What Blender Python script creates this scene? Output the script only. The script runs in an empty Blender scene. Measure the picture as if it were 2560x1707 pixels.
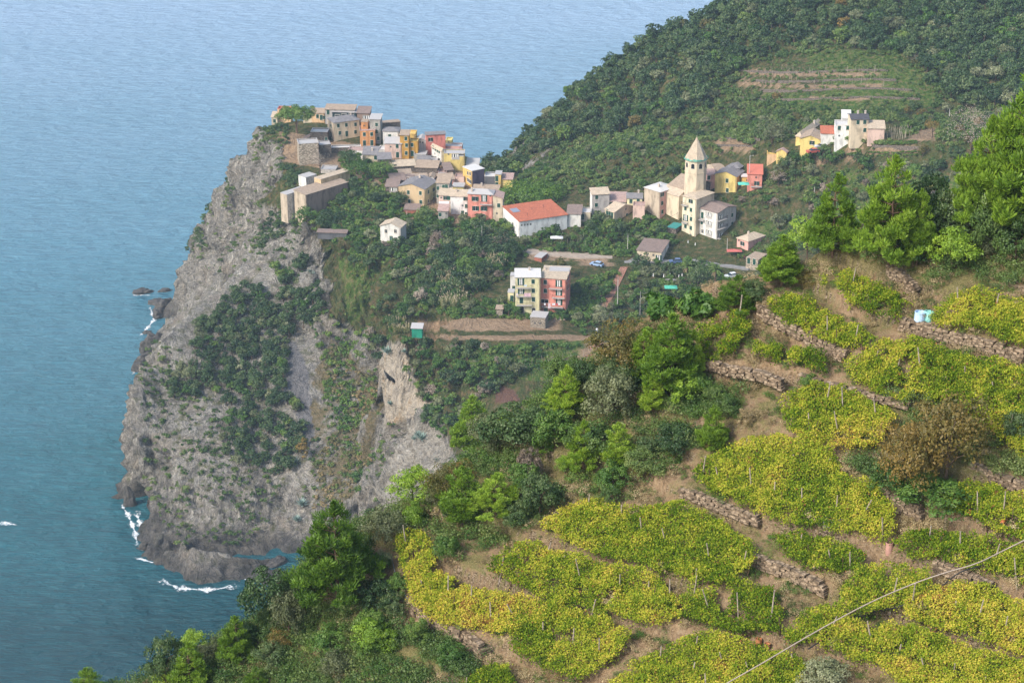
import bpy, math, random
import numpy as np
from mathutils import Vector, Matrix
from mathutils.geometry import delaunay_2d_cdt

# ------------------------------------------------------------------ camera, sky, sun, exposure
SC = bpy.context.scene
HC = 300.0            # height of the viewpoint above the sea
FPX = 5300.0          # focal length in photograph pixels (2560 wide)
PITCH = math.radians(22.3)
cam_d = bpy.data.cameras.new('camera'); cam = bpy.data.objects.new('camera', cam_d)
SC.collection.objects.link(cam); SC.camera = cam
cam.location = (0, 0, HC); cam.rotation_euler = (math.radians(90) - PITCH, 0, 0)
cam_d.sensor_width = 36.0; cam_d.lens = 36.0 * FPX / 2560.0
cam_d.clip_start = 1.0; cam_d.clip_end = 30000.0

SUN_EL, SUN_AZ = math.radians(42), math.radians(-128)   # azimuth measured from +Y (view direction), clockwise
world = bpy.data.worlds.new("World"); SC.world = world; world.use_nodes = True
wn = world.node_tree; bg = wn.nodes['Background']
sky = wn.nodes.new('ShaderNodeTexSky'); sky.sky_type = 'NISHITA'; sky.sun_disc = False
sky.sun_elevation = SUN_EL; sky.sun_rotation = SUN_AZ
sky.air_density = 1.3; sky.dust_density = 2.5; sky.ozone_density = 1.2
wn.links.new(sky.outputs['Color'], bg.inputs['Color']); bg.inputs['Strength'].default_value = 0.15
sl = bpy.data.lights.new('sun', 'SUN'); sl.energy = 2.35; sl.angle = math.radians(12); sl.color = (1.0, 0.95, 0.86)
sun = bpy.data.objects.new('sun', sl); SC.collection.objects.link(sun)
sd = Vector((math.sin(SUN_AZ) * math.cos(SUN_EL), math.cos(SUN_AZ) * math.cos(SUN_EL), math.sin(SUN_EL)))
sun.rotation_euler = sd.to_track_quat('Z', 'Y').to_euler(); sun.location = (0, 0, 500)
SC.view_settings.view_transform = 'Standard'; SC.view_settings.look = 'None'
SC.view_settings.exposure = 0.70; SC.view_settings.gamma = 1.0; SC.view_settings.use_curve_mapping = False
SC.render.engine = 'CYCLES'
SC.cycles.max_bounces = 6; SC.cycles.diffuse_bounces = 2; SC.cycles.glossy_bounces = 2
SC.cycles.transparent_max_bounces = 6; SC.cycles.volume_bounces = 1; SC.cycles.volume_step_rate = 4; SC.cycles.volume_max_steps = 64

# ------------------------------------------------------------------ photograph pixels <-> world
SP, CP = math.sin(PITCH), math.cos(PITCH)
def ray(x, y):
    """direction per metre of ground distance: (X/D, drop/D)"""
    u = (x - 1280.0) / FPX; v = (y - 853.5) / FPX
    fy = CP - v * SP; fz = -SP - v * CP
    return u / fy, -fz / fy
def at_z(x, y, z):
    k, t = ray(x, y); D = (HC - z) / t
    return Vector((k * D, D, z))
def at_d(x, y, D):
    k, t = ray(x, y)
    return Vector((k * D, D, HC - t * D))
def proj(X, Y, Z):
    dz = Z - HC
    depth = Y * CP - dz * SP
    up = Y * SP + dz * CP
    return 1280.0 + FPX * X / depth, 853.5 - FPX * up / depth
def in_poly(px, py, poly):
    """vectorised point-in-polygon"""
    ins = np.zeros(np.shape(px), bool); n = len(poly)
    for i in range(n):
        x0, y0 = poly[i]; x1, y1 = poly[(i + 1) % n]
        if y0 == y1: continue
        c = ((y0 > py) != (y1 > py)) & (px < (x1 - x0) * (py - y0) / (y1 - y0) + x0)
        ins ^= c
    return ins

# ------------------------------------------------------------------ numpy noise
def _hash(ix, iy, iz, seed):
    h = (ix.astype(np.int64) * 374761393 + iy.astype(np.int64) * 668265263 + iz.astype(np.int64) * 2147483647 + seed * 974634777) & 0xffffffff
    h = ((h ^ (h >> 13)) * 1274126177) & 0xffffffff
    h = h ^ (h >> 16)
    return (h & 0xffffff) / float(0xffffff) * 2 - 1
def vnoise(x, y, z=0.0, seed=0):
    x = np.asarray(x, float); y = np.asarray(y, float); z = np.zeros_like(x) + z
    x0 = np.floor(x); y0 = np.floor(y); z0 = np.floor(z)
    fx, fy, fz = x - x0, y - y0, z - z0
    fx = fx * fx * (3 - 2 * fx); fy = fy * fy * (3 - 2 * fy); fz = fz * fz * (3 - 2 * fz)
    r = 0
    for a in (0, 1):
        wa = fx if a else 1 - fx
        for b in (0, 1):
            wb = fy if b else 1 - fy
            for c in (0, 1):
                wc = fz if c else 1 - fz
                r = r + wa * wb * wc * _hash(x0 + a, y0 + b, z0 + c, seed)
    return r
def fbm(x, y, z=0.0, oct=4, seed=0):
    r = 0; a = 1.0; t = 0
    for o in range(oct):
        r = r + a * vnoise(x, y, z, seed + o * 7); t += a
        x = np.asarray(x) * 2.03; y = np.asarray(y) * 2.03; z = np.asarray(z) * 2.03; a *= 0.5
    return r / t

# ------------------------------------------------------------------ object helpers
COL = SC.collection
def tag(o, label=None, cat=None, group=None, kind=None):
    if label: o['label'] = label
    if cat: o['category'] = cat
    if group: o['group'] = group
    if kind: o['kind'] = kind
    return o
def empty(name, loc=(0, 0, 0), rz=0.0):
    o = bpy.data.objects.new(name, None); COL.objects.link(o)
    o.location = loc; o.rotation_euler = (0, 0, rz); o.empty_display_size = 0.5
    return o
def link(name, me, parent=None):
    o = bpy.data.objects.new(name, me); COL.objects.link(o)
    if parent is not None: o.parent = parent
    return o
def copy_tree(o, parent=None):
    c = o.copy(); COL.objects.link(c)
    if parent is not None: c.parent = parent
    for ch in list(KIDS.get(o.name, [])): copy_tree(ch, c)
    return c
KIDS = {}
def np_mesh(name, V, F, mats, midx=None, attrs=None, smooth=False):
    """mesh from numpy arrays; F is (n,3) or (n,4)"""
    V = np.ascontiguousarray(V, np.float32); F = np.ascontiguousarray(F, np.int32)
    n, k = F.shape
    me = bpy.data.meshes.new(name)
    me.vertices.add(len(V)); me.vertices.foreach_set('co', V.ravel())
    me.loops.add(n * k); me.loops.foreach_set('vertex_index', F.ravel())
    me.polygons.add(n); me.polygons.foreach_set('loop_start', np.arange(0, n * k, k, dtype=np.int32))
    if midx is not None: me.polygons.foreach_set('material_index', np.ascontiguousarray(midx, np.int32))
    me.polygons.foreach_set('use_smooth', np.full(n, smooth))
    for m in mats: me.materials.append(m)
    if attrs:
        for an, (dom, arr) in attrs.items():
            at = me.attributes.new(an, 'FLOAT', dom); at.data.foreach_set('value', np.ascontiguousarray(arr, np.float32))
    me.update(calc_edges=True)
    return me
class MB:
    """small mesh builder: boxes, prisms, tubes; one material index per face"""
    def __init__(s): s.v = []; s.f = []; s.m = []
    def poly(s, pts, m=0):
        b = len(s.v); s.v += [tuple(p) for p in pts]; s.f.append(tuple(range(b, b + len(pts)))); s.m.append(m)
    def box(s, x0, x1, y0, y1, z0, z1, m=0):
        b = len(s.v)
        s.v += [(x0, y0, z0), (x1, y0, z0), (x1, y1, z0), (x0, y1, z0), (x0, y0, z1), (x1, y0, z1), (x1, y1, z1), (x0, y1, z1)]
        for q in ((0, 3, 2, 1), (4, 5, 6, 7), (0, 1, 5, 4), (1, 2, 6, 5), (2, 3, 7, 6), (3, 0, 4, 7)):
            s.f.append(tuple(b + i for i in q)); s.m.append(m)
    def hexa(s, P, m=0):
        """8 corners: bottom ring 0-3, top ring 4-7"""
        b = len(s.v); s.v += [tuple(p) for p in P]
        for q in ((0, 3, 2, 1), (4, 5, 6, 7), (0, 1, 5, 4), (1, 2, 6, 5), (2, 3, 7, 6), (3, 0, 4, 7)):
            s.f.append(tuple(b + i for i in q)); s.m.append(m)
    def tube(s, p0, p1, r0, r1=None, n=6, m=0, cap=True):
        r1 = r0 if r1 is None else r1
        p0 = Vector(p0); p1 = Vector(p1); d = (p1 - p0)
        if d.length < 1e-6: return
        q = d.to_track_quat('Z', 'Y'); b = len(s.v)
        for (p, r) in ((p0, r0), (p1, r1)):
            for i in range(n):
                a = 2 * math.pi * i / n
                s.v.append(tuple(p + q @ Vector((r * math.cos(a), r * math.sin(a), 0))))
        for i in range(n):
            j = (i + 1) % n; s.f.append((b + i, b + j, b + n + j, b + n + i)); s.m.append(m)
        if cap:
            s.f.append(tuple(b + n + i for i in range(n))); s.m.append(m)
            s.f.append(tuple(b + n - 1 - i for i in range(n))); s.m.append(m)
    def path(s, pts, r0, r1=None, n=6, m=0):
        r1 = r0 if r1 is None else r1; k = len(pts) - 1
        for i in range(k):
            s.tube(pts[i], pts[i + 1], r0 + (r1 - r0) * i / k, r0 + (r1 - r0) * (i + 1) / k, n, m)
    def mesh(s, name, mats, smooth=False):
        me = bpy.data.meshes.new(name); me.from_pydata(s.v, [], s.f)
        for m in mats: me.materials.append(m)
        me.polygons.foreach_set('material_index', s.m)
        me.polygons.foreach_set('use_smooth', [smooth] * len(s.f)); me.update()
        return me
    def build(s, name, mats, parent=None, smooth=False):
        if not isinstance(mats, (list, tuple)): mats = [mats]
        o = link(name, s.mesh(name, mats, smooth), parent)
        if parent is not None: KIDS.setdefault(parent.name, []).append(o)
        return o

# ------------------------------------------------------------------ material helpers
def srgb(h):
    h = h.lstrip('#'); c = [int(h[i:i + 2], 16) / 255 for i in (0, 2, 4)]
    return tuple((x / 12.92 if x <= 0.04045 else ((x + 0.055) / 1.055) ** 2.4) for x in c) + (1,)
def N(nt, t, **kw):
    n = nt.nodes.new(t)
    for k, v in kw.items():
        if k.startswith('i_'):
            key = k[2:]; n.inputs[int(key) if key.isdigit() else key].default_value = v
        else: setattr(n, k, v)
    return n
def new_mat(name, rough=0.9, spec=0.2):
    m = bpy.data.materials.new(name); m.use_nodes = True; nt = m.node_tree
    b = nt.nodes['Principled BSDF']; b.inputs['Roughness'].default_value = rough
    b.inputs['Specular IOR Level'].default_value = spec
    return m, nt, b
def ramp(nt, fac, stops, interp='LINEAR'):
    r = nt.nodes.new('ShaderNodeValToRGB'); cr = r.color_ramp; cr.interpolation = interp
    while len(cr.elements) < len(stops): cr.elements.new(0.5)
    for e, (p, c) in zip(cr.elements, stops):
        e.position = p; e.color = c if len(c) == 4 else tuple(c) + (1,)
    nt.links.new(fac, r.inputs[0]); return r.outputs[0]
def mixc(nt, fac, a, b, mode='MIX'):
    n = nt.nodes.new('ShaderNodeMix'); n.data_type = 'RGBA'; n.blend_type = mode
    for sock, v in ((n.inputs[0], fac), (n.inputs[6], a), (n.inputs[7], b)):
        if hasattr(v, 'links'): nt.links.new(v, sock)
        else: sock.default_value = v
    return n.outputs[2]
def math_n(nt, op, a, b=None, clamp=False):
    n = nt.nodes.new('ShaderNodeMath'); n.operation = op; n.use_clamp = clamp
    for i, v in enumerate((a, b)):
        if v is None: continue
        if hasattr(v, 'links'): nt.links.new(v, n.inputs[i])
        else: n.inputs[i].default_value = v
    return n.outputs[0]
def noise(nt, vec, scale, detail=4, rough=0.55, out='Fac', dist=0.0):
    n = N(nt, 'ShaderNodeTexNoise', i_Scale=scale, i_Detail=detail, i_Roughness=rough, i_Distortion=dist)
    if vec is not None: nt.links.new(vec, n.inputs['Vector'])
    return n.outputs[out]
def mapping(nt, vec, scale=(1, 1, 1), rot=(0, 0, 0), loc=(0, 0, 0)):
    n = N(nt, 'ShaderNodeMapping'); n.inputs['Scale'].default_value = scale
    n.inputs['Rotation'].default_value = rot; n.inputs['Location'].default_value = loc
    nt.links.new(vec, n.inputs['Vector']); return n.outputs[0]
def bump(nt, bsdf, h, strength=0.4, dist=0.1):
    b = N(nt, 'ShaderNodeBump', i_Strength=strength, i_Distance=dist)
    nt.links.new(h, b.inputs['Height']); nt.links.new(b.outputs[0], bsdf.inputs['Normal'])
def attr(nt, name):
    return N(nt, 'ShaderNodeAttribute', attribute_name=name).outputs['Fac']
def maprange(nt, v, a, b, c=0.0, d=1.0):
    n = N(nt, 'ShaderNodeMapRange', i_1=a, i_2=b, i_3=c, i_4=d); nt.links.new(v, n.inputs[0]); return n.outputs[0]
# ------------------------------------------------------------------ terrain: heights
RNG = np.random.default_rng(7)
# ground height of the headland, village and valley, read at picture columns x and rows y
GX = [700, 1000, 1300, 1700, 2000, 2400, 2900]
GT = [(290, [80, 84, 84, 97, 103, 112, 122]),
      (330, [77, 77, 76, 92, 98, 108, 118]),
      (370, [76, 75, 73, 86, 93, 104, 114]),
      (440, [73, 72.5, 70, 79, 86, 97, 108]),
      (500, [69, 70, 69, 74, 81, 92, 104]),
      (545, [67, 68, 68, 70, 76, 88, 100]),
      (600, [64, 66, 66.5, 66.5, 71, 83, 96]),
      (700, [58, 64, 64, 63, 66, 76, 88]),
      (780, [50, 62, 63, 60, 62, 72, 82]),
      (860, [46, 59, 60.5, 57, 58, 67, 76]),
      (950, [41, 50, 54, 51, 52, 60, 70]),
      (1050, [36, 41, 47, 44, 45, 54, 64])]
def g_tab(x, y):
    ys = [r[0] for r in GT]
    y = min(max(y, ys[0]), ys[-1]); i = min(max(np.searchsorted(ys, y) - 1, 0), len(ys) - 2)
    t = (y - ys[i]) / (ys[i + 1] - ys[i])
    return float(np.interp(x, GX, GT[i][1]) * (1 - t) + np.interp(x, GX, GT[i + 1][1]) * t)
pts = []     # control points (X, Y, z)
def cz(x, y, z): pts.append(tuple(at_z(x, y, z)))
def cd(x, y, D): pts.append(tuple(at_d(x, y, D)))
for y, xs in ((350, range(1400, 2900, 100)), (370, range(760, 1250, 60)), (400, range(1300, 2900, 100)), (440, range(720, 2900, 90)), (500, range(760, 2900, 100)),
              (545, range(760, 2900, 100)), (600, range(820, 2900, 120)), (650, range(900, 2900, 120)), (700, range(960, 2900, 120)),
              (780, range(1000, 2900, 120)), (850, range(1000, 2900, 120)), (950, range(1120, 2900, 140)), (1050, range(1240, 2900, 140))):
    for x in xs:
        if y <= 400 and 1150 < x < 1400: continue
        if y == 350 and x < 1700: continue
        if y == 400 and x < 1500: continue
        cz(x, y, g_tab(x, y))
# plateau around the church wall and upper village edge
for x, y, z in ((710, 520, 66), (760, 560, 63), (700, 470, 70), (690, 400, 74), (680, 350, 76.5), (720, 300, 79), (800, 300, 80), (900, 310, 79),
                (1000, 330, 77), (1080, 370, 74), (1160, 420, 71), (1230, 455, 69), (1290, 480, 68), (1400, 470, 70), (1500, 440, 74),
                (860, 640, 62), (900, 620, 64)): cz(x, y, z)
# behind the village: down to the sea
for x, y, z, dd in ((650, 300, 79, 0), (720, 300, 79, 0), (900, 310, 79, 0), (1080, 370, 74, 0), (1230, 455, 69, 0)):
    p = at_z(x, y, z)
    for k, h in ((18, 70), (45, 30), (85, -6)):
        if x <= 650: h = {18: 60, 45: 20, 85: -8}[k]
        q = p + Vector((p.x * 0.02 + (5 if x > 1000 else -2), k, 0)); pts.append((q.x, q.y, min(h, z - 4)))
# western cliff face seen edge on (silhouette against the sea)
for x, y, D in ((662, 322, 748), (640, 330, 746), (610, 375, 750), (580, 430, 755), (545, 480, 757), (515, 520, 758), (495, 560, 760), (470, 610, 761), (448, 660, 762),
                (430, 705, 763), (415, 745, 764)): cd(x, y, D)
for x, y, D in ((662, 322, 748), (610, 375, 750), (580, 430, 755), (515, 520, 758), (470, 610, 761), (430, 705, 763)):
    p = at_d(x, y, D); pts.append((p.x - 6, p.y + 14, max(p.z - 26, -8))); pts.append((p.x - 16, p.y + 34, -10))
cz(398, 790, 0); cz(385, 830, 0); cz(360, 870, 0); cz(344, 925, -1)
for x, y, D in ((650, 420, 728), (640, 480, 724), (600, 560, 728), (560, 600, 731), (540, 680, 731), (490, 700, 735), (450, 780, 745), (500, 640, 742), (560, 520, 742),
                (620, 440, 735), (660, 380, 735)): cd(x, y, D)
# near spur: ridge from the sea up to the church wall
RID = [(348, 905, 627), (400, 840, 640), (470, 780, 655), (540, 720, 668), (610, 650, 680), (660, 590, 688), (700, 545, 690)]
for x, y, D in RID:
    cd(x, y, D); p = at_d(x, y, D)
    pts.append((p.x - 3, p.y + 9, max(p.z - 12, -4)))
p = at_d(345, 905, 625); pts.append((p.x - 9, p.y + 8, -6)); pts.append((p.x - 12, p.y + 30, -8))
for x, y, z in ((338, 980, 31), (332, 1050, 25), (325, 1120, 18), (318, 1190, 9), (314, 1262, 0), (345, 1310, 1), (372, 1345, 3)): cz(x, y, z)
for x, y, D in ((420, 920, 630), (480, 930, 628), (560, 900, 634), (640, 860, 642), (700, 780, 655), (760, 700, 665), (640, 740, 662), (720, 640, 675), (760, 620, 676), (820, 660, 672), (860, 760, 655),
                (400, 1000, 616), (480, 1050, 608), (560, 1050, 608), (640, 1000, 616), (720, 950, 620), (800, 880, 632), (880, 850, 638), (930, 830, 640),
                (400, 1100, 601), (480, 1150, 592), (560, 1150, 592), (640, 1120, 598), (720, 1080, 603), (800, 1000, 612), (870, 960, 618), (920, 960, 615),
                (370, 1200, 594), (440, 1240, 582), (520, 1240, 580), (600, 1220, 582), (680, 1190, 588), (760, 1150, 590), (840, 1080, 598), (900, 1060, 600), (950, 1020, 602),
                (700, 1280, 576), (780, 1240, 578), (860, 1180, 584), (920, 1140, 587), (820, 1300, 570), (900, 1240, 572)): cd(x, y, D)
for x, y, z in ((400, 1310, 4), (470, 1300, 6), (560, 1300, 7), (640, 1300, 7), (720, 1340, 4), (800, 1360, 2),
                (400, 1335, 6), (460, 1345, 7.5), (540, 1365, 7), (600, 1380, 5), (380, 1375, 2.5), (350, 1385, 0.5), (330, 1392, -1.5),
                (420, 1395, -1), (500, 1410, -1), (560, 1412, -1), (620, 1405, -1), (690, 1400, -1.5), (760, 1400, -1), (840, 1390, -1), (920, 1370, 1)): cz(x, y, z)
# pale pillar and terraced corner to the right
for x, y, z in ((950, 850, 58), (1000, 850, 59.5), (960, 880, 55), (975, 1000, 36), (1000, 1070, 30), (1030, 1020, 39), (1080, 960, 47), (1060, 1100, 34), (1000, 1180, 24), (1100, 1130, 35), (1040, 1180, 27),
                (1120, 1050, 42), (1180, 1150, 40), (960, 1290, 14), (1060, 1270, 20), (1150, 1240, 28), (1250, 1200, 38)): cz(x, y, z)
# far hill behind, rising to the right (ridge against the sea)
SIL = [(1228, 400, 815), (1300, 330, 815), (1370, 280, 812), (1440, 205, 810), (1500, 165, 808), (1560, 125, 806), (1640, 75, 803), (1740, 35, 800), (1830, 0, 798), (2000, -50, 800), (2300, -120, 800), (2700, -160, 800), (3000, -180, 800)]
for x, y, D in SIL:
    yy = y + 22; cd(x, yy, D); p = at_d(x, yy, D)
    pts.append((p.x - 8, p.y + 30, max(p.z - 26, -8))); pts.append((p.x - 30, p.y + 90, -12))
p = at_d(1195, 430, 812); pts.append((p.x - 10, p.y, -4)); pts.append((p.x - 14, p.y - 30, -6)); pts.append((p.x + 1, p.y - 40, -4))
for x, y, D in ((1290, 400, 790), (1340, 420, 765), (1300, 450, 745), (1400, 400, 765), (1420, 300, 790), (1500, 330, 775), (1500, 260, 787), (1560, 200, 790), (1600, 300, 770), (1650, 130, 790), (1700, 220, 765), (1700, 300, 745),
                (1750, 100, 785), (1800, 350, 720), (1850, 60, 785), (1850, 200, 755), (1850, 280, 735), (2000, 0, 785), (2000, 100, 760), (2000, 200, 728), (2000, 280, 705), (2200, 0, 772), (2200, 100, 744), (2200, 200, 715), (2200, 280, 696),
                (2400, 0, 765), (2400, 100, 738), (2400, 200, 709), (2400, 290, 688), (2600, 0, 760), (2600, 100, 732), (2600, 200, 700), (2600, 290, 680), (2900, 0, 752), (2900, 100, 722), (2900, 200, 692), (2900, 300, 668)): cd(x, y, D)
# unseen valley floor and sea bed towards the viewer
for X, Y, z in ((-260, 480, -15), (-260, 700, -15), (-260, 960, -15), (-150, 700, -14), (-140, 800, -15), (-130, 600, -14), (-160, 900, -15), (0, 960, -15), (60, 900, -14), (-50, 870, -15), (340, 960, 30), (160, 960, 0), (240, 960, 10),
                (-150, 520, -14), (-90, 520, -12), (-40, 520, -6), (0, 500, 5), (40, 490, 18), (80, 490, 26), (140, 490, 34), (220, 490, 42), (340, 480, 60), (-260, 380, -15), (-150, 380, -12), (0, 400, 0), (80, 400, 24), (200, 400, 40), (340, 380, 60),
                (340, 600, 90), (340, 720, 120), (340, 800, 130)): pts.append((X, Y, z))
T = np.array(pts)
GX0, GX1, GY0, GY1, GS = -260.0, 340.0, 380.0, 960.0, 1.0
gx = np.arange(GX0, GX1 + .1, GS); gy = np.arange(GY0, GY1 + .1, GS)
HG = np.full((len(gy), len(gx)), -15.0)
_r = delaunay_2d_cdt([Vector((a, b)) for a, b in T[:, :2]], [], [], 0, 0.01)
_vz = [max(T[i][2] for i in ids) if ids else 0 for ids in _r[3]]
for (a, b, c) in _r[2]:
    A, B, C_ = _r[0][a], _r[0][b], _r[0][c]
    x0 = max(int((min(A.x, B.x, C_.x) - GX0) / GS), 0); x1 = min(int((max(A.x, B.x, C_.x) - GX0) / GS) + 2, len(gx))
    y0 = max(int((min(A.y, B.y, C_.y) - GY0) / GS), 0); y1 = min(int((max(A.y, B.y, C_.y) - GY0) / GS) + 2, len(gy))
    if x1 <= x0 or y1 <= y0: continue
    PX, PY = np.meshgrid(gx[x0:x1], gy[y0:y1])
    den = (B.y - C_.y) * (A.x - C_.x) + (C_.x - B.x) * (A.y - C_.y)
    if abs(den) < 1e-9: continue
    l1 = ((B.y - C_.y) * (PX - C_.x) + (C_.x - B.x) * (PY - C_.y)) / den
    l2 = ((C_.y - A.y) * (PX - C_.x) + (A.x - C_.x) * (PY - C_.y)) / den
    l3 = 1 - l1 - l2
    m = (l1 >= -1e-6) & (l2 >= -1e-6) & (l3 >= -1e-6)
    sub = HG[y0:y1, x0:x1]; sub[m] = (l1 * _vz[a] + l2 * _vz[b] + l3 * _vz[c])[m]
def blur(G, r):
    for _ in range(2):
        for ax in (0, 1):
            P = np.pad(G, [(r, r) if k == ax else (0, 0) for k in (0, 1)], mode='edge')
            c = np.cumsum(P, axis=ax); c = np.insert(c, 0, 0, axis=ax); L = G.shape[ax]
            G = (np.take(c, range(2 * r + 1, 2 * r + 1 + L), axis=ax) - np.take(c, range(0, L), axis=ax)) / (2 * r + 1)
    return G
HG = blur(HG, 1)
def bil(X, Y):
    fx = np.clip((X - GX0) / GS, 0, len(gx) - 1.001); fy = np.clip((Y - GY0) / GS, 0, len(gy) - 1.001)
    ix = fx.astype(int); iy = fy.astype(int); fx = fx - ix; fy = fy - iy
    return (HG[iy, ix] * (1 - fx) * (1 - fy) + HG[iy, ix + 1] * fx * (1 - fy) + HG[iy + 1, ix] * (1 - fx) * fy + HG[iy + 1, ix + 1] * fx * fy)
# near vineyard slope: a tilted face with terraces, falling away beyond its crest
NA, NB, NZ0 = 0.40, 0.50, 174.6
CREST = [(-400, 1900), (100, 1790), (330, 1725), (480, 1650), (640, 1560), (740, 1440), (850, 1340), (960, 1295), (1100, 1200), (1200, 1130), (1350, 1010), (1480, 910), (1560, 840), (1640, 785), (1730, 735),
         (1850, 705), (2040, 640), (2150, 600), (2300, 550), (2450, 520), (2560, 480), (3000, 380)]
def crest_D(k):
    """ground distance of the crest along bearing k = X/Y"""
    x = 1280 + k * FPX * 1.02
    D = np.full(np.shape(k), 125.0)
    for _ in range(4):
        xs, _y = proj(k * D, D, NZ0 + (NA * k + NB) * D)
        y = np.interp(xs, [c[0] for c in CREST], [c[1] for c in CREST])
        v = (y - 853.5) / FPX; t = (SP + v * CP) / (CP - v * SP)
        D = (HC - NZ0) / (t + NB + NA * k)
    return D
# outer edges of the vineyard terraces as they run across the slope (picture x -> y)
TERR = [[(1200, 380), (1900, 575), (2217, 705), (2380, 752), (2560, 800), (3000, 900)],
        [(1200, 520), (1700, 600), (1950, 660), (2040, 728), (2140, 790), (2293, 822), (2465, 868), (2560, 884), (3000, 985)],
        [(1200, 640), (1700, 710), (1840, 745), (1891, 790), (1968, 835), (2105, 904), (2300, 962), (2560, 1010), (3000, 1090)],
        [(1100, 770), (1600, 880), (1750, 930), (1860, 938), (1987, 952), (2140, 990), (2274, 1018), (2560, 1092), (3000, 1190)],
        [(1000, 890), (1500, 1000), (1700, 1060), (1850, 1085), (2000, 1112), (2140, 1135), (2300, 1180), (2560, 1225), (3000, 1300)],
        [(900, 960), (1500, 1065), (1735, 1140), (1850, 1102), (2000, 1128), (2140, 1200), (2242, 1268), (2396, 1313), (2560, 1357), (3000, 1450)],
        [(900, 1040), (1400, 1150), (1560, 1185), (1700, 1236), (1866, 1313), (2033, 1340), (2203, 1390), (2381, 1440), (2560, 1490), (3000, 1600)],
        [(900, 1150), (1300, 1240), (1500, 1290), (1700, 1345), (1874, 1392), (1971, 1428), (2087, 1492), (2242, 1540), (2396, 1602), (2560, 1654), (3000, 1760)],
        [(900, 1240), (1100, 1280), (1323, 1336), (1534, 1400), (1620, 1430), (1700, 1462), (1816, 1535), (1893, 1588), (1963, 1613), (2126, 1660), (2560, 1760), (3000, 1880)],
        [(900, 1360), (1060, 1400), (1165, 1440), (1270, 1468), (1337, 1492), (1468, 1526), (1567, 1553), (1700, 1596), (1900, 1690), (2560, 1900), (3000, 2000)],
        [(900, 1450), (975, 1475), (1027, 1527), (1152, 1592), (1300, 1645), (1500, 1705), (2000, 1850), (3000, 2150)],
        [(900, 1600), (1152, 1720), (1500, 1830), (3000, 2300)]]
def terrace_frac(px, py):
    Y = np.stack([np.interp(px, [q[0] for q in L], [q[1] for q in L]) for L in TERR])
    Y = np.concatenate([Y[:1] - 140, Y, Y[-1:] + 140]); lev = (py[None] >= Y).sum(0) - 1
    lc = np.clip(lev, 0, len(Y) - 2); y0 = np.take_along_axis(Y, lc[None], 0)[0]; y1 = np.take_along_axis(Y, lc[None] + 1, 0)[0]
    gap = np.maximum(y1 - y0, 20)
    return lev, np.clip((py - y0) / gap, 0, 1), gap
def near_h(X, Y, terr=True):
    k = X / np.maximum(Y, 1.0); Dc = crest_D(k)
    base = NZ0 + NA * X + NB * Y
    zc = NZ0 + (NA * k + NB) * Dc
    if terr:
        sh = np.shape(X); pxx, pyy = proj(X, Y, base); pxx = np.ravel(pxx); pyy = np.ravel(pyy)
        lev, fr, gap = (q.reshape(sh) for q in terrace_frac(pxx, pyy)); pxx = pxx.reshape(sh)
        tw = np.clip((pxx - 960) / 120, 0, 1)
        fr = fr + 0.05 * fbm(X / 2.5, Y / 2.5, 0, 2, 5)
        # fr 0 = foot of the wall above, 1 = outer edge: a nearly level tread, then the wall face drops
        prof = np.interp(fr, [0, 0.88, 0.94, 1.0], [-0.5, 0.5, 0.42, -0.5])
        z = base + prof * np.clip(gap / 110.0, 0.45, 1.15) * 0.85 * tw
    else: z = base
    z = z + 0.10 * fbm(X / 1.7, Y / 1.7, 0, 3, 9) + 0.25 * fbm(X / 6, Y / 6, 0, 2, 11)
    over = np.maximum(Y - Dc, 0)
    fall = zc + (z - base) - 0.95 * over - 0.012 * np.minimum(over, 12) ** 2
    return np.where(over > 0, np.minimum(fall, z), z)
def ground(X, Y, terr=True):
    X = np.asarray(X, float); Y = np.asarray(Y, float)
    a = near_h(X, Y, terr); b = np.where(Y > GY0 - 1, bil(X, Y), -40 + 0 * X)
    b = np.where(Y < GY0, bil(X, np.full_like(Y, GY0)) - (GY0 - Y) * 0.2, b)
    return np.maximum(a, b)
def g1(x, y): return float(ground(np.array([x]), np.array([y]))[0])
def hit(x, y, dmin=90, dmax=950):
    """first point of the terrain along the ray through picture point x, y"""
    k, t = ray(x, y); D = np.arange(dmin, dmax, 0.25)
    h = ground(k * D, D); s = HC - t * D
    i = np.argmax(h >= s)
    if not (h >= s).any(): i = len(D) - 1
    D = D[i]; return Vector((k * D, D, float(HC - t * D)))
def hits(xs, ys, **kw): return [hit(x, y, **kw) for x, y in zip(xs, ys)]
# ------------------------------------------------------------------ ground meshes and materials
def P2352(L): return [(x * 1.0884, y * 1.0884) for x, y in L]
ROCKZ = [(560, 230), (660, 320), (712, 400), (690, 470), (655, 510), (780, 560), (800, 640), (830, 800), (925, 850), (1000, 855), (1010, 930), (1080, 1000), (1110, 1080), (1150, 1180), (1250, 1500), (0, 1600), (0, 230)]
PALE = [(938, 868), (1012, 862), (1035, 950), (1075, 1010), (1020, 1045), (990, 1060), (958, 1060), (945, 960)]
GREYROCK = [(1000, 1060), (1080, 1050), (1110, 1110), (1100, 1200), (1060, 1260), (1000, 1300), (900, 1330), (930, 1240), (980, 1180)]
SCREE = [(705, 845), (745, 850), (770, 930), (775, 1020), (790, 1090), (760, 1110), (735, 1020), (715, 950)]
DRYZ = P2352([(760, 780), (860, 860), (870, 960), (850, 1060), (800, 1150), (730, 1160), (730, 1050), (700, 950), (720, 860)])
REDS = [(1235, 965), (1280, 972), (1300, 1005), (1240, 1010)]
DARKB = []
def soft(px, py, poly, nx, ny, amp=10):
    j = amp * fbm(nx, ny, 0, 3, 21); k = amp * fbm(nx, ny, 7.3, 3, 22)
    return in_poly(px + j, py + k, poly).astype(float)
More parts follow.
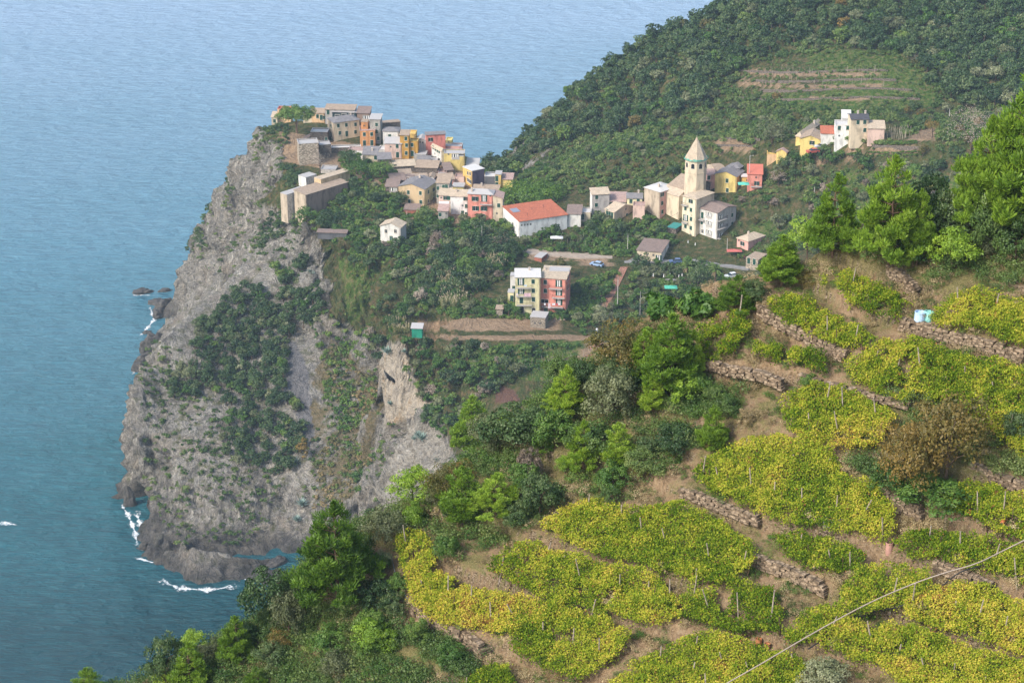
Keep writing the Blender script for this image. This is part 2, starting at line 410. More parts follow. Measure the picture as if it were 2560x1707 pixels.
GARDZ = [(1560, 640), (1900, 640), (2100, 700), (1650, 820), (1200, 1000), (1000, 960), (1010, 860), (1050, 800), (1180, 600), (1240, 560), (1500, 560)]
def ground_attrs(V):
    X, Y, Z = V[..., 0], V[..., 1], V[..., 2]
    px, py = proj(X, Y, Z); px = px.ravel(); py = py.ravel(); nx = (X / 6).ravel(); ny = (Y / 6 + Z / 6).ravel()
    far = (Y.ravel() > 690) & (px > 1200)
    d = {'rock': soft(px, py, ROCKZ, nx, ny, 26), 'pale': soft(px, py, PALE, nx, ny, 8), 'greyrock': soft(px, py, GREYROCK, nx, ny, 14),
         'scree': soft(px, py, SCREE, nx, ny, 10), 'dry': soft(px, py, DRYZ, nx, ny, 20), 'red': soft(px, py, REDS, nx, ny, 8)}
    farrock = soft(px, py, [(1285, 370), (1310, 320), (1350, 300), (1420, 320), (1390, 360), (1330, 420), (1280, 450), (1250, 460)], nx, ny, 14)
    d['rock'] = np.maximum(d['rock'], farrock)
    soil = np.zeros_like(px)
    for poly in SOILS: soil = np.maximum(soil, soft(px, py, poly, nx, ny, 5))
    d['soil'] = soil
    grass = np.zeros_like(px)
    for poly in GRASSES: grass = np.maximum(grass, soft(px, py, poly, nx, ny, 8))
    d['grass'] = grass
    return {k: ('POINT', v) for k, v in d.items()}
VILL = [(690, 325), (1180, 415), (1290, 470), (1240, 560), (1140, 560), (985, 545), (985, 480), (860, 430), (700, 405)]
SOILS = [VILL, [(2240, 395), (2290, 322), (2345, 315), (2350, 352), (2270, 352)], [(2175, 365), (2290, 362), (2300, 380), (2170, 380)], [(2118, 360), (2165, 365), (2150, 400), (2110, 400)],
         [(2015, 400), (2060, 390), (2070, 410), (2030, 418)], P2352([(1715, 158), (1850, 168), (2020, 166), (2020, 174), (1850, 178), (1715, 170)]), P2352([(1700, 184), (1850, 196), (2030, 192), (2030, 202), (1860, 206), (1700, 196)]), P2352([(1850, 222), (2000, 226), (2000, 233), (1850, 230)]), P2352([(1640, 310), (1740, 315), (1740, 350), (1640, 345)]),
         [(1290, 625), (1430, 640), (1410, 655), (1330, 650)], [(1440, 650), (1520, 640), (1530, 665), (1450, 665)], [(1000, 840), (1480, 838), (1480, 850), (1000, 852)], [(1480, 740), (1530, 735), (1520, 770), (1450, 770)],
         [(1040, 800), (1400, 790), (1400, 826), (1040, 828)], [(1480, 850), (1560, 870), (1500, 930), (1430, 900)]]
GRASSES = [P2352([(1850, 110), (2100, 120), (2170, 240), (2050, 260), (1850, 260), (1700, 240), (1750, 210), (1900, 215)]), [(1470, 700), (1540, 690), (1560, 745), (1480, 740)], [(1870, 560), (1990, 540), (2000, 590), (1870, 600)],
           [(1190, 870), (1460, 850), (1470, 890), (1190, 905)], [(1330, 1020), (1400, 930), (1450, 950), (1380, 1030)], [(840, 640), (960, 660), (930, 740), (900, 800), (870, 820), (860, 720)],
           P2352([(1180, 820), (1320, 830), (1310, 880), (1190, 870)]), [(2050, 700), (2100, 420), (2480, 450), (2500, 500), (2200, 560)]]

m_land, nt, b = new_mat('headland_ground', 0.95, 0.1)
geo = N(nt, 'ShaderNodeNewGeometry'); pos = geo.outputs['Position']
warp = N(nt, 'ShaderNodeVectorMath', operation='MULTIPLY_ADD'); _wn = N(nt, 'ShaderNodeTexNoise', i_Scale=0.045, i_Detail=3); nt.links.new(pos, _wn.inputs['Vector'])
nt.links.new(_wn.outputs['Color'], warp.inputs[0]); warp.inputs[1].default_value = (22, 22, 30); nt.links.new(pos, warp.inputs[2])
st1 = mapping(nt, warp.outputs[0], (1.0, 0.7, 0.13), (math.radians(14), math.radians(-24), 0))
strata = noise(nt, st1, 0.62, 8, 0.66, dist=0.4)
st2 = noise(nt, mapping(nt, warp.outputs[0], (0.16, 0.2, 1.0), (math.radians(10), math.radians(18), 0)), 0.5, 7, 0.66, dist=.5)
fine = noise(nt, pos, 0.9, 8, 0.7); coarse = noise(nt, mapping(nt, pos, (1, 1, .5)), 0.22, 8, 0.68)
mid = noise(nt, pos, 0.12, 5, 0.6)
rockc = ramp(nt, strata, [(0.30, (0.07, 0.068, 0.066)), (0.41, (0.27, 0.252, 0.228)), (0.455, (0.44, 0.41, 0.365)), (0.49, (0.13, 0.123, 0.113)), (0.54, (0.50, 0.46, 0.40)), (0.58, (0.21, 0.195, 0.175)), (0.64, (0.66, 0.61, 0.53)), (0.74, (0.30, 0.28, 0.25))])
rockc = mixc(nt, ramp(nt, mid, [(0.5, (0, 0, 0)), (0.7, (1, 1, 1))]), rockc, mixc(nt, 0.35, rockc, (0.33, 0.24, 0.15, 1)))
rockc = mixc(nt, math_n(nt, 'MULTIPLY', ramp(nt, coarse, [(0.36, (1, 1, 1)), (0.47, (0, 0, 0))]), 0.8), rockc, (0.085, 0.08, 0.075, 1))
rockc = mixc(nt, math_n(nt, 'MULTIPLY', ramp(nt, fine, [(0.38, (1, 1, 1)), (0.5, (0, 0, 0))]), 0.4), rockc, (0.10, 0.09, 0.085, 1))
# lichen and thin scrub on the ledges that are less steep
sep = N(nt, 'ShaderNodeSeparateXYZ'); nt.links.new(geo.outputs['Normal'], sep.inputs[0])
mossf = math_n(nt, 'MULTIPLY', maprange(nt, sep.outputs['Z'], 0.45, 0.8), ramp(nt, noise(nt, pos, 0.35, 6, 0.7), [(0.5, (0, 0, 0)), (0.66, (1, 1, 1))]))
rockc = mixc(nt, mossf, rockc, (0.11, 0.115, 0.05, 1))
# darker rock just above the water
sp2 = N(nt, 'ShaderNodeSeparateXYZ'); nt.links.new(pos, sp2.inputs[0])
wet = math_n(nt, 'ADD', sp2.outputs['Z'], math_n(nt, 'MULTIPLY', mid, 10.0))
footf = maprange(nt, wet, 6.5, 12.0, 1.0, 0.0)
rockc = mixc(nt, math_n(nt, 'MULTIPLY', footf, 0.75), rockc, (0.035, 0.034, 0.038, 1))
palec = ramp(nt, noise(nt, mapping(nt, pos, (1, 1, .25)), 0.5, 6, .6), [(0.32, (0.40, 0.28, 0.17)), (0.45, (0.56, 0.48, 0.38)), (0.6, (0.44, 0.38, 0.31)), (0.7, (0.26, 0.23, 0.2))])
greyc = ramp(nt, strata, [(0.38, (0.24, 0.215, 0.18)), (0.48, (0.46, 0.42, 0.36)), (0.53, (0.28, 0.255, 0.22)), (0.62, (0.54, 0.50, 0.44))])
screec = ramp(nt, fine, [(0.35, (0.12, 0.12, 0.13)), (0.6, (0.22, 0.21, 0.21))])
earth = ramp(nt, noise(nt, pos, 0.5, 6, 0.7), [(0.35, (0.045, 0.07, 0.022)), (0.5, (0.085, 0.095, 0.035)), (0.62, (0.16, 0.12, 0.06)), (0.75, (0.24, 0.18, 0.11))])
soilc = ramp(nt, fine, [(0.3, (0.27, 0.18, 0.11)), (0.7, (0.42, 0.30, 0.20))])
grassc = ramp(nt, noise(nt, pos, 0.6, 6, 0.7), [(0.38, (0.05, 0.10, 0.02)), (0.5, (0.10, 0.155, 0.035)), (0.62, (0.20, 0.17, 0.08))])
dryc = ramp(nt, fine, [(0.35, (0.10, 0.095, 0.045)), (0.6, (0.24, 0.185, 0.11))])
rockc = mixc(nt, math_n(nt, 'MULTIPLY', ramp(nt, st2, [(0.40, (1, 1, 1)), (0.48, (0, 0, 0))]), 0.55), rockc, (0.15, 0.135, 0.115, 1))
c = mixc(nt, attr(nt, 'grass'), earth, grassc)
c = mixc(nt, attr(nt, 'soil'), c, soilc)
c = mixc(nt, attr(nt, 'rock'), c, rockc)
c = mixc(nt, math_n(nt, 'MULTIPLY', attr(nt, 'dry'), ramp(nt, mid, [(0.4, (0, 0, 0)), (0.55, (1, 1, 1))])), c, dryc)
c = mixc(nt, attr(nt, 'scree'), c, screec)
c = mixc(nt, attr(nt, 'pale'), c, palec)
c = mixc(nt, attr(nt, 'greyrock'), c, greyc)
c = mixc(nt, attr(nt, 'red'), c, (0.15, 0.085, 0.065, 1))
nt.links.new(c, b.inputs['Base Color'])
bump(nt, b, math_n(nt, 'ADD', math_n(nt, 'ADD', math_n(nt, 'MULTIPLY', fine, 0.35), strata), math_n(nt, 'MULTIPLY', st2, attr(nt, 'rock'))), 1.0, 2.6)

def grid_mesh(name, xs, ys, hf, mats, disp=None, attrs=None):
    X, Y = np.meshgrid(xs, ys); Z = hf(X, Y)
    V = np.stack([X, Y, Z], -1)
    at = attrs(V) if attrs else None
    if disp is not None: V = disp(V)
    ny, nx = X.shape; idx = np.arange(ny * nx).reshape(ny, nx)
    F = np.stack([idx[:-1, :-1], idx[:-1, 1:], idx[1:, 1:], idx[1:, :-1]], -1).reshape(-1, 4)
    return np_mesh(name, V.reshape(-1, 3), F, mats, attrs=at, smooth=True)
def normals(V):
    du = np.gradient(V, axis=1); dv = np.gradient(V, axis=0); n = np.cross(du, dv)
    return n / np.maximum(np.linalg.norm(n, axis=-1, keepdims=True), 1e-9)
def cliff_disp(V):
    n = normals(V); steep = np.clip((0.86 - n[..., 2]) / 0.3, 0, 1)
    X, Y, Z = V[..., 0], V[..., 1], V[..., 2]
    px, py = proj(X, Y, Z)
    w = steep * np.where(px < 1150, 1.0, 0.4) * np.where((px > 1150) & (Y < 700), 0.3, 1) * (Z > -4); w = np.maximum(w, ((Z < 13) & (Z > -5) & (px < 1000)) * 0.6)
    a = np.radians(38); q = Z * math.cos(a) + X * math.sin(a) * 0.6 - Y * 0.25
    # dipping beds: asymmetric steps across the bedding, broken by joints, plus buttresses and gullies
    bed = q / 3.1 + 0.5 * fbm(X / 18, Y / 18, Z / 18, 2, 6); fr_ = bed - np.floor(bed); slab = np.where(fr_ < .8, fr_ / .8, (1 - fr_) / .2) * (0.6 + 0.8 * _hash(np.floor(bed), np.floor(bed) * 0, np.floor(bed) * 0, 5))
    bed2 = (q * 1.0 + X * .25) / 1.15; fr2 = bed2 - np.floor(bed2); slab2 = np.where(fr2 < .7, fr2 / .7, (1 - fr2) / .3)
    butt = 1 - np.abs(vnoise(X / 15 + Z / 60, Y / 15, Z / 45, 3)) * 2.4
    gul = -np.exp(-(vnoise(X / 8 + Z / 30, Y / 10, Z / 40, 13) / .13) ** 2)
    blk = vnoise(np.floor(X / 2.6 + 3 * vnoise(X / 9, Y / 9, Z / 9, 4)), np.floor(Z / 3.3 + q / 9), np.floor(Y / 3.4), 15)
    rid = 1 - 2.2 * np.abs(vnoise(X / 3.4 - Z / 16, Y / 5, Z / 12, 17)) 
    lumps = fbm(X / 10, Y / 10, Z / 10, 4, 31); fin = fbm(X / 2.0, Y / 2.0, Z / 2.0, 3, 33)
    d = 3.0 * butt * 0.6 + 3.2 * lumps + 1.3 * slab + .5 * slab2 + 1.2 * fin + 2.3 * gul + 0.8 * blk - 2.2 - 2.5 * np.clip((17 - Z) / 8, 0, 1) * (px < 1000) + 1.6 * rid - 10 * np.exp(-((px - 322) / 14) ** 2 - ((py - 1238) / 26) ** 2)
    w = w * np.where(in_poly(px, py, PALE), .35, 1) * np.where((py > 1290) & (px < 820) & (Z < 14), .6, 1)
    V = V + n * (d * w)[..., None]
    flat = 0.35 * fbm(X / 5, Y / 5, 0, 3, 41)
    V[..., 2] += flat * (1 - w)
    return V
HX = np.concatenate([np.arange(-170, -130, 2.0), np.arange(-130, 12, .55), np.arange(12, 338, 1.8)])
HY = np.concatenate([np.arange(196, 530, 4.0), np.arange(530, 795, .5), np.arange(795, 955, 2.5)])
def far_h(X, Y): return np.where(Y < 400, ground(X, Y, False) - np.clip((240 - Y) / 8, 0, 3), ground(X, Y, False))
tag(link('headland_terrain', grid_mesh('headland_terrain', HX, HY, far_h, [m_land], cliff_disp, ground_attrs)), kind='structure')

# near slope ground: dry tan soil with thin grass
m_soil, nt, b = new_mat('terrace_soil', 0.97, 0.08)
geo = N(nt, 'ShaderNodeNewGeometry'); pos = geo.outputs['Position']
n1 = noise(nt, pos, 0.35, 5, 0.6); n2 = noise(nt, pos, 3.0, 8, 0.72); n3 = noise(nt, pos, 14, 4, 0.6)
soil = ramp(nt, n2, [(0.28, (0.13, 0.085, 0.045)), (0.45, (0.25, 0.17, 0.10)), (0.6, (0.35, 0.25, 0.155)), (0.75, (0.43, 0.33, 0.22))])
dry = ramp(nt, n3, [(0.35, (0.10, 0.10, 0.035)), (0.55, (0.2, 0.17, 0.075)), (0.7, (0.30, 0.24, 0.12))])
gf = math_n(nt, 'ADD', math_n(nt, 'MULTIPLY', attr(nt, 'wild'), 0.32), n1)
gf = math_n(nt, 'ADD', gf, math_n(nt, 'MULTIPLY', math_n(nt, 'SUBTRACT', n2, 0.5), 0.7))
c = mixc(nt, ramp(nt, gf, [(0.47, (0, 0, 0)), (0.62, (1, 1, 1))]), soil, dry)
sep = N(nt, 'ShaderNodeSeparateXYZ'); nt.links.new(geo.outputs['Normal'], sep.inputs[0])
vor = N(nt, 'ShaderNodeTexVoronoi', i_Scale=6.5); nt.links.new(mapping(nt, pos, (1, 1, 1.6)), vor.inputs['Vector'])
stone = ramp(nt, vor.outputs['Distance'], [(0.0, (0.42, 0.33, 0.24)), (0.35, (0.30, 0.23, 0.165)), (0.6, (0.07, 0.05, 0.035))])
stf = math_n(nt, 'MULTIPLY', maprange(nt, sep.outputs['Z'], 0.62, 0.42), ramp(nt, n1, [(0.4, (0.3, 0.3, 0.3)), (0.6, (1, 1, 1))]))
c = mixc(nt, stf, c, stone)
nt.links.new(c, b.inputs['Base Color']); bump(nt, b, math_n(nt, 'ADD', n2, math_n(nt, 'MULTIPLY', n3, 0.4)), 0.8, 0.25)
WILDP = [(0, 1800), (0, 1500), (700, 1300), (940, 1300), (925, 1400), (965, 1500), (1060, 1600), (1150, 1650), (1200, 1800)]
WILDP2 = [(900, 1340), (960, 1290), (1200, 1130), (1480, 900), (1600, 860), (1700, 960), (1790, 1000), (1660, 1150), (1500, 1250), (1350, 1290), (1200, 1350), (1100, 1330), (1010, 1400)]
WILDP3 = [(1900, 560), (2100, 690), (2230, 690), (2370, 740), (2560, 730), (2700, 300), (2200, 400)]
WILDP4 = [(2180, 1010), (2380, 980), (2560, 1050), (2560, 1170), (2400, 1200), (2300, 1270), (2180, 1230), (2080, 1120)]
def near_attrs(V):
    px, py = proj(V[..., 0], V[..., 1], V[..., 2]); px = px.ravel(); py = py.ravel(); nx = V[..., 0].ravel() / 3; ny = V[..., 1].ravel() / 3
    w = np.zeros_like(px)
    for P in (WILDP, WILDP2, WILDP3, WILDP4): w = np.maximum(w, soft(px, py, P, nx, ny, 22))
    return {'wild': ('POINT', w)}
def near_disp(V):
    n = normals(V); steep = np.clip((0.8 - n[..., 2]) / 0.3, 0, 1)
    X, Y, Z = V[..., 0], V[..., 1], V[..., 2]
    return V + n * (0.16 * fbm(X / .5, Y / .5, Z / .4, 2, 51) * (0.3 + 1.4 * steep))[..., None]
tag(link('vineyard_hillside', grid_mesh('vineyard_hillside', np.arange(-75, 72, .24), np.arange(86, 232, .24), ground, [m_soil], near_disp, near_attrs)), kind='structure')

# ------------------------------------------------------------------ sea
m_sea, nt, b = new_mat('sea_water', 0.22, 0.5)
geo = N(nt, 'ShaderNodeNewGeometry'); pos = geo.outputs['Position']
b.inputs['IOR'].default_value = 1.33
w1 = noise(nt, mapping(nt, pos, (1, 1, 1), (0, 0, math.radians(24)), (0, 0, 0)), 0.10, 3, 0.5)
w2 = noise(nt, mapping(nt, pos, (0.35, 1.0, 1), (0, 0, math.radians(-18))), 0.34, 6, 0.66, dist=0.5)
w3 = noise(nt, mapping(nt, pos, (0.30, 1.0, 1), (0, 0, math.radians(12))), 1.0, 5, 0.65)
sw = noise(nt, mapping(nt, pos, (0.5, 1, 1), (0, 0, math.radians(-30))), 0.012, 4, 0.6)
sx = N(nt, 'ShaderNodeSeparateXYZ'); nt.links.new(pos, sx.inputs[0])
sky_far = maprange(nt, math_n(nt, 'ADD', sx.outputs['Y'], math_n(nt, 'MULTIPLY', sw, 200.0)), 600, 1450)
sky_tone = ramp(nt, sky_far, [(0.0, (0.003, 0.058, 0.075)), (0.13, (0.018, 0.135, 0.17)), (0.38, (0.095, 0.255, 0.345)), (1.0, (0.34, 0.47, 0.64))])  # sky reflection painted into the base colour, paler with distance
c = mixc(nt, ramp(nt, w2, [(0.36, (0.35, 0.35, 0.35)), (0.6, (0, 0, 0))]), sky_tone, mixc(nt, 0.55, sky_tone, (0.0, 0.03, 0.05, 1)))
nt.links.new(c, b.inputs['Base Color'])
h = math_n(nt, 'ADD', math_n(nt, 'MULTIPLY', w1, 1.2), math_n(nt, 'ADD', math_n(nt, 'MULTIPLY', w2, 1.0), math_n(nt, 'MULTIPLY', w3, 0.35)))
bump(nt, b, h, 1.0, 2.6)
SX = np.concatenate([np.arange(-9000, -400, 400.), np.arange(-400, 400, 20.), np.arange(400, 9001, 400.)])
SY = np.concatenate([np.arange(-400, 400, 100.), np.arange(400, 1000, 20.), np.arange(1000, 12001, 500.)])
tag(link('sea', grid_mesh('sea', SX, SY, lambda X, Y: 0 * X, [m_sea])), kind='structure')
# ------------------------------------------------------------------ building materials
def wall_mat(name, col, dirt=0.25, spots=0.0):
    m, nt, b = new_mat(name, 0.92, 0.12)
    tc = N(nt, 'ShaderNodeTexCoord'); v = tc.outputs['Object']
    rnd = N(nt, 'ShaderNodeObjectInfo').outputs['Random']
    off = N(nt, 'ShaderNodeVectorMath', operation='ADD'); nt.links.new(v, off.inputs[0])
    sc = N(nt, 'ShaderNodeVectorMath', operation='SCALE'); cmb = N(nt, 'ShaderNodeCombineXYZ'); nt.links.new(rnd, cmb.inputs[0]); nt.links.new(rnd, cmb.inputs[1])
    sc.inputs[3].default_value = 90; nt.links.new(cmb.outputs[0], sc.inputs[0]); nt.links.new(sc.outputs[0], off.inputs[1]); v = off.outputs[0]
    n = noise(nt, mapping(nt, v, (1, 1, 0.35)), 0.7, 6, 0.65)
    dk = tuple(x * (1 - 1.5 * dirt) for x in col[:3]) + (1,)
    c = ramp(nt, n, [(0.36, dk), (0.52, col[:3]), (0.75, tuple(min(1, x * 1.06) for x in col[:3]))])
    if spots:
        s = noise(nt, v, 1.6, 5, 0.7)
        c = mixc(nt, ramp(nt, s, [(0.5, (0, 0, 0)), (0.62, (spots,) * 3)]), c, (0.22, 0.19, 0.17, 1))
    nt.links.new(c, b.inputs['Base Color']); bump(nt, b, noise(nt, v, 5, 4, 0.6), 0.25, 0.05)
    return m
def stone_mat(name, a, bcol, scale=2.6):
    m, nt, b = new_mat(name, 0.95, 0.1)
    tc = N(nt, 'ShaderNodeTexCoord'); v = mapping(nt, tc.outputs['Object'], (1, 1, 1.7))
    vo = N(nt, 'ShaderNodeTexVoronoi', i_Scale=scale); nt.links.new(v, vo.inputs['Vector'])
    sp = N(nt, 'ShaderNodeSeparateColor'); nt.links.new(vo.outputs['Color'], sp.inputs[0])
    c = mixc(nt, sp.outputs[0], a, bcol)
    c = mixc(nt, ramp(nt, vo.outputs['Distance'], [(0.35, (0, 0, 0)), (0.6, (0.8, 0.8, 0.8))]), c, tuple(x * 0.3 for x in a[:3]) + (1,))
    c = mixc(nt, ramp(nt, noise(nt, v, 0.5, 5, .6), [(0.4, (0, 0, 0)), (0.65, (0.5, 0.5, 0.5))]), c, tuple(x * 0.6 for x in bcol[:3]) + (1,))
    nt.links.new(c, b.inputs['Base Color']); bump(nt, b, vo.outputs['Distance'], 0.6, 0.15)
    return m
def roof_mat(name, a, bcol, band=3.2):
    m, nt, b = new_mat(name, 0.9, 0.15)
    tc = N(nt, 'ShaderNodeTexCoord'); v = tc.outputs['Object']
    br = N(nt, 'ShaderNodeTexBrick', i_Scale=band); br.inputs['Color1'].default_value = a; br.inputs['Color2'].default_value = bcol
    br.inputs['Mortar'].default_value = tuple(x * 0.55 for x in a[:3]) + (1,); br.inputs['Mortar Size'].default_value = 0.03
    nt.links.new(v, br.inputs['Vector'])
    c = mixc(nt, ramp(nt, noise(nt, v, 1.1, 6, .7), [(0.38, (0.55, 0.55, 0.55)), (0.6, (0, 0, 0))]), br.outputs['Color'], tuple(x * 0.6 for x in bcol[:3]) + (1,))
    nt.links.new(c, b.inputs['Base Color']); bump(nt, b, br.outputs['Fac'], 0.4, 0.05)
    return m
def plain(name, col, rough=0.8, spec=0.2, var=0.12, scale=6.0):
    m, nt, b = new_mat(name, rough, spec)
    tc = N(nt, 'ShaderNodeTexCoord')
    c = ramp(nt, noise(nt, tc.outputs['Object'], scale, 4, 0.6), [(0.35, tuple(x * (1 - var * 1.6) for x in col[:3])), (0.65, tuple(min(1, x * (1 + var)) for x in col[:3]))])
    nt.links.new(c, b.inputs['Base Color']); return m
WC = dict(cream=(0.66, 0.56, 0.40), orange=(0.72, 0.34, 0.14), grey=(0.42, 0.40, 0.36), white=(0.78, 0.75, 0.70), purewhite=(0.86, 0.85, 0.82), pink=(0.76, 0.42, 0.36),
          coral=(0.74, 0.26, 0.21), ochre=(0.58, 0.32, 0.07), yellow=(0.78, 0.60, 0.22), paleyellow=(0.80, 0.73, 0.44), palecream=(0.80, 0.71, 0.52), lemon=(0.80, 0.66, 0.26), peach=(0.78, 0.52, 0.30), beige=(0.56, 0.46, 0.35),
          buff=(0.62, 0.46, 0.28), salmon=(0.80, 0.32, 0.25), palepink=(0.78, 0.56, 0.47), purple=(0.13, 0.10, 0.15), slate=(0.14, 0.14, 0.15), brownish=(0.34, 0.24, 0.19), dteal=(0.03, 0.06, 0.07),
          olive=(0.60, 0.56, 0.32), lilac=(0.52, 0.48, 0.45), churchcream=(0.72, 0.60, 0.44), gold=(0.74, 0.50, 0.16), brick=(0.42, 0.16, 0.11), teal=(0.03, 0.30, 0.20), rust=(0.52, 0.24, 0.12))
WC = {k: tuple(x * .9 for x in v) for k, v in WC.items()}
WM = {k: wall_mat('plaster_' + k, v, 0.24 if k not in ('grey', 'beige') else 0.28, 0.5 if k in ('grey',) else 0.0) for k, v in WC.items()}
WM['spotted'] = wall_mat('plaster_spotted', (0.66, 0.60, 0.54), 0.2, 0.75)
WM['stone'] = stone_mat('stone_rubble', (0.34, 0.28, 0.22, 1), (0.50, 0.43, 0.35, 1))
WM['darkstone'] = stone_mat('stone_dark', (0.16, 0.13, 0.11, 1), (0.30, 0.25, 0.21, 1))
WM['palestone'] = stone_mat('stone_pale', (0.46, 0.38, 0.29, 1), (0.62, 0.52, 0.41, 1), 1.4)
RM = {'tan': roof_mat('roof_tan', (0.50, 0.38, 0.28, 1), (0.40, 0.31, 0.24, 1)), 'cream': roof_mat('roof_cream', (0.66, 0.54, 0.40, 1), (0.56, 0.45, 0.34, 1)), 'grey': roof_mat('roof_grey', (0.30, 0.28, 0.28, 1), (0.24, 0.23, 0.24, 1)),
      'light': plain('roof_light', (0.44, 0.42, 0.41), 0.8, 0.2), 'white': plain('roof_white', (0.60, 0.575, 0.55), 0.8), 'orange': roof_mat('roof_orange', (0.60, 0.20, 0.115, 1), (0.46, 0.15, 0.09, 1)),
      'brown': roof_mat('roof_brown', (0.34, 0.25, 0.21, 1), (0.26, 0.20, 0.18, 1)), 'pink': roof_mat('roof_pink', (0.56, 0.38, 0.33, 1), (0.48, 0.34, 0.30, 1)), 'dark': roof_mat('roof_dark', (0.11, 0.105, 0.12, 1), (0.09, 0.09, 0.10, 1)),
      'red': plain('roof_red', (0.55, 0.17, 0.12)), 'teal': plain('roof_teal', (0.05, 0.25, 0.23)), 'green': plain('roof_green', (0.10, 0.45, 0.30))}
m_trim = plain('window_trim', (0.72, 0.66, 0.56)); m_shut = plain('shutter_green', (0.015, 0.075, 0.055), 0.6, 0.3); m_pane = plain('window_glass', (0.02, 0.024, 0.03), 0.15, 0.5, 0.3)
m_wframe = plain('window_white', (0.78, 0.77, 0.74)); m_rail = plain('iron_rail', (0.06, 0.05, 0.05)); m_slab = plain('concrete', (0.46, 0.43, 0.40)); m_chim = plain('chimney_plaster', (0.55, 0.47, 0.40)); m_redrail = plain('brick_rail', (0.45, 0.14, 0.11))
m_pipe = plain('drain_pipe', (0.28, 0.2, 0.16))

ZM = {1: (660, 240, 4.9), 2: (900, 260, 5.2275), 3: (1240, 420, 5.88), 4: (1560, 330, 4.355), 5: (1900, 260, 5.88), 6: (1200, 620, 5.88), 7: (300, 300, 2.614), 8: (900, 560, 2.94), 0: (0, 0, 1.0), 9: (1380, 640, 4.523)}
def zz(z, u, v): x0, y0, s = ZM[z]; return x0 + u / s, y0 + v / s
HOUSES = {}
def window(parent, wtype, p, nrm, zax=0.0, shut=None):
    """p: centre on the facade (local), nrm: 'A' (facing -Y) or 'B' (facing +X)"""
    S = {'w': (0.95, 1.35), 't': (1.0, 2.0), 's': (0.55, 0.6), 'd': (0.85, 1.2), 'o': (0.85, 1.3), 'O': (1.15, 1.5), 'D': (1.1, 2.2), 'T': (1.1, 2.2), 'L': (2.6, 2.0), 'l': (1.8, 1.0), 'a': (1.1, 2.1), 'V': (2.2, 1.1)}[wtype]
    w, h = S; mb = MB()
    # frame facing -Y in own space; x across, z up
    e = 0.09
    if wtype not in ('s',): mb.box(-w / 2 - e, w / 2 + e, -0.03, 0.05, -h / 2 - e, h / 2 + e, 0)
    if wtype in ('w', 't'):
        mb.box(-w / 2, -0.015, -0.09, -0.032, -h / 2, h / 2, 1); mb.box(0.015, w / 2, -0.09, -0.032, -h / 2, h / 2, 1)
        k = 5
        for i in range(k):
            zc = -h / 2 + h * (i + 0.5) / k
            mb.box(-w / 2 + 0.06, -0.06, -0.11, -0.092, zc - h / k * 0.28, zc + h / k * 0.28, 1); mb.box(0.06, w / 2 - 0.06, -0.11, -0.092, zc - h / k * 0.28, zc + h / k * 0.28, 1)
    elif wtype in ('o', 'O'):
        mb.box(-w / 2, w / 2, -0.045, -0.032, -h / 2, h / 2, 2); mb.box(-0.03, 0.03, -0.06, -0.047, -h / 2, h / 2, 3)
        q = w * 0.5
        mb.box(-w / 2 - q, -w / 2 - 0.02, -0.10, -0.033, -h / 2, h / 2, 1); mb.box(w / 2 + 0.02, w / 2 + q, -0.10, -0.033, -h / 2, h / 2, 1)
    elif wtype == 'T':
        mb.box(-w / 2, w / 2, -0.045, -0.032, -h / 2, h / 2, 2)
        for x in (-0.28, 0.28): mb.box(x - 0.16, x + 0.16, -0.07, -0.047, -h / 2 + 0.1, h / 2 - 0.1, 3)
        for x in (-w / 2 - 0.42, w / 2 + 0.02): mb.box(x, x + 0.40, -0.10, -0.033, -h / 2, h / 2, 1)
    elif wtype == 'a':
        mb.box(-w / 2, w / 2, -0.06, -0.032, -h / 2, h / 2 - w / 2, 2)
        P = [(-w / 2, -0.06, h / 2 - w / 2 + .002)] + [(-w / 2 * math.cos(t), -0.06, h / 2 - w / 2 + w / 2 * math.sin(t)) for t in [math.pi * i / 8 for i in range(9)]]
        mb.poly(P[1:][::-1] if False else P[1:], 2); mb.box(-0.025, 0.025, -0.08, -0.062, -h / 2, h / 2 - 0.1, 1)
    elif wtype in ('L', 'l'):
        mb.box(-w / 2, w / 2, -0.045, -0.032, -h / 2, h / 2, 2)  # dark pane; on open loggias it stands in for the recess shade
        mb.box(-w / 2, w / 2, -0.10, -0.047, -h / 2, -h / 2 + 0.8 * min(1, h / 2), 4)
        for x in (-w * 0.3, w * 0.05, w * 0.32): mb.box(x - 0.22, x + 0.22, -0.06, -0.047, -h / 2 + 0.82, h / 2 - 0.1, 3)
    else:
        mb.box(-w / 2, w / 2, -0.045, -0.032, -h / 2, h / 2, 2 if wtype != 'D' else 1)
        mb.box(-0.03, 0.03, -0.06, -0.047, -h / 2, h / 2, 3)
    if wtype in ('w', 'd', 'o', 'O'): mb.box(-w / 2 - 0.12, w / 2 + 0.12, -0.14, -0.033, -h / 2 - 0.16, -h / 2 - 0.093, 0)
    key = (wtype, shut)
    if key not in WINMESH: WINMESH[key] = mb.mesh('door' if wtype in ('D', 'a') else 'window', [m_trim, m_shut, m_pane, m_wframe, m_slab if wtype in 'Ll' else m_wframe])
    o = link('door' if wtype in ('D', 'a') else 'window', WINMESH[key], parent)
    o.location = p; o.rotation_euler = (0, 0, 0 if nrm == 'A' else math.pi / 2)
    KIDS.setdefault(parent.name, []).append(o); return o
WINMESH = {}
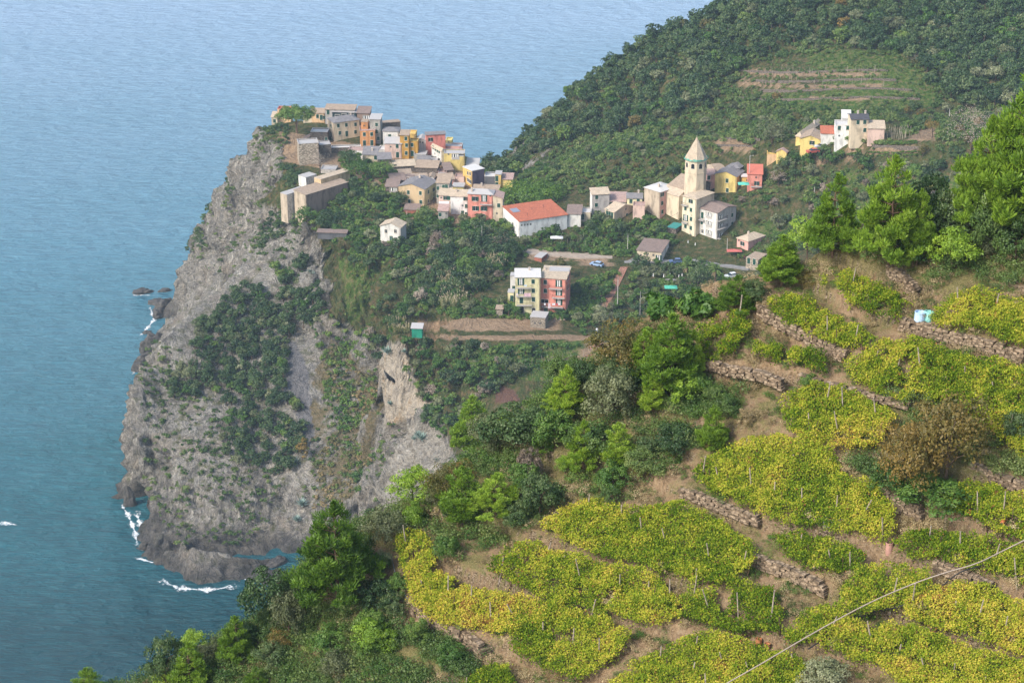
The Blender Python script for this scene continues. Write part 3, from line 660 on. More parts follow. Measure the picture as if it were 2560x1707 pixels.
def balcony(parent, p0, p1, z, nrm, out=1.0, col=None, cloth=()):
    mb = MB(); w = p1 - p0
    mb.box(0, w, -out, -0.004, -0.14, 0, 0)
    for x0, x1, y0, y1 in ((0, w, -out, -out + 0.04), (0, 0.04, -out + .05, -0.01), (w - 0.04, w, -out + .05, -0.01)):
        mb.box(x0, x1, y0, y1, 0.92, 0.97, 1)
        n = max(2, int(max(x1 - x0, y1 - y0) / 0.22))
        for i in range(n):
            t = (i + 0.5) / n
            if x1 - x0 > y1 - y0: xx = x0 + (x1 - x0) * t; mb.box(xx - 0.012, xx + 0.012, y0 + 0.01, y1 - 0.01, 0.001, 0.919, 1)
            else: yy = y0 + (y1 - y0) * t; mb.box(x0 + .01, x1 - .01, yy - 0.012, yy + 0.012, 0.001, 0.919, 1)
    o = mb.build('balcony', [m_slab, m_rail], parent)
    return o
def house(name, z, C, L, label, R=None, dep=6.0, th=5.0, roof='flat', rise=1.2, rc='tan', wall='cream', wallB=None, A=(), B=(), chim=(), dz=0.0, D=None, sink=5.0, cat='house', bal=(), over=0.3, zb=None, Ch=None, pipe=True):
    xc, yt = zz(z, C[0], C[1]); _, yb = zz(z, C[0], C[2])
    if D is None:
        z0 = (zb if zb is not None else g_tab(xc, yb)) + dz; c = at_z(xc, yb, z0)
    else: c = at_d(xc, yb, D); z0 = c.z
    k, t = ray(xc, yt); H = (HC - t * c.y) - z0
    th = math.radians(th); ct, stn = math.cos(th), math.sin(th)
    xl, _ = zz(z, L, C[1]); kl = ray(xl, (yt + yb) / 2)[0]
    w = (c.x - kl * c.y) / (ct + kl * stn)
    if R is not None:
        xr, _ = zz(z, R, C[1]); kr = ray(xr, (yt + yb) / 2)[0]
        den = stn - kr * ct; d = (kr * c.y - c.x) / den if abs(den) > 0.02 else 6.0
        d = min(max(d, 0.8), 30)
    else: d = dep
    w = min(max(w, 0.8), 30)
    org = Vector((c.x - w * ct, c.y + w * stn, z0))
    root = empty(name, org, -th)
    tag(root, label, cat, None)
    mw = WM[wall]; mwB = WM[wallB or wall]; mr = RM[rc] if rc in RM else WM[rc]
    ov = over; mb = MB(); rb = MB(); s = -sink
    P = lambda x, y, zz_: (x, y, zz_)
    def quad(a, b_, c_, d_, m=0): mb.poly([a, b_, c_, d_], m)
    if roof == 'gx':   # ridge along x, gables on the x ends
        za = H; mb.poly([(0, 0, s), (w, 0, s), (w, 0, H), (0, 0, H)]); mb.poly([(w, 0, s), (w, d, s), (w, d, H), (w, d / 2, H + rise), (w, 0, H)], 1)
        mb.poly([(w, d, s), (0, d, s), (0, d, H), (w, d, H)]); mb.poly([(0, d, s), (0, 0, s), (0, 0, H), (0, d / 2, H + rise), (0, d, H)])
        sl = rise / (d / 2); e = ov
        rb.hexa([(-e, -e, H - sl * e + .02), (w + e, -e, H - sl * e + .02), (w + e, d / 2, H + rise + .02), (-e, d / 2, H + rise + .02)] + [(-e, -e, H - sl * e + .17), (w + e, -e, H - sl * e + .17), (w + e, d / 2, H + rise + .17), (-e, d / 2, H + rise + .17)])
        rb.hexa([(-e, d / 2 + .002, H + rise + .018), (w + e, d / 2 + .002, H + rise + .018), (w + e, d + e, H - sl * e + .018), (-e, d + e, H - sl * e + .018)] + [(-e, d / 2 + .002, H + rise + .168), (w + e, d / 2 + .002, H + rise + .168), (w + e, d + e, H - sl * e + .168), (-e, d + e, H - sl * e + .168)])
        rz = lambda x, y: H + rise - abs(y - d / 2) * sl
    elif roof == 'gy':
        mb.poly([(0, 0, s), (w, 0, s), (w, 0, H), (w / 2, 0, H + rise), (0, 0, H)]); mb.poly([(w, 0, s), (w, d, s), (w, d, H), (w, 0, H)], 1)
        mb.poly([(w, d, s), (0, d, s), (0, d, H), (w / 2, d, H + rise), (w, d, H)]); mb.poly([(0, d, s), (0, 0, s), (0, 0, H), (0, d, H)])
        sl = rise / (w / 2); e = ov
        rb.hexa([(-e, -e, H - sl * e + .02), (w / 2, -e, H + rise + .02), (w / 2, d + e, H + rise + .02), (-e, d + e, H - sl * e + .02)] + [(-e, -e, H - sl * e + .17), (w / 2, -e, H + rise + .17), (w / 2, d + e, H + rise + .17), (-e, d + e, H - sl * e + .17)])
        rb.hexa([(w / 2 + .002, -e, H + rise + .018), (w + e, -e, H - sl * e + .018), (w + e, d + e, H - sl * e + .018), (w / 2 + .002, d + e, H + rise + .018)] + [(w / 2 + .002, -e, H + rise + .168), (w + e, -e, H - sl * e + .168), (w + e, d + e, H - sl * e + .168), (w / 2 + .002, d + e, H + rise + .168)])
        rz = lambda x, y: H + rise - abs(x - w / 2) * sl
    elif roof == 'hip':
        for q in (((0, 0), (w, 0), 0), ((w, 0), (w, d), 1), ((w, d), (0, d), 0), ((0, d), (0, 0), 0)):
            (x0, y0), (x1, y1), mi = q; mb.poly([(x0, y0, s), (x1, y1, s), (x1, y1, H), (x0, y0, H)], mi)
        e = ov; i = min(w, d) / 2 * 0.95; ra, rbb = ((i, d / 2), (w - i, d / 2)) if w >= d else ((w / 2, i), (w / 2, d - i))
        z0_, z1_ = H + .02, H + rise
        c4 = [(-e, -e, z0_), (w + e, -e, z0_), (w + e, d + e, z0_), (-e, d + e, z0_)]; c5 = [(x, y, zz_ + .12) for x, y, zz_ in c4]
        r0 = (ra[0], ra[1], z1_); r1 = (rbb[0], rbb[1], z1_)
        rb.poly(c4[::-1])
        for a_ in range(4): b2 = (a_ + 1) % 4; rb.poly([c4[a_], c4[b2], c5[b2], c5[a_]])
        if w >= d: rb.poly([c5[0], c5[1], r1, r0]); rb.poly([c5[1], c5[2], r1]); rb.poly([c5[2], c5[3], r0, r1]); rb.poly([c5[3], c5[0], r0])
        else: rb.poly([c5[0], c5[1], r0]); rb.poly([c5[1], c5[2], r1, r0]); rb.poly([c5[2], c5[3], r1]); rb.poly([c5[3], c5[0], r0, r1])
        rz = lambda x, y: H + rise * 0.7
    elif roof in ('sx', 'shx', 'shxr', 'syh'):   # single slope: sx high at back; shx high at x=0; shxr high at x=w
        f = {'sx': lambda x, y: H + rise * y / d, 'shx': lambda x, y: H + rise * (1 - x / w), 'shxr': lambda x, y: H - rise * (1 - x / w), 'syh': lambda x, y: H - rise * y / d}[roof]
        for (x0, y0), (x1, y1), mi in (((0, 0), (w, 0), 0), ((w, 0), (w, d), 1), ((w, d), (0, d), 0), ((0, d), (0, 0), 0)):
            mb.poly([(x0, y0, s), (x1, y1, s), (x1, y1, f(x1, y1)), (x0, y0, f(x0, y0))], mi)
        e = ov; cs = [(-e, -e), (w + e, -e), (w + e, d + e), (-e, d + e)]
        rb.hexa([(x, y, f(x, y) + .02) for x, y in cs] + [(x, y, f(x, y) + .17) for x, y in cs]); rz = f
    else:
        for (x0, y0), (x1, y1), mi in (((0, 0), (w, 0), 0), ((w, 0), (w, d), 1), ((w, d), (0, d), 0), ((0, d), (0, 0), 0)):
            mb.poly([(x0, y0, s), (x1, y1, s), (x1, y1, H), (x0, y0, H)], mi)
        if roof == 'flat':
            rb.box(0.002, w - .002, 0.002, d - .002, H - 0.45, H - 0.3, 0)
            for q in ((-.05, w + .05, -.05, .2), (-.05, w + .05, d - .2, d + .05), (-.05, .2, .203, d - .203), (w - .2, w + .05, .203, d - .203)): rb.box(*q, H + .003, H + .08, 0)
        else:  # slab
            rb.box(-ov, w + ov, -ov, d + ov, H + .003, H + .2, 0)
        rz = lambda x, y: H
    mb.build('wall', [mw, mwB], root); rf = rb.build('roof', [mr], root)
    for cx, cy in chim:
        q = MB(); x, y = cx * w, cy * d; zr = rz(x, y); q.box(x - .28, x + .28, y - .25, y + .25, zr - .4, zr + 0.95, 0); q.box(x - .36, x + .36, y - .33, y + .33, zr + .953, zr + 1.05, 0)
        q.tube((x, y, zr + 1.05), (x, y, zr + 1.3), .11, .11, 8, 0); q.build('chimney', [m_chim], rf)
    if pipe and w > 5 and H > 4.5:
        q = MB(); q.tube((w - .25, -.09, -.5), (w - .25, -.09, H - .1), .06, .06, 5, 0); q.build('drainpipe', [m_pipe], root)
    # windows from picture points on the two facades
    def onA(u, v):
        x, y = zz(z, u, v); k, t = ray(x, y)   # plane through org along dir (ct,-stn), vertical
        D_ = (org.x * stn + org.y * ct) / (k * stn + ct)
        X, Y, Z = k * D_, D_, HC - t * D_
        return (X - org.x) * ct - (Y - org.y) * stn, Z - z0
    def onB(u, v):
        x, y = zz(z, u, v); k, t = ray(x, y)
        D_ = (c.x * ct - c.y * stn) / (k * ct - stn)
        X, Y, Z = k * D_, D_, HC - t * D_
        return (X - c.x) * stn + (Y - c.y) * ct, Z - z0
    for q in A:
        x, zz_ = onA(q[0], q[1]); x = min(max(x, .5), w - .5); window(root, q[2] if len(q) > 2 else 'w', (x, -0.002, zz_), 'A')
    for q in B:
        y, zz_ = onB(q[0], q[1]); y = min(max(y, .5), d - .5); window(root, q[2] if len(q) > 2 else 'w', (w + 0.002, y, zz_), 'B')
    for q in bal:      # (side, u0, u1, v)
        if q[0] == 'A':
            x0, zz_ = onA(q[1], q[3]); x1, _z = onA(q[2], q[3]); o = balcony(root, max(x0, 0), min(x1, w), zz_, 'A'); o.location = (max(x0, 0), 0, zz_)
        else:
            x0, zz_ = onB(q[1], q[3]); x1, _z = onB(q[2], q[3]); o = balcony(root, max(x0, 0), min(x1, d), zz_, 'B'); o.location = (w, max(x0, 0), zz_); o.rotation_euler = (0, 0, math.pi / 2)
    HOUSES[name + label[:12]] = (root, w, d, H)
    root['_w'] = 0; del root['_w']
    root_info[root.name] = (w, d, H, c.y, onA, onB, rz)
    return root
root_info = {}
# ------------------------------------------------------------------ the houses of the village
Hh = 'house'
# --- top of the village (left)
house('stucco_house', 1, (165, 262, 340), 92, 'small pale house with tan lean-to roof at the far left tip of the village', roof='sx', rise=.8, dep=4, wall='cream', A=[(128, 308)], rc='cream')
house('peach_house', 1, (330, 165, 300), 165, 'peach house with red roof terrace behind the umbrella pine at the headland tip', roof='flat', rc='red', dep=4, wall='peach', A=[(215, 155, 's')])
house('cream_house', 1, (600, 215, 330), 480, 'low cream house half hidden to the right of the umbrella pine', roof='slab', rc='light', dep=4, wall='cream')
house('cream_house', 1, (740, 212, 330), 585, 'cream house with brown tiled roof just right of the umbrella pine crown', roof='gx', rise=1.1, rc='tan', dep=5, wall='peach', A=[(655, 250), (702, 265, 't'), (725, 265, 'o')])
house('grey_house', 1, (1110, 175, 300), 750, 'long grey flat roofed house on the very top of the village', roof='sx', rise=.5, rc='tan', dep=5, wall='lilac', A=[(785, 195, 't'), (870, 170, 's')])
house('veranda_house', 1, (1132, 205, 330), 838, 'dark green veranda under a whitish flat roof at the top of the village', roof='slab', rc='light', dep=3, wall='dteal', A=[(900, 245, 'l'), (980, 235, 'l'), (1070, 225, 'l')])
house('brown_house', 1, (1292, 215, 330), 1140, 'brown plaster house with a dark open loggia behind the orange house', roof='sx', rise=1.0, rc='brown', dep=5, wall='brownish', A=[(1252, 275, 'L')])
house('cream_house', 1, (865, 335, 575), 782, 'wide cream three storey house with grey hipped roof at the village top', R=1172, th=64, roof='hip', rise=1.5, rc='grey', wall='beige', wallB='cream',  # left side in darker plaster, its shade put into the colour
      A=[(823, 372), (823, 470, 'a')], B=[(910, 365), (1008, 357), (1120, 350), (928, 455), (1013, 462, 't'), (1120, 442)], chim=[(.5, .8)])
house('orange_house', 1, (1368, 425, 622), 1175, 'orange house with parapet terrace and green shutters beside the wide cream house', th=-4, dep=6, roof='flat', rc='pink', wall='orange', A=[(1228, 470), (1318, 468), (1230, 578, 't'), (1320, 575, 't')], bal=[('A', 1215, 1350, 612)])
house('roof_turret', 1, (1272, 322, 425), 1190, 'little orange stair turret on the terrace of the orange house', dep=3, roof='slab', rc='tan', wall='orange', A=[(1228, 365, 's')], D=735, sink=0.5, cat='turret', over=.1)
house('grey_house', 1, (1430, 290, 590), 1300, 'tall narrow grey-green house right of the orange house', dep=5, roof='sx', rise=.5, rc='light', wall='grey', A=[(1378, 352), (1380, 440), (1400, 522)])
house('stone_wall', 2, (530, 235, 310), 262, 'long brown stone rampart against the sea behind the village top', dep=3, roof='slab', rc='tan', wall='darkstone', th=-18, cat='rampart', over=.05)
house('white_house', 2, (500, 295, 345), 285, 'low white house tucked under the brown stone rampart', dep=3, roof='flat', rc='white', wall='white', A=[(360, 300, 's'), (440, 310, 's')])
house('white_house', 2, (508, 362, 560), 300, 'white house with grey slate roof above the small pink house', th=4, dep=5, roof='hip', rise=1.0, rc='grey', wall='white', A=[(387, 432, 't'), (340, 470, 's')])
house('pink_house', 2, (546, 520, 712), 325, 'small pink house with green shutters left of the ochre house', th=2, dep=4, roof='sx', rise=1.0, rc='light', wall='palepink', wallB='pink', A=[(485, 552), (490, 665, 't'), (400, 560, 's')])
house('ochre_house', 2, (725, 395, 600), 520, 'upper yellow block with flat top rising behind the ochre house', dep=5, roof='flat', rc='gold', wall='gold')
house('ochre_house', 2, (640, 412, 720), 524, 'tall left half of the dark ochre house with three small windows in a column', dep=4, roof='sx', rise=.6, rc='tan', wall='ochre', A=[(598, 452), (608, 540), (604, 643)])
house('ochre_house', 2, (755, 492, 715), 641, 'lower right half of the dark ochre house with yellow cornice', dep=4, roof='flat', rc='gold', wall='ochre', A=[(680, 535), (683, 648, 't')])
house('blue_grey_house', 2, (862, 480, 640), 735, 'narrow pale grey gabled house between the ochre house and the rose pink house', dep=5, roof='gy', rise=.8, rc='light', wall='lilac', A=[(785, 500, 's'), (820, 505, 's')])
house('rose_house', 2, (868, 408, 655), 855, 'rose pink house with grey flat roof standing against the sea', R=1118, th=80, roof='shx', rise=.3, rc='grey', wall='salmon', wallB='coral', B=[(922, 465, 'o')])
house('yellow_house', 2, (1200, 480, 580), 1120, 'bright yellow stepped house end beside the rose pink house', dep=4, roof='flat', rc='lemon', wall='lemon', A=[(1158, 500, 's')])
house('pink_house', 2, (1330, 555, 650), 1080, 'pink and grey upper storey above the yellow terrace house', dep=4, roof='flat', rc='light', wall='pink')
house('white_row_house', 2, (1068, 612, 790), 938, 'white row house seen end on with shuttered windows below the rose pink house', R=1105, th=58, roof='gx', rise=.7, rc='cream', wall='white', A=[(957, 568), (985, 590), (1012, 608), (1036, 622), (980, 650, 's'), (1040, 722, 's')])
house('yellow_house', 2, (1370, 648, 855), 1100, 'yellow terrace house with planted roof balconies at the right of the village', th=0, dep=5, roof='flat', rc='light', wall='yellow', A=[(1157, 658, 's'), (1248, 690, 'L'), (1325, 668, 'l')])
house('grey_house', 2, (1545, 810, 860), 1392, 'low house with pale grey lean-to roof right of the yellow terrace house', dep=4, roof='sx', rise=1.3, rc='light', wall='brownish')
house('plum_house', 2, (1467, 880, 1090), 1345, 'tall house with dark plum end wall and yellow window side', R=1625, th=56, roof='slab', rc='white', wall='gold', wallB='purple', over=.15,
      A=[(1410, 905, 'd'), (1440, 912, 'd'), (1408, 990, 'd'), (1428, 1005, 'd'), (1448, 1020, 'd')])
house('grey_house', 2, (1765, 950, 1092), 1628, 'dark grey house with white flat roof right of the plum coloured wall', dep=5, roof='flat', rc='white', wall='slate')
house('yellow_house', 2, (1842, 925, 1110), 1768, 'narrow tall yellow house with flat white eaves at the right end of the village', dep=4, roof='slab', rc='light', wall='gold', A=[(1785, 975, 't'), (1785, 1060, 't')], over=.2)
house('yellow_house', 2, (1990, 990, 1112), 1842, 'windowless yellow house with pale roof last on the right end of the village', dep=5, roof='syh', rise=-0.6, rc='pink', wall='yellow')
house('orange_house', 2, (1990, 1150, 1190), 1815, 'low orange wall and terrace beneath the last yellow houses', dep=3, roof='flat', rc='light', wall='orange')
# --- middle rows
house('cream_house', 1, (1390, 722, 830), 1212, 'low cream house with dark tiled lean-to roof beside the cypress clump', dep=4, roof='sx', rise=1.6, rc='grey', wall='cream', A=[(1365, 758)], chim=[(.6, .5)])
house('white_house', 1, (1210, 672, 790), 1032, 'flat white house left of the low cream house', dep=5, roof='flat', rc='pink', wall='white')
house('white_terrace', 2, (470, 602, 690), 240, 'white terrace house with flat cream roof in front of the pink house', dep=5, roof='flat', rc='white', wall='white', A=[(350, 580, 's')])
house('stone_house', 2, (412, 720, 850), 238, 'brown stone house with lilac grey slate roof', dep=4, roof='sx', rise=1.0, rc='grey', wall='darkstone', A=[(295, 745, 's')], th=-8)
house('stone_house', 2, (725, 805, 880), 413, 'long brown stone house with bright tan lean-to roof', dep=4, roof='sx', rise=.9, rc='cream', wall='darkstone', A=[(448, 800, 's'), (468, 800, 's')], th=-10)
house('grey_house', 2, (862, 665, 760), 702, 'grey house with flat light roof below the ochre house', dep=5, roof='flat', rc='light', wall='grey')
house('stone_house', 2, (1015, 735, 800), 866, 'low grey stone house with terrace and white washing box in the middle of the village', dep=4, roof='flat', rc='light', wall='darkstone', A=[(950, 690, 's')])
house('white_cottage', 2, (905, 758, 825), 745, 'tiny white cottage with dark slate roof in the middle of the village', dep=3.5, roof='sx', rise=.9, rc='grey', wall='white', A=[(812, 790, 's')])
house('tan_roofed_house', 2, (1010, 840, 930), 722, 'stone house under a broad tan roof in the middle row', dep=5, roof='sx', rise=1.0, rc='tan', wall='darkstone', th=8, A=[(925, 890, 's')])
house('white_house', 2, (690, 950, 1020), 535, 'white gabled house with long tan roof in the middle row', dep=6, roof='sx', rise=.8, rc='tan', wall='white', th=-12)
house('peach_house', 2, (890, 1005, 1080), 692, 'peach walled house with stony tan roof above the buff gabled house', dep=5, roof='sx', rise=1.0, rc='tan', wall='peach', th=-8)
house('white_house', 2, (968, 962, 1040), 890, 'small white gable beside the peach walled house', dep=4, roof='gy', rise=.6, rc='tan', wall='white')
house('stone_house', 2, (600, 995, 1085), 400, 'dark stone house with sagging brown slate roof left of the middle row', dep=5, roof='sx', rise=.9, rc='brown', wall='darkstone', th=-10)
house('stone_hut', 2, (690, 968, 1060), 606, 'dark open stone loggia beside the sagging slate roof', dep=4, roof='slab', rc='brown', wall='darkstone', A=[(645, 995, 'L')])
house('garden_house', 2, (500, 1085, 1180), 335, 'low stone house with covered patio left of the buff gabled house', dep=5, roof='sx', rise=1.0, rc='brown', wall='darkstone', A=[(440, 1130, 'L')], bal=[('A', 340, 498, 1170)])
house('pink_house', 2, (1130, 895, 960), 1015, 'small pink terrace house with red railings in the middle of the village', dep=4, roof='flat', rc='pink', wall='pink', bal=[('A', 1020, 1125, 893)])
house('tan_roofed_house', 2, (1235, 985, 1050), 1035, 'low house with long tan roof edged in pink left of the plum house', dep=4, roof='sx', rise=.9, rc='tan', wall='pink', th=-12)
house('pink_house', 2, (1362, 955, 1040), 1238, 'pink walled roof terrace with shrubs in front of the plum coloured wall', dep=4, roof='flat', rc='pink', wall='palepink')
house('dark_roof_house', 2, (1215, 860, 930), 1110, 'house with dark brown tiled roof under the yellow terrace house', dep=5, roof='sx', rise=1.1, rc='brown', wall='brownish', th=-15)
house('yellow_house', 2, (1350, 1085, 1140), 1215, 'low yellow house with grey-green flat roof before the plum coloured wall', dep=4, roof='slab', rc='light', wall='lemon')
house('tan_roofed_house', 2, (1810, 1142, 1230), 1480, 'house under a wide tan gabled roof behind the coral house', dep=7, roof='gx', rise=1.0, rc='tan', wall='beige', chim=[(.3, .4)])
# --- front row
house('buff_house', 2, (850, 1118, 1345), 505, 'buff gabled house with two rows of green shutters on the front row', R=1003, th=22, roof='gy', rise=1.4, rc='grey', wall='buff', wallB='olive',
      A=[(632, 1155), (790, 1165), (540, 1262), (643, 1272), (795, 1282)], B=[(893, 1148), (962, 1118, 'o'), (895, 1270, 'd'), (965, 1235, 'd')], chim=[(.5, .7)])
house('grey_house', 2, (1168, 1038, 1320), 1000, 'grey stone house with broad tan roof right of the buff gabled house', dep=5, th=10, roof='sx', rise=1.2, rc='tan', wall='grey', A=[(1090, 1082), (1130, 1078), (1010, 1100), (1010, 1200)])
house('pink_beige_house', 2, (1182, 1195, 1395), 1030, 'pinkish beige house with tan roof and white awning between the buff and coral houses', dep=6, roof='sx', rise=1.2, rc='cream', wall='palepink', A=[(1062, 1225, 's'), (1122, 1230, 'o'), (1160, 1230)])
house('white_house', 2, (1412, 1210, 1450), 1184, 'white plastered house with tan roof left of the coral house', dep=7, roof='gx', rise=1.2, rc='cream', wall='purewhite', A=[(1385, 1240, 'o'), (1340, 1328, 's'), (1390, 1335), (1340, 1420), (1390, 1440)], chim=[(.3, .3)])
house('bay_house', 2, (1272, 1310, 1420), 1175, 'cream bay with small dark windows jutting from the white plastered house', th=0, dep=3, roof='flat', rc='tan', wall='cream', A=[(1195, 1350, 's'), (1225, 1350, 's')], bal=[('A', 1178, 1270, 1300)], cat='bay')
house('coral_house', 2, (1735, 1190, 1545), 1410, 'bright coral red house with open green shutters and a corner balcony on the front row', R=1760, th=8, roof='hip', rise=1.3, rc='light', wall='salmon', wallB='coral',  # right side plaster darker: shade on that side is painted in
      A=[(1505, 1240, 'O'), (1510, 1365, 'O'), (1620, 1368, 'O'), (1622, 1235, 'T'), (1703, 1200, 's'), (1610, 1480, 'D')], bal=[('A', 1575, 1733, 1305)], chim=[(.15, .2)])
house('cream_house', 2, (1866, 1235, 1548), 1738, 'narrow pale cream house pressed against the right side of the coral house', th=4, dep=6, roof='shx', rise=1.0, rc='pink', wall='churchcream', A=[(1812, 1325), (1788, 1430, 's')])
r_school = house('orange_roofed_hall', 3, (345, 790, 1035), 105, 'large white hall with a broad bright orange tiled roof in front of the umbrella pine', R=1045, th=66, roof='shx', rise=1.1, rc='orange', wall='purewhite', cat='hall',
      A=[(165, 795, 'd'), (250, 825, 'd')], B=[(377, 840, 's'), (420, 836, 's'), (463, 831, 's'), (508, 827, 's')])
house('white_house', 3, (1245, 682, 872), 1045, 'plain white house with brown lean-to roof right of the orange roofed hall', dep=7, roof='sx', rise=.8, rc='brown', wall='white')
house('cream_house', 3, (1385, 655, 800), 1245, 'low cream house with white terrace parapet and a dish beside the lilac grey house', dep=5, roof='flat', rc='white', wall='cream', A=[(1275, 718, 't')])
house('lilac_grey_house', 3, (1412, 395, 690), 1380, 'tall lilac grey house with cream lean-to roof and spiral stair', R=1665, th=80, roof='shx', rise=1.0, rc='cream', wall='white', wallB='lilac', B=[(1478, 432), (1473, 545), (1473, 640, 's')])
house('low_house', 3, (1900, 500, 620), 1670, 'low building with dusty pink roof behind the beige gabled house', dep=7, roof='sx', rise=1.0, rc='pink', wall='grey', A=[(1700, 530)])
house('beige_house', 3, (1735, 655, 805), 1600, 'beige gabled house with three tall narrow windows and cream roof', R=2035, th=48, roof='gx', rise=1.6, rc='cream', wall='cream', wallB='beige', A=[(1637, 645, 't'), (1672, 667, 't'), (1708, 690, 't')], B=[(1908, 605, 's'), (1922, 695)])
house('yellow_house', 3, (2145, 448, 620), 1925, 'pale yellow house with blue-grey roof left of the bare concrete wall', dep=5, th=3, roof='gx', rise=1.0, rc='grey', wall='paleyellow', A=[(1982, 490), (2090, 483)], chim=[(.75, .5)])
house('pink_annex', 3, (2180, 555, 792), 2012, 'windowless pale pink annex against the bare concrete wall', dep=4, roof='flat', rc='pink', wall='palepink')
house('pink_concrete_house', 4, (388, 658, 945), 218, 'four storey house with bare beige concrete left side and pink shuttered right side', R=562, th=46, roof='hip', rise=.9, rc='white', wall='beige', wallB='pink',
      B=[(415, 682, 'o'), (485, 668), (415, 775), (485, 760), (417, 868), (485, 860)], chim=[(.6, .3)])
house('cream_tower_house', 4, (775, 738, 1150), 632, 'tall pale yellow and beige house with rooftop terrace below the church', R=972, th=42, roof='hip', rise=.8, rc='cream', wall='palecream', wallB='churchcream',
      A=[(727, 755, 'o'), (670, 832), (730, 848), (672, 935, 'T'), (730, 948), (670, 1027), (728, 1045), (727, 1120, 's')], bal=[('A', 640, 700, 975), ('A', 636, 700, 785)])
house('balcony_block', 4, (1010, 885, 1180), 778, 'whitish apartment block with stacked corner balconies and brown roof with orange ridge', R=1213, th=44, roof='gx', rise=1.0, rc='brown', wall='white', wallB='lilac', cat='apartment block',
      A=[(800, 870, 'd'), (853, 905, 't'), (793, 965), (848, 985), (797, 1065, 'd'), (855, 1080, 'd'), (925, 910, 'L'), (925, 1005, 'L'), (925, 1105, 'L')],
      B=[(1055, 935, 'L'), (1055, 1030, 'L'), (1055, 1128, 'L'), (1177, 905), (1177, 1000), (1177, 1095, 'O')], bal=[('B', 1015, 1105, 970), ('B', 1015, 1105, 1060), ('B', 1015, 1105, 1160), ('A', 815, 880, 945)])
# --- around and right of the church
house('dark_slate_house', 4, (1252, 400, 490), 1120, 'dark grey house with slate hipped roof behind the yellow house by the church', R=1350, th=30, roof='hip', rise=1.0, rc='grey', wall='slate')
house('pink_house', 4, (990, 465, 610), 905, 'pink house between the bell tower and the yellow house', dep=6, roof='gx', rise=1.0, rc='pink', wall='pink', A=[(918, 498)], th=-5)
house('white_house', 4, (985, 405, 460), 912, 'sliver of white house with peaked roof right of the bell tower', dep=4, roof='gx', rise=.8, rc='cream', wall='white')
house('tan_roofed_house', 4, (1110, 420, 470), 1010, 'low house with tan roof behind the yellow house by the church', dep=5, roof='sx', rise=.8, rc='tan', wall='beige', th=-14)
house('yellow_house', 4, (1220, 490, 655), 988, 'golden yellow gabled house with grey roof right of the church', R=1300, th=26, roof='gy', rise=1.3, rc='grey', wall='yellow', wallB='gold', A=[(1123, 530), (1125, 635)])
house('yellow_annex', 4, (1372, 492, 560), 1282, 'little yellow annex with white porch roof beside the golden yellow house', dep=3, roof='slab', rc='white', wall='gold', A=[(1340, 525, 's')])
house('coral_house', 4, (1500, 462, 600), 1345, 'coral house with pink-red tiled roof at the right edge of the church group', dep=5, roof='sx', rise=1.6, rc='red', wall='salmon', A=[(1440, 495, 's'), (1445, 560, 'o')], bal=[('A', 1380, 1500, 590)])
house('yellow_house', 5, (380, 715, 880), 240, 'small lower yellow house with lilac roof and white terrace pergola on the right hillside', R=405, th=24, roof='gy', rise=1.0, rc='pink', wall='yellow')
house('yellow_terrace', 5, (248, 742, 850), 105, 'yellow terrace block in front of the small lower yellow house', dep=4, roof='flat', rc='gold', wall='peach')
house('yellow_house', 5, (600, 490, 660), 522, 'rear wing of the large yellow house with pale hipped roof on the right hillside', R=890, th=28, roof='hip', rise=1.6, rc='cream', wall='yellow', chim=[(.7, .7)])
house('yellow_house', 5, (880, 530, 690), 590, 'large yellow gabled house with one dark window on the right hillside', R=930, th=16, roof='gy', rise=1.3, rc='tan', wall='yellow', wallB='gold', A=[(765, 572, 'o')])
house('orange_roofed_shed', 5, (1100, 440, 500), 900, 'low shed with orange roof between the large yellow and the white house', dep=5, roof='sx', rise=1.0, rc='orange', wall='white')
house('white_house', 5, (1335, 318, 495), 1105, 'lower storeys of the bright white flat roofed house on the right hillside', dep=6, roof='flat', rc='white', wall='purewhite', A=[(1165, 355), (1290, 352), (1165, 468, 's')])
house('white_tower_room', 5, (1336, 215, 318), 1202, 'white upper room with sloping white roof on top of the bright white house', dep=5, roof='sx', rise=1.4, rc='white', wall='purewhite', A=[(1255, 250, 'l')], D=685.5, sink=.5, over=.1)
house('cream_house', 5, (1587, 225, 440), 1340, 'cream house with dark slate roof joined to the bright white house', dep=6, th=-2, roof='gx', rise=.9, rc='dark', wall='churchcream', A=[(1440, 270), (1540, 268), (1540, 385)], chim=[(.45, .5), (.88, .5)])
house('low_annex', 5, (1830, 366, 410), 1590, 'low annex with long cream roof right of the cream slate roofed house', dep=5, roof='sx', rise=1.1, rc='cream', wall='palepink')
# --- the pair of tall houses below the village
r_yel = house('yellow_house', 6, (882, 432, 985), 520, 'tall lemon yellow four storey house with balconies and washing joined to the pink one', th=0, dep=6, roof='sx', rise=.5, rc='white', wall='paleyellow',
      A=[(600, 497, 'T'), (780, 493), (605, 627, 'T'), (783, 627), (607, 768, 't'), (785, 755), (618, 905, 'a'), (787, 925, 'a')], bal=[('A', 533, 756, 578), ('A', 530, 756, 702), ('A', 538, 765, 832)], chim=[(.57, .8)])
r_pnk = house('pink_house', 6, (1258, 462, 985), 885, 'tall salmon pink four storey house with balconies joined to the yellow one', R=1325, th=10, roof='sx', rise=.5, rc='cream', wall='salmon', wallB='coral',  # right side is a shaded tone of the front plaster
      A=[(960, 500), (962, 628), (952, 780, 'V'), (1157, 522, 'T'), (1160, 650, 'T'), (1162, 788, 'T'), (970, 918, 'D')], B=[(1275, 450), (1303, 420), (1277, 580), (1303, 560)], bal=[('A', 1015, 1215, 585), ('A', 1062, 1250, 720), ('A', 912, 1225, 850)], chim=[(.05, .7)])
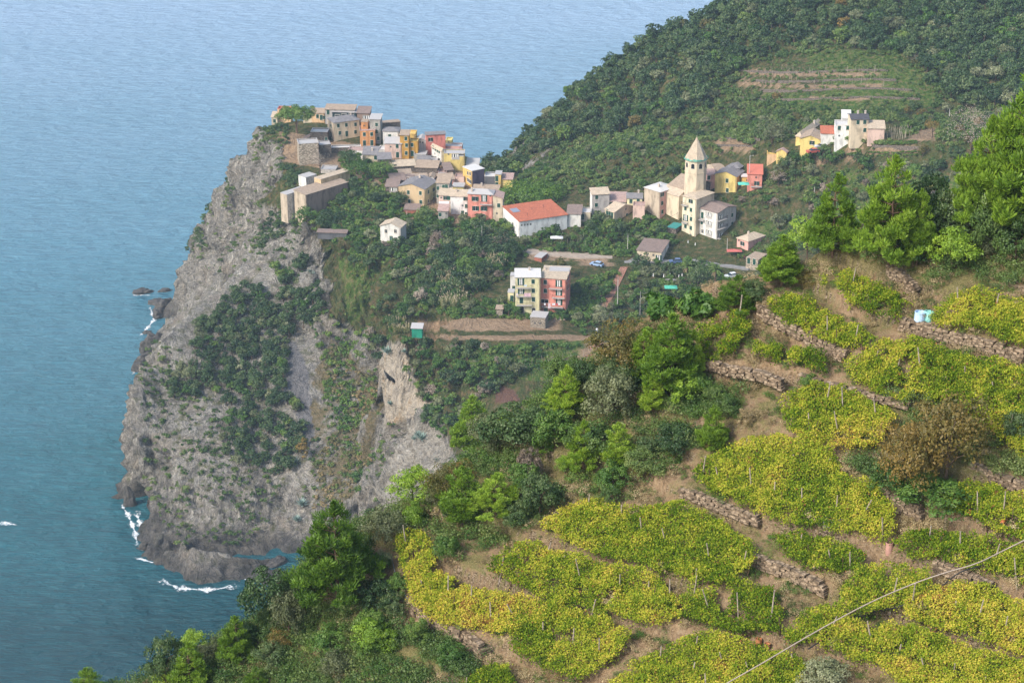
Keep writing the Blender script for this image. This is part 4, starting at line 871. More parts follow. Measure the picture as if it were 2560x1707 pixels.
house('rooftop_room', 6, (1300, 345, 400), 1030, 'grey flat roofed room on the roof of the salmon pink house', dep=4, roof='slab', rc='light', wall='brownish', D=607.5, sink=.6)
house('side_annex', 6, (520, 415, 640), 445, 'pale grey annex at the left side of the lemon yellow house', dep=3, roof='slab', rc='light', wall='white', A=[(497, 585)], over=.1)
house('yellow_annex', 6, (498, 660, 815), 408, 'little yellow annex with green door at the foot of the lemon yellow house', dep=3, roof='slab', rc='light', wall='paleyellow', A=[(468, 742, 't')], over=.1)
house('stone_shed', 6, (960, 1030, 1190), 738, 'square rubble stone shed with flat grey roof below the pink house', R=1005, th=12, roof='slab', rc='light', wall='stone', A=[(808, 1105, 's'), (882, 1108, 's')], over=.15)
house('stone_ruin', 6, (330, 900, 1000), 240, 'small roofless stone hut left of the lemon yellow house', dep=3, roof='none0', rc='tan', wall='stone')
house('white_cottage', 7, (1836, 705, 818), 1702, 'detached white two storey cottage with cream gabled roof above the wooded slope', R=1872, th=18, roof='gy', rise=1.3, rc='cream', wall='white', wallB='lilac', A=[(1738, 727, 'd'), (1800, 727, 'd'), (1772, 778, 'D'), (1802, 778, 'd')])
house('green_shed', 8, (456, 768, 815), 380, 'small teal green garden shed with whitish roof at the cliff edge', dep=2.5, roof='sx', rise=.5, rc='light', wall='teal', sink=1)
house('garage', 6, (905, 150, 205), 800, 'low brick red garage with grey flat roof above the salmon pink house', R=992, th=24, roof='slab', rc='light', wall='brick', sink=2, over=.1)
house('bungalow', 4, (405, 1312, 1430), 140, 'cream bungalow with brown roof and red box on top below the apartment block', R=485, th=16, roof='slab', rc='brown', wall='churchcream', wallB='white', A=[(183, 1340, 's'), (252, 1338, 's'), (320, 1340, 's'), (378, 1375, 'T')])
house('roof_box', 4, (425, 1262, 1292), 188, 'long brick red box on the roof of the cream bungalow', dep=2.5, roof='slab', rc='red', wall='brick', D=None, dz=1.5, sink=1.0, over=.05)
house('pink_bungalow', 4, (1350, 1195, 1290), 1228, 'pink bungalow with cream hipped roof right of the apartment block', R=1530, th=46, roof='hip', rise=1.3, rc='cream', wall='pink', A=[(1250, 1180, 's'), (1290, 1215, 'o')], chim=[(.4, .4)])
house('stone_house', 4, (1455, 1398, 1510), 1325, 'square stone house with flat beige roof by the road bend', R=1552, th=32, roof='slab', rc='tan', wall='palestone', wallB='darkstone', A=[(1358, 1400, 't'), (1418, 1412, 't')], over=.1)
house('green_roofed_shed', 4, (565, 1055, 1140), 470, 'grey shed with teal sheet roof left of the tall yellow and beige house', R=640, th=30, roof='slab', rc='teal', wall='darkstone', over=.1)
# --- walled group on the cliff edge (left)
house('stone_bastion', 1, (680, 575, 830), 430, 'pale rubble bastion wall on the cliff edge under the village top', th=-12, dep=6, roof='flat', rc='light', wall='palestone', sink=9, cat='bastion')
house('stone_bastion', 1, (825, 592, 760), 684, 'darker rubble retaining wall right of the pale bastion', th=-14, dep=5, roof='flat', rc='light', wall='darkstone', cat='retaining wall')
house('retaining_wall', 1, (1190, 625, 700), 826, 'long rubble retaining wall with a pale top under the wide cream house', th=-6, dep=3, roof='flat', rc='white', wall='darkstone', cat='retaining wall')
house('stone_house', 1, (780, 445, 590), 572, 'brown stone house with white parapet above the bastion', dep=5, roof='flat', rc='white', wall='darkstone', A=[(762, 540, 't'), (710, 458, 's'), (643, 530, 's')])
house('stone_gable', 1, (560, 500, 575), 420, 'low stone house end with grey mono-pitch top left of the white parapet', dep=4, roof='shxr', rise=2.0, rc='brown', wall='darkstone')
house('spotted_block', 1, (290, 1215, 1390), 205, 'low block with grey slab roof and speckled side left of the walled building', R=520, th=41, roof='slab', rc='light', wall='beige', wallB='spotted', over=.05, cat='outbuilding')
rA = house('long_walled_house', 1, (520, 1215, 1425), 375, 'long brown walled building with tan lean-to roof on the cliff edge', R=1035, th=43, roof='shx', rise=.5, rc='tan', wall='beige', wallB='brownish', sink=8)
house('yellow_clerestory', 1, (700, 1028, 1150), 618, 'yellow upper storey with flat pale top rising from the long walled building', R=1058, th=43, roof='slab', rc='cream', wall='buff', over=.05, D=692, sink=3)
house('speckled_block', 1, (520, 1005, 1150), 425, 'whitish grey speckled block with flat roof behind the yellow upper storey', R=650, th=43, roof='slab', rc='light', wall='white', wallB='spotted', over=.05, D=697)
house('peach_block', 1, (1130, 1048, 1190), 1040, 'peach coloured end block of the long walled building', R=1258, th=50, roof='hip', rise=.5, rc='tan', wall='peach', D=702)
house('terrace_room', 1, (880, 905, 960), 690, 'low white-grey terrace behind the yellow upper storey with a bare tree', dep=5, roof='flat', rc='light', wall='spotted')
house('red_roofed_shelter', 7, (1480, 740, 765), 1290, 'long low shelter with rusty brown roof in the gardens above the cliff', dep=3, roof='slab', rc='brown', wall='slate', sink=1)
house('brick_shed', 2, (770, 1385, 1440), 580, 'low brick red shed under the buff gabled house', dep=4, roof='sx', rise=.6, rc='brown', wall='brick')
house('grey_shed', 2, (1150, 1400, 1540), 1022, 'grey stone outbuilding under the pinkish beige house', dep=4, roof='sx', rise=.9, rc='pink', wall='grey', A=[(1045, 1445), (1152, 1430, 's')])
house('rust_house', 0, (2128, 643, 668), 2090, 'patch of house with rust orange roof glimpsed under the dark pines', dep=4, roof='sx', rise=.8, rc='orange', wall='palepink')
# ------------------------------------------------------------------ church with octagonal bell tower
def church():
    D0 = 664.0; c = at_d(*zz(4, 788, 560), D0); base = c.z
    root = empty('church', c, 0); tag(root, 'pale stone church body with dark stone gable beside its bell tower', 'church')
    KIDS[root.name] = []
    def px2(u, v, D=D0):
        p = at_d(*zz(4, u, v), D); return Vector((p.x - c.x, p.y - c.y, p.z - c.z))
    th = math.radians(48); a = Vector((-math.cos(th), math.sin(th), 0)); b_ = Vector((math.sin(th), math.cos(th), 0))
    # nave: near corner at (700,640)
    n0 = px2(706, 640, 668); w, d, rise = 9.0, 12.0, 2.4; H = 0
    mb = MB(); rb = MB()
    A0 = n0; A1 = n0 + a * w; B1 = n0 + b_ * d; AB = A1 + b_ * d; dn = Vector((0, 0, -8)); up = Vector((0, 0, rise))
    mid = A0 + b_ * d / 2 + up; midL = A1 + b_ * d / 2 + up
    mb.poly([A1 + dn, A0 + dn, A0, A1], 0); mb.poly([A0 + dn, B1 + dn, B1, mid, A0], 1); mb.poly([B1 + dn, AB + dn, AB, B1], 0); mb.poly([AB + dn, A1 + dn, A1, midL, AB], 0)
    e = 0.35; t_ = Vector((0, 0, .16)); sl = Vector((0, 0, -rise / (d / 2) * e))
    p = [A1 - b_ * e + a * e + sl, A0 - b_ * e - a * e + sl, mid - a * e, midL + a * e]; rb.hexa(p + [q + t_ for q in p])
    p = [midL + a * e + b_ * .01, mid - a * e + b_ * .01, B1 + b_ * e - a * e + sl, AB + b_ * e + a * e + sl]; rb.hexa(p + [q + t_ for q in p])
    mb.build('wall', [WM['churchcream'], WM['darkstone']], root); rb.build('roof', [RM['tan']], root)
    # lower side aisle towards the left with pale roof
    s0 = n0 - b_ * 3.0 + a * 1.5 + Vector((0, 0, -1.9)); mb = MB(); rb = MB(); ww = 8.0
    q = [s0, s0 + a * ww, s0 + a * ww + b_ * 2.98, s0 + b_ * 2.98]
    top = [q[0], q[1], q[2] + Vector((0, 0, 1.7)), q[3] + Vector((0, 0, 1.7))]
    mb.poly([q[1] + dn, q[0] + dn, top[0], top[1]]); mb.poly([q[0] + dn, q[3] + dn, top[3], top[0]]); mb.poly([q[2] + dn, q[1] + dn, top[1], top[2]])
    mb.build('aisle', [WM['churchcream']], root)
    p = [top[1] + a * .2 - b_ * .3, top[0] - a * .2 - b_ * .3, top[3] - a * .2, top[2] + a * .2]; rb.hexa([x + Vector((0, 0, .02)) for x in p] + [x + Vector((0, 0, .18)) for x in p]); rb.build('aisle_roof', [RM['cream']], root)
    # tower
    tr = empty('bell_tower', c, 0); tag(tr, 'pale octagonal bell tower with pointed spire and torn green netting round its eaves', 'bell tower')
    zt = px2(788, 322).z; zs = px2(788, 96).z; r = 3.55; off = math.radians(22.5)
    mb = MB(); mb.tube((0, 4, -14), (0, 4, zt), r, r, 8, 0)
    mb.tube((0, 4, zt - 4.6), (0, 4, zt - 4.35), r + .1, r + .1, 8, 0); mb.tube((0, 4, zt - .3), (0, 4, zt), r + .2, r + .28, 8, 0)
    bt = mb.build('wall', [WM['churchcream']], tr)
    mb = MB(); mb.tube((0, 4, zt + .004), (0, 4, zs), r + .1, 0.08, 8, 0)
    for i in range(8):
        an = 2 * math.pi * i / 8; mb.tube((math.cos(an) * (r + .12), 4 + math.sin(an) * (r + .12), zt + .01), (0, 4, zs), .09, .05, 4, 1)
    mb.tube((0, 4, zs - .2), (0, 4, zs + .6), .05, .05, 5, 1)
    sp = mb.build('spire', [RM['cream'], WM['churchcream']], tr)
    q_ = bt.matrix_world
    rng = np.random.default_rng(3); net = MB()
    for i in range(40):
        a0 = 2 * math.pi * i / 40; a1 = 2 * math.pi * (i + 1) / 40; h0 = .15 + .5 * rng.random(); r0, r1 = r + .32 + .2 * rng.random(), r + .3 + .3 * rng.random()
        net.poly([(math.cos(a0) * r0, 4 + math.sin(a0) * r0, zt - .15), (math.cos(a1) * r0, 4 + math.sin(a1) * r0, zt - .15), (math.cos(a1) * r1, 4 + math.sin(a1) * r1, zt + h0), (math.cos(a0) * r1, 4 + math.sin(a0) * r1, zt + h0)])
    net.build('netting', [plain('net_green', (0.16, 0.42, 0.33))], tr)
    # belfry openings: arches in dark, set on the faces of the octagon
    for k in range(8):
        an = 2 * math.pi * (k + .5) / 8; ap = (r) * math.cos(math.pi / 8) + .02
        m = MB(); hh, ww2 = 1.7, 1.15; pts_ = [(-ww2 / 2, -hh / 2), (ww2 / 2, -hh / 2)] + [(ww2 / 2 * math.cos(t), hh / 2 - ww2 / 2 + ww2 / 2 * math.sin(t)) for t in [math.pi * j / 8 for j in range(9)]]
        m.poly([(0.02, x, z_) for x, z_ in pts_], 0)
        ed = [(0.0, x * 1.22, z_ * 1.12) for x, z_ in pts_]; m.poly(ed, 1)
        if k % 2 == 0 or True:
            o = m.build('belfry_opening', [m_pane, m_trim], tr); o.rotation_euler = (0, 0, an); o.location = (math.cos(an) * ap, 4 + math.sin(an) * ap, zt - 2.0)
church()
# ------------------------------------------------------------------ foliage
LEAFG = 1.55
def leaf_mat(name, cols, use_obj=True, rough=0.75, trans=0.25, hue=0.5):
    """cols: dark -> light; leaf tint comes from the 'tint' attribute, tree-to-tree difference from the object or 'hue' attribute"""
    m = bpy.data.materials.new(name); m.use_nodes = True; nt = m.node_tree; nt.nodes.clear()
    out = nt.nodes.new('ShaderNodeOutputMaterial')
    f = attr(nt, 'tint'); g = N(nt, 'ShaderNodeObjectInfo').outputs['Random'] if use_obj else attr(nt, 'hue')
    v = math_n(nt, 'ADD', math_n(nt, 'MULTIPLY', f, 1 - hue), math_n(nt, 'MULTIPLY', g, hue))
    cols = [tuple(min(1, x * LEAFG) for x in cc) for cc in cols]
    k = len(cols); c = ramp(nt, v, [(0.12 + 0.76 * i / (k - 1), cols[i]) for i in range(k)])
    d = N(nt, 'ShaderNodeBsdfDiffuse'); t = N(nt, 'ShaderNodeBsdfTranslucent'); gl = N(nt, 'ShaderNodeBsdfGlossy', i_Roughness=0.5); gl.inputs['Color'].default_value = (1, 1, 1, 1)
    nt.links.new(c, d.inputs['Color']); nt.links.new(c, t.inputs['Color'])
    mx = N(nt, 'ShaderNodeMixShader', i_0=trans); nt.links.new(d.outputs[0], mx.inputs[1]); nt.links.new(t.outputs[0], mx.inputs[2])
    m2 = N(nt, 'ShaderNodeMixShader', i_0=0.025); nt.links.new(mx.outputs[0], m2.inputs[1]); nt.links.new(gl.outputs[0], m2.inputs[2])
    nt.links.new(m2.outputs[0], out.inputs['Surface']); return m
OAK = [(0.014, 0.034, 0.012), (0.027, 0.058, 0.018), (0.050, 0.086, 0.026), (0.09, 0.118, 0.042)]
OLIVE = [(0.045, 0.056, 0.024), (0.085, 0.10, 0.042), (0.14, 0.155, 0.075), (0.20, 0.21, 0.12)]
GREEN = [(0.018, 0.050, 0.010), (0.04, 0.095, 0.014), (0.08, 0.14, 0.022), (0.14, 0.18, 0.04)]
SCRUB = [(0.024, 0.055, 0.013), (0.050, 0.092, 0.020), (0.086, 0.132, 0.03), (0.145, 0.17, 0.05)]
PINE = [(0.035, 0.08, 0.008), (0.085, 0.155, 0.012), (0.155, 0.24, 0.02), (0.25, 0.33, 0.035)]
RUST = [(0.045, 0.058, 0.012), (0.08, 0.078, 0.018), (0.125, 0.088, 0.02), (0.19, 0.125, 0.03)]
DRY = [(0.13, 0.10, 0.05), (0.22, 0.17, 0.085), (0.31, 0.24, 0.13), (0.38, 0.31, 0.18)]
GREYTW = [(0.10, 0.08, 0.06), (0.17, 0.13, 0.10), (0.24, 0.19, 0.15), (0.3, 0.25, 0.2)]
LM = {k: leaf_mat('leaves_' + k, c) for k, c in (('oak', OAK), ('olive', OLIVE), ('green', GREEN), ('scrub', SCRUB), ('pine', PINE), ('rust', RUST), ('dry', DRY), ('twig', GREYTW))}
LMS = {k: leaf_mat('mass_' + k, c, use_obj=False) for k, c in (('oak', OAK), ('olive', OLIVE), ('green', GREEN), ('scrub', SCRUB), ('dry', DRY), ('rust', RUST), ('reedy', [(0.05, 0.075, 0.02), (0.10, 0.105, 0.04), (0.17, 0.135, 0.06), (0.27, 0.20, 0.10)]))}
m_bark = plain('bark', (0.12, 0.085, 0.06), 0.95, 0.05, 0.3); m_barkp = plain('pine_bark', (0.20, 0.13, 0.09), 0.95, 0.05, 0.3)
def quads(P, Nn, s, rng, asp=0.6):
    """leaf quads at P with normals Nn and half-length s"""
    n = len(P); Nn = Nn / np.maximum(np.linalg.norm(Nn, axis=1, keepdims=True), 1e-6)
    r = rng.normal(size=(n, 3)); u = np.cross(Nn, r); u /= np.maximum(np.linalg.norm(u, axis=1, keepdims=True), 1e-6); v = np.cross(Nn, u)
    s = (np.zeros(n) + s)[:, None]; u = u * s; v = v * s * asp
    V = np.stack([P - u, P - v * 0.9 , P + u, P + v * 0.9], 1).reshape(-1, 3); return V, np.arange(4 * n).reshape(n, 4)
def crown_np(rng, R, H, ncl, per, leaf, clr=0.38, flat=1.0, core=0.25, low=-0.55):
    """crown made of leaf clumps over an uneven ellipsoid; base of the crown at z=0"""
    d = rng.normal(size=(ncl * 3, 3)); d /= np.linalg.norm(d, axis=1, keepdims=True); d = d[d[:, 2] > low][:ncl]
    rad = 0.62 + 0.38 * rng.random(len(d)) ** 0.6; rad[:int(len(d) * core)] *= 0.55
    bump_ = 1 + 0.25 * vnoise(d[:, 0] * 1.7 + 9 * rng.random(), d[:, 1] * 1.7, d[:, 2] * 1.7, 3)
    C = d * (rad * bump_)[:, None] * np.array([R, R, H / 2]) + np.array([0, 0, H / 2])
    cr = clr * R * (0.7 + 0.6 * rng.random(len(C)))
    q = rng.normal(size=(len(C), per, 3)); q /= np.linalg.norm(q, axis=2, keepdims=True); q[..., 2] = np.where(rng.random(q.shape[:2]) < 0.6, np.abs(q[..., 2]), q[..., 2])
    rr = (0.55 + 0.45 * rng.random((len(C), per)))[..., None]
    P = C[:, None] + q * rr * cr[:, None, None] * np.array([1, 1, flat * 0.85])
    Nn = q + 0.7 * rng.normal(size=q.shape) + d[:len(C), None] * 0.4
    ct = rng.random(len(C)); tint = 0.55 * ct[:, None] + 0.45 * rng.random((len(C), per))
    P = P.reshape(-1, 3); V, F = quads(P, Nn.reshape(-1, 3), leaf * (0.7 + 0.6 * rng.random(len(P))), rng)
    return V, F, tint.ravel()
def crown_mesh(name, seed, mat, **kw):
    V, F, t = crown_np(np.random.default_rng(seed), **kw)
    return np_mesh(name, V, F, [mat], attrs={'tint': ('FACE', t)})
def merged(name, protos, X, Y, Z, S, mat, rng, hue=None, tag_=None):
    """many crowns as one mesh (ground cover, woodland mass)"""
    Vs, Fs, Ts, Hs = [], [], [], []; off = 0; n = len(X)
    hue = rng.random(n) if hue is None else hue; pid = rng.integers(0, len(protos), n); ang = rng.random(n) * 6.283
    for k, (V, F, t) in enumerate(protos):
        sel = np.where(pid == k)[0]
        if not len(sel): continue
        c, s_ = np.cos(ang[sel]), np.sin(ang[sel]); sc = S[sel][:, None]
        x = (V[None, :, 0] * c[:, None] - V[None, :, 1] * s_[:, None]) * sc + X[sel][:, None]
        y = (V[None, :, 0] * s_[:, None] + V[None, :, 1] * c[:, None]) * sc + Y[sel][:, None]
        z = V[None, :, 2] * sc + Z[sel][:, None]
        Vs.append(np.stack([x, y, z], -1).reshape(-1, 3)); Fs.append((F[None] + (np.arange(len(sel)) * len(V))[:, None, None] + off).reshape(-1, 4)); off += len(sel) * len(V)
        Ts.append(np.tile(t, len(sel))); Hs.append(np.repeat(hue[sel], len(F)))
    me = np_mesh(name, np.concatenate(Vs), np.concatenate(Fs), [mat], attrs={'tint': ('FACE', np.concatenate(Ts)), 'hue': ('FACE', np.concatenate(Hs))})
    o = link(name, me); tag(o, tag_, name.replace('_', ' '), kind='stuff'); return o
def trunk_mb(h, r, rng, lean=0.1, limbs=4, crown_h=None):
    mb = MB(); pts_ = []; x = y = 0.0
    for i in range(5):
        pts_.append((x, y, h * i / 4 - (0.4 if i == 0 else 0))); x += rng.normal() * lean * h * 0.12; y += rng.normal() * lean * h * 0.12
    mb.path(pts_, r, r * 0.55, 7); top = Vector(pts_[-1])
    for k in range(limbs):
        a = 6.283 * k / limbs + rng.random(); L = (crown_h or h) * (0.35 + 0.25 * rng.random()); st = Vector(pts_[2 + k % 3])
        e = st + Vector((math.cos(a) * L * 0.8, math.sin(a) * L * 0.8, L * 0.7)); m_ = (st + e) / 2 + Vector((0, 0, L * .12))
        mb.path([st, m_, e], r * 0.45, r * 0.14, 5)
    return mb
def visible(X, Y, Z, tol=1.5):
    """is the point seen from the viewpoint (over the terrain)?"""
    X = np.asarray(X, float); Y = np.asarray(Y, float); Z = np.asarray(Z, float); ok = np.ones(X.shape, bool)
    for f in np.concatenate([np.linspace(0.12, 0.6, 26), np.linspace(0.61, 0.985, 60)]):
        x, y, z = X * f, Y * f, HC + (Z - HC) * f
        ok &= ground(x, y, False) < z + tol * 0.3
    return ok
HB = []
for nm, (w_, d_, H_, cy_, _a, _b, _c) in root_info.items():
    o = bpy.data.objects[nm]; a_ = -o.rotation_euler.z; ct_, st_ = math.cos(a_), math.sin(a_)
    HB.append((o.location.x, o.location.y, ct_, st_, w_, d_))
def off_house(X, Y, m=1.2):
    ok = np.ones(np.shape(X), bool)
    for (ox, oy, c_, s_, w_, d_) in HB:
        lx = (X - ox) * c_ - (Y - oy) * s_; ly = (X - ox) * s_ + (Y - oy) * c_
        ok &= ~((lx > -m) & (lx < w_ + m) & (ly > -m) & (ly < d_ + m))
    return ok
def scatter(poly, sp, rng, bounds=(-175, 335, 525, 835), m=1.2, clear=0.0, hgt=0.0, pad=0):
    xs = np.arange(bounds[0], bounds[1], sp); ys = np.arange(bounds[2], bounds[3], sp); X, Y = np.meshgrid(xs, ys)
    X = (X + (rng.random(X.shape) - .5) * sp * 1.3).ravel(); Y = (Y + (rng.random(Y.shape) - .5) * sp * 1.3).ravel()
    Z = ground(X, Y, bounds[2] < 400); px, py = proj(X, Y, Z + hgt); k = np.zeros(X.shape, bool)
    for P in (poly if isinstance(poly[0], list) else [poly]): k |= in_poly(px, py, P)
    k &= Z > 0.8
    if m is not None: k &= off_house(X, Y, m)
    if clear: k &= rng.random(X.shape) > clear
    for P in CLEAR: k &= ~in_poly(px, py, P)
    return X[k], Y[k], Z[k]
CLEAR = [[(1180, 850), (1480, 838), (1480, 852), (1000, 855), (1000, 838)], [(1555, 668), (1585, 668), (1540, 770), (1500, 775)], [(1790, 655), (1900, 650), (1900, 690), (1810, 700)], [(1540, 690), (1720, 690), (1720, 705), (1540, 705)],
         [(2150, 395), (2345, 310), (2350, 395), (2160, 400)], [(1290, 622), (1530, 640), (1530, 668), (1330, 650)], [(1480, 850), (1560, 868), (1520, 920), (1440, 900)], [(1035, 800), (1240, 792), (1300, 800), (1430, 800), (1480, 862), (1010, 862)]]
rng = np.random.default_rng(11)
Z_FARWOOD = P2352([(1110, 395), (1180, 310), (1330, 180), (1480, 80), (1640, 10), (1700, -60), (2500, -200), (2500, 260), (2200, 250), (2130, 200), (2100, 150), (1900, 105), (1800, 110), (1720, 150), (1650, 200), (1630, 250), (1480, 300), (1300, 335), (1240, 350), (1180, 410)])
Z_FARSCRUB = P2352([(1160, 430), (1300, 330), (1480, 300), (1640, 230), (1720, 140), (1900, 100), (2100, 150), (2200, 250), (2500, 260), (2500, 340), (2150, 350), (2050, 290), (1900, 290), (1820, 320), (1740, 350), (1640, 390), (1560, 430), (1280, 450)])
Z_MEADOW = P2352([(1700, 155), (1780, 140), (1870, 125), (1920, 100), (1990, 125), (2080, 140), (2120, 180), (2160, 230), (2090, 250), (2040, 240), (1950, 262), (1850, 245), (1760, 225), (1690, 205)])
Z_CLIFFWOOD = P2352([(640, 690), (700, 645), (740, 665), (740, 740), (670, 780), (655, 870), (690, 950), (695, 1040), (650, 1110), (600, 1090), (520, 1055), (500, 990), (540, 950), (490, 900), (400, 935), (385, 870), (450, 830), (440, 765), (500, 705), (560, 660)])
Z_VALLEY = P2352([(740, 575), (860, 575), (1000, 545), (1110, 530), (1190, 590), (1160, 640), (1060, 690), (985, 740), (900, 765), (860, 850), (835, 780), (860, 700), (850, 630)])
Z_UNDERT = P2352([(925, 795), (1000, 800), (1250, 810), (1210, 850), (1160, 900), (1080, 960), (1010, 1010), (965, 960), (935, 880)])
Z_GULLY = P2352([(850, 860), (860, 950), (880, 990), (920, 1010), (880, 1100), (820, 1130), (740, 1170), (690, 1150), (700, 1050), (760, 900), (740, 800), (800, 760)])
Z_GARD = P2352([(690, 480), (800, 440), (860, 400), (900, 440), (1000, 500), (1120, 510), (1300, 500), (1500, 500), (1560, 520), (1560, 560), (1450, 590), (1180, 590), (1000, 560), (880, 570), (740, 560)])
Z_GREEN = P2352([(1330, 640), (1440, 620), (1620, 600), (1740, 640), (1900, 600), (1900, 680), (1640, 705), (1560, 745), (1400, 760), (1320, 740)])
Z_RSLOPE = P2352([(1690, 430), (1760, 400), (1900, 330), (2100, 320), (2352, 330), (2500, 420), (1900, 590), (1760, 560), (1700, 470)])
Z_TERRV = P2352([(900, 700), (1180, 690), (1330, 660), (1380, 720), (1330, 800), (1000, 800), (880, 780)])
Z_CLIFFL = P2352([(600, 270), (660, 330), (650, 450), (600, 560), (530, 640), (440, 600), (420, 540), (480, 450), (540, 400), (560, 330)])
Z_ALLLAND = P2352([(600, 230), (1000, 330), (1180, 400), (1650, -100), (2600, -200), (2600, 600), (1000, 1250), (700, 1200), (450, 950), (300, 800), (420, 600)])
CLEAR.append(Z_MEADOW)
# individual trees: prototypes share their meshes
def kind_protos(name, mat, n, seed, R, H, trunk=1.2, ncl=22, per=38, leaf=0.32, **kw):
    out = []
    for i in range(n):
        rg = np.random.default_rng(seed + i); V, F, t = crown_np(rg, R * (0.9 + .2 * rg.random()), H * (0.9 + .25 * rg.random()), ncl, per, leaf, **kw)
        V[:, 2] += trunk * 0.6
        mb = trunk_mb(trunk + H * 0.45, 0.16 * R / 2 + .06, rg); tv = np.array(mb.v); b0 = len(V)
        polys = [f for f in mb.f if len(f) == 4]; F2 = np.array(polys) + b0
        me = np_mesh(name, np.concatenate([V, tv]), np.concatenate([F, F2]), [mat, m_bark], midx=np.concatenate([np.zeros(len(F)), np.ones(len(F2))]), attrs={'tint': ('FACE', np.concatenate([t, np.zeros(len(F2))]))})
        out.append(me)
    return out
P_OAK = kind_protos('holm_oak', LM['oak'], 6, 100, 2.3, 4.0)
P_OLV = kind_protos('olive_tree', LM['olive'], 3, 120, 2.0, 3.2, leaf=0.28)
P_GRN = kind_protos('green_tree', LM['green'], 5, 140, 1.9, 3.2, leaf=0.3)
P_SCR = kind_protos('shrub', LM['scrub'], 4, 160, 1.3, 1.7, trunk=.3, ncl=22, per=38, leaf=0.2)
P_RST = kind_protos('russet_tree', LM['rust'], 2, 180, 1.7, 2.8, leaf=0.26)
P_TWG = kind_protos('bare_tree', LM['twig'], 2, 190, 2.0, 3.4, leaf=0.2, per=38)
MARKS = [(1800, 120, 'the dip in the upper wood'), (2050, 110, 'the upper hill clearing'), (2300, 120, 'the right hand wood'), (2530, 200, 'the right end of the wood'), (2320, 20, 'the top edge right of centre'), (2020, 20, 'the top edge of the hill wood'), (1600, 250, 'the middle of the left wood'), (1450, 350, 'the lower left wood'), (1340, 380, 'the wood over the rocky gully'), (430, 860, 'the pale left cliff brow'), (640, 1000, 'the heart of the thicket'), (700, 820, 'the top of the scree'), (560, 1010, 'the bare patch under the thicket'), (1235, 430, 'the left tip of the far hill'), (1400, 250, 'the lower sea ridge'), (1530, 150, 'the middle of the sea ridge'), (1680, 70, 'the upper sea ridge'), (1900, 40, 'the hilltop'), (2150, 50, 'the clearing at the hilltop'), (2450, 60, 'the top right corner'),
         (1500, 330, 'the rocky gully on the far hill'), (1736, 360, 'the bell tower spire'), (1850, 200, 'the left end of the far meadow'), (2200, 200, 'the far meadow'), (2400, 220, 'the reed tuft on the hill'), (2120, 300, 'the bright white hillside house'), (1990, 340, 'the big yellow hillside house'), (2450, 330, 'the leafless poplars'),
         (1900, 420, 'the coral house'), (1780, 540, 'the balcony block'), (1650, 480, 'the four storey pink house'), (1330, 500, 'the orange roofed hall'), (1500, 520, 'the lilac grey house'), (980, 580, 'the white cottage'), (900, 480, 'the walled building'), (1050, 520, 'the buff gabled house'), (1200, 520, 'the coral red house'),
         (1350, 720, 'the tall yellow and pink pair'), (1040, 825, 'the teal garden shed'), (1140, 740, 'the reed bed'), (1620, 640, 'the cream bungalow'), (1660, 695, 'the parasol terrace'), (1550, 720, 'the brick stairway'), (1870, 590, 'the pink bungalow'), (1890, 650, 'the square stone house'),
         (980, 960, 'the pale rock pillar'), (740, 940, 'the grey scree'), (700, 700, 'the rock face under the walled building'), (500, 900, 'the left edge of the thicket'), (620, 1150, 'the lower end of the thicket'), (560, 770, 'the upper end of the thicket'), (1240, 990, 'the reddish earth patch'), (1250, 860, 'the green terraces')]
def where(label, X, Y, Z, s):
    px, py = proj(X, Y, Z + 1.5); b_ = min(MARKS, key=lambda m: (m[0] - px) ** 2 + (m[1] - py) ** 2); dx, dy = px - b_[0], py - b_[1]; r = math.hypot(dx, dy)
    d = 'right beside' if r < 22 else ('' if r < 70 else 'well ') + (('left of' if dx < 0 else 'right of') if abs(dx) > 2.2 * abs(dy) else ('above' if dy < 0 else 'below') if abs(dy) > 2.2 * abs(dx) else ('above left of' if dx < 0 else 'above right of') if dy < 0 else ('below left of' if dx < 0 else 'below right of'))
    w = label.split(' in the ')[0].split(' on the ')[0]; kind_ = 'garden ' if 'gardens' in label else 'slope ' if 'below the village' in label else 'hillside ' if 'open slope' in label else 'cliff ' if 'sea cliff' in label else 'woodland ' if 'dense wood' in label else ''
    w = w.rsplit(' ', 1); w = w[0] + ' ' + kind_ + w[1]
    if len(w.split()) > 3 and len((w + d + b_[2]).split()) > 12: w = w.replace('low ', '')
    full = ('small ' if s < .7 else 'large ' if s > 1.1 else '') + w + ' ' + d + ' ' + b_[2]
    if full in USED:
        for m in sorted(MARKS, key=lambda m: (m[0] - px) ** 2 + (m[1] - py) ** 2)[1:4]:
            alt = full + ' towards ' + m[2]
            if alt not in USED and len(alt.split()) <= 16: full = alt; break
    full = ' '.join(full.split()[:16]) if len(full.split()) > 16 else full
    USED.add(full); return full
USED = set()
def plant(name, mesh, X, Y, Z, s, rng, label, cat, group):
    label = where(label, X, Y, Z, s)
    o = link(name, mesh); o.location = (X, Y, Z - 0.15 * s); o.rotation_euler = (0, 0, rng.random() * 6.28); sz = s * (0.88 + .24 * rng.random()); o.scale = (s, s, sz)
    tag(o, label, cat, group); return o
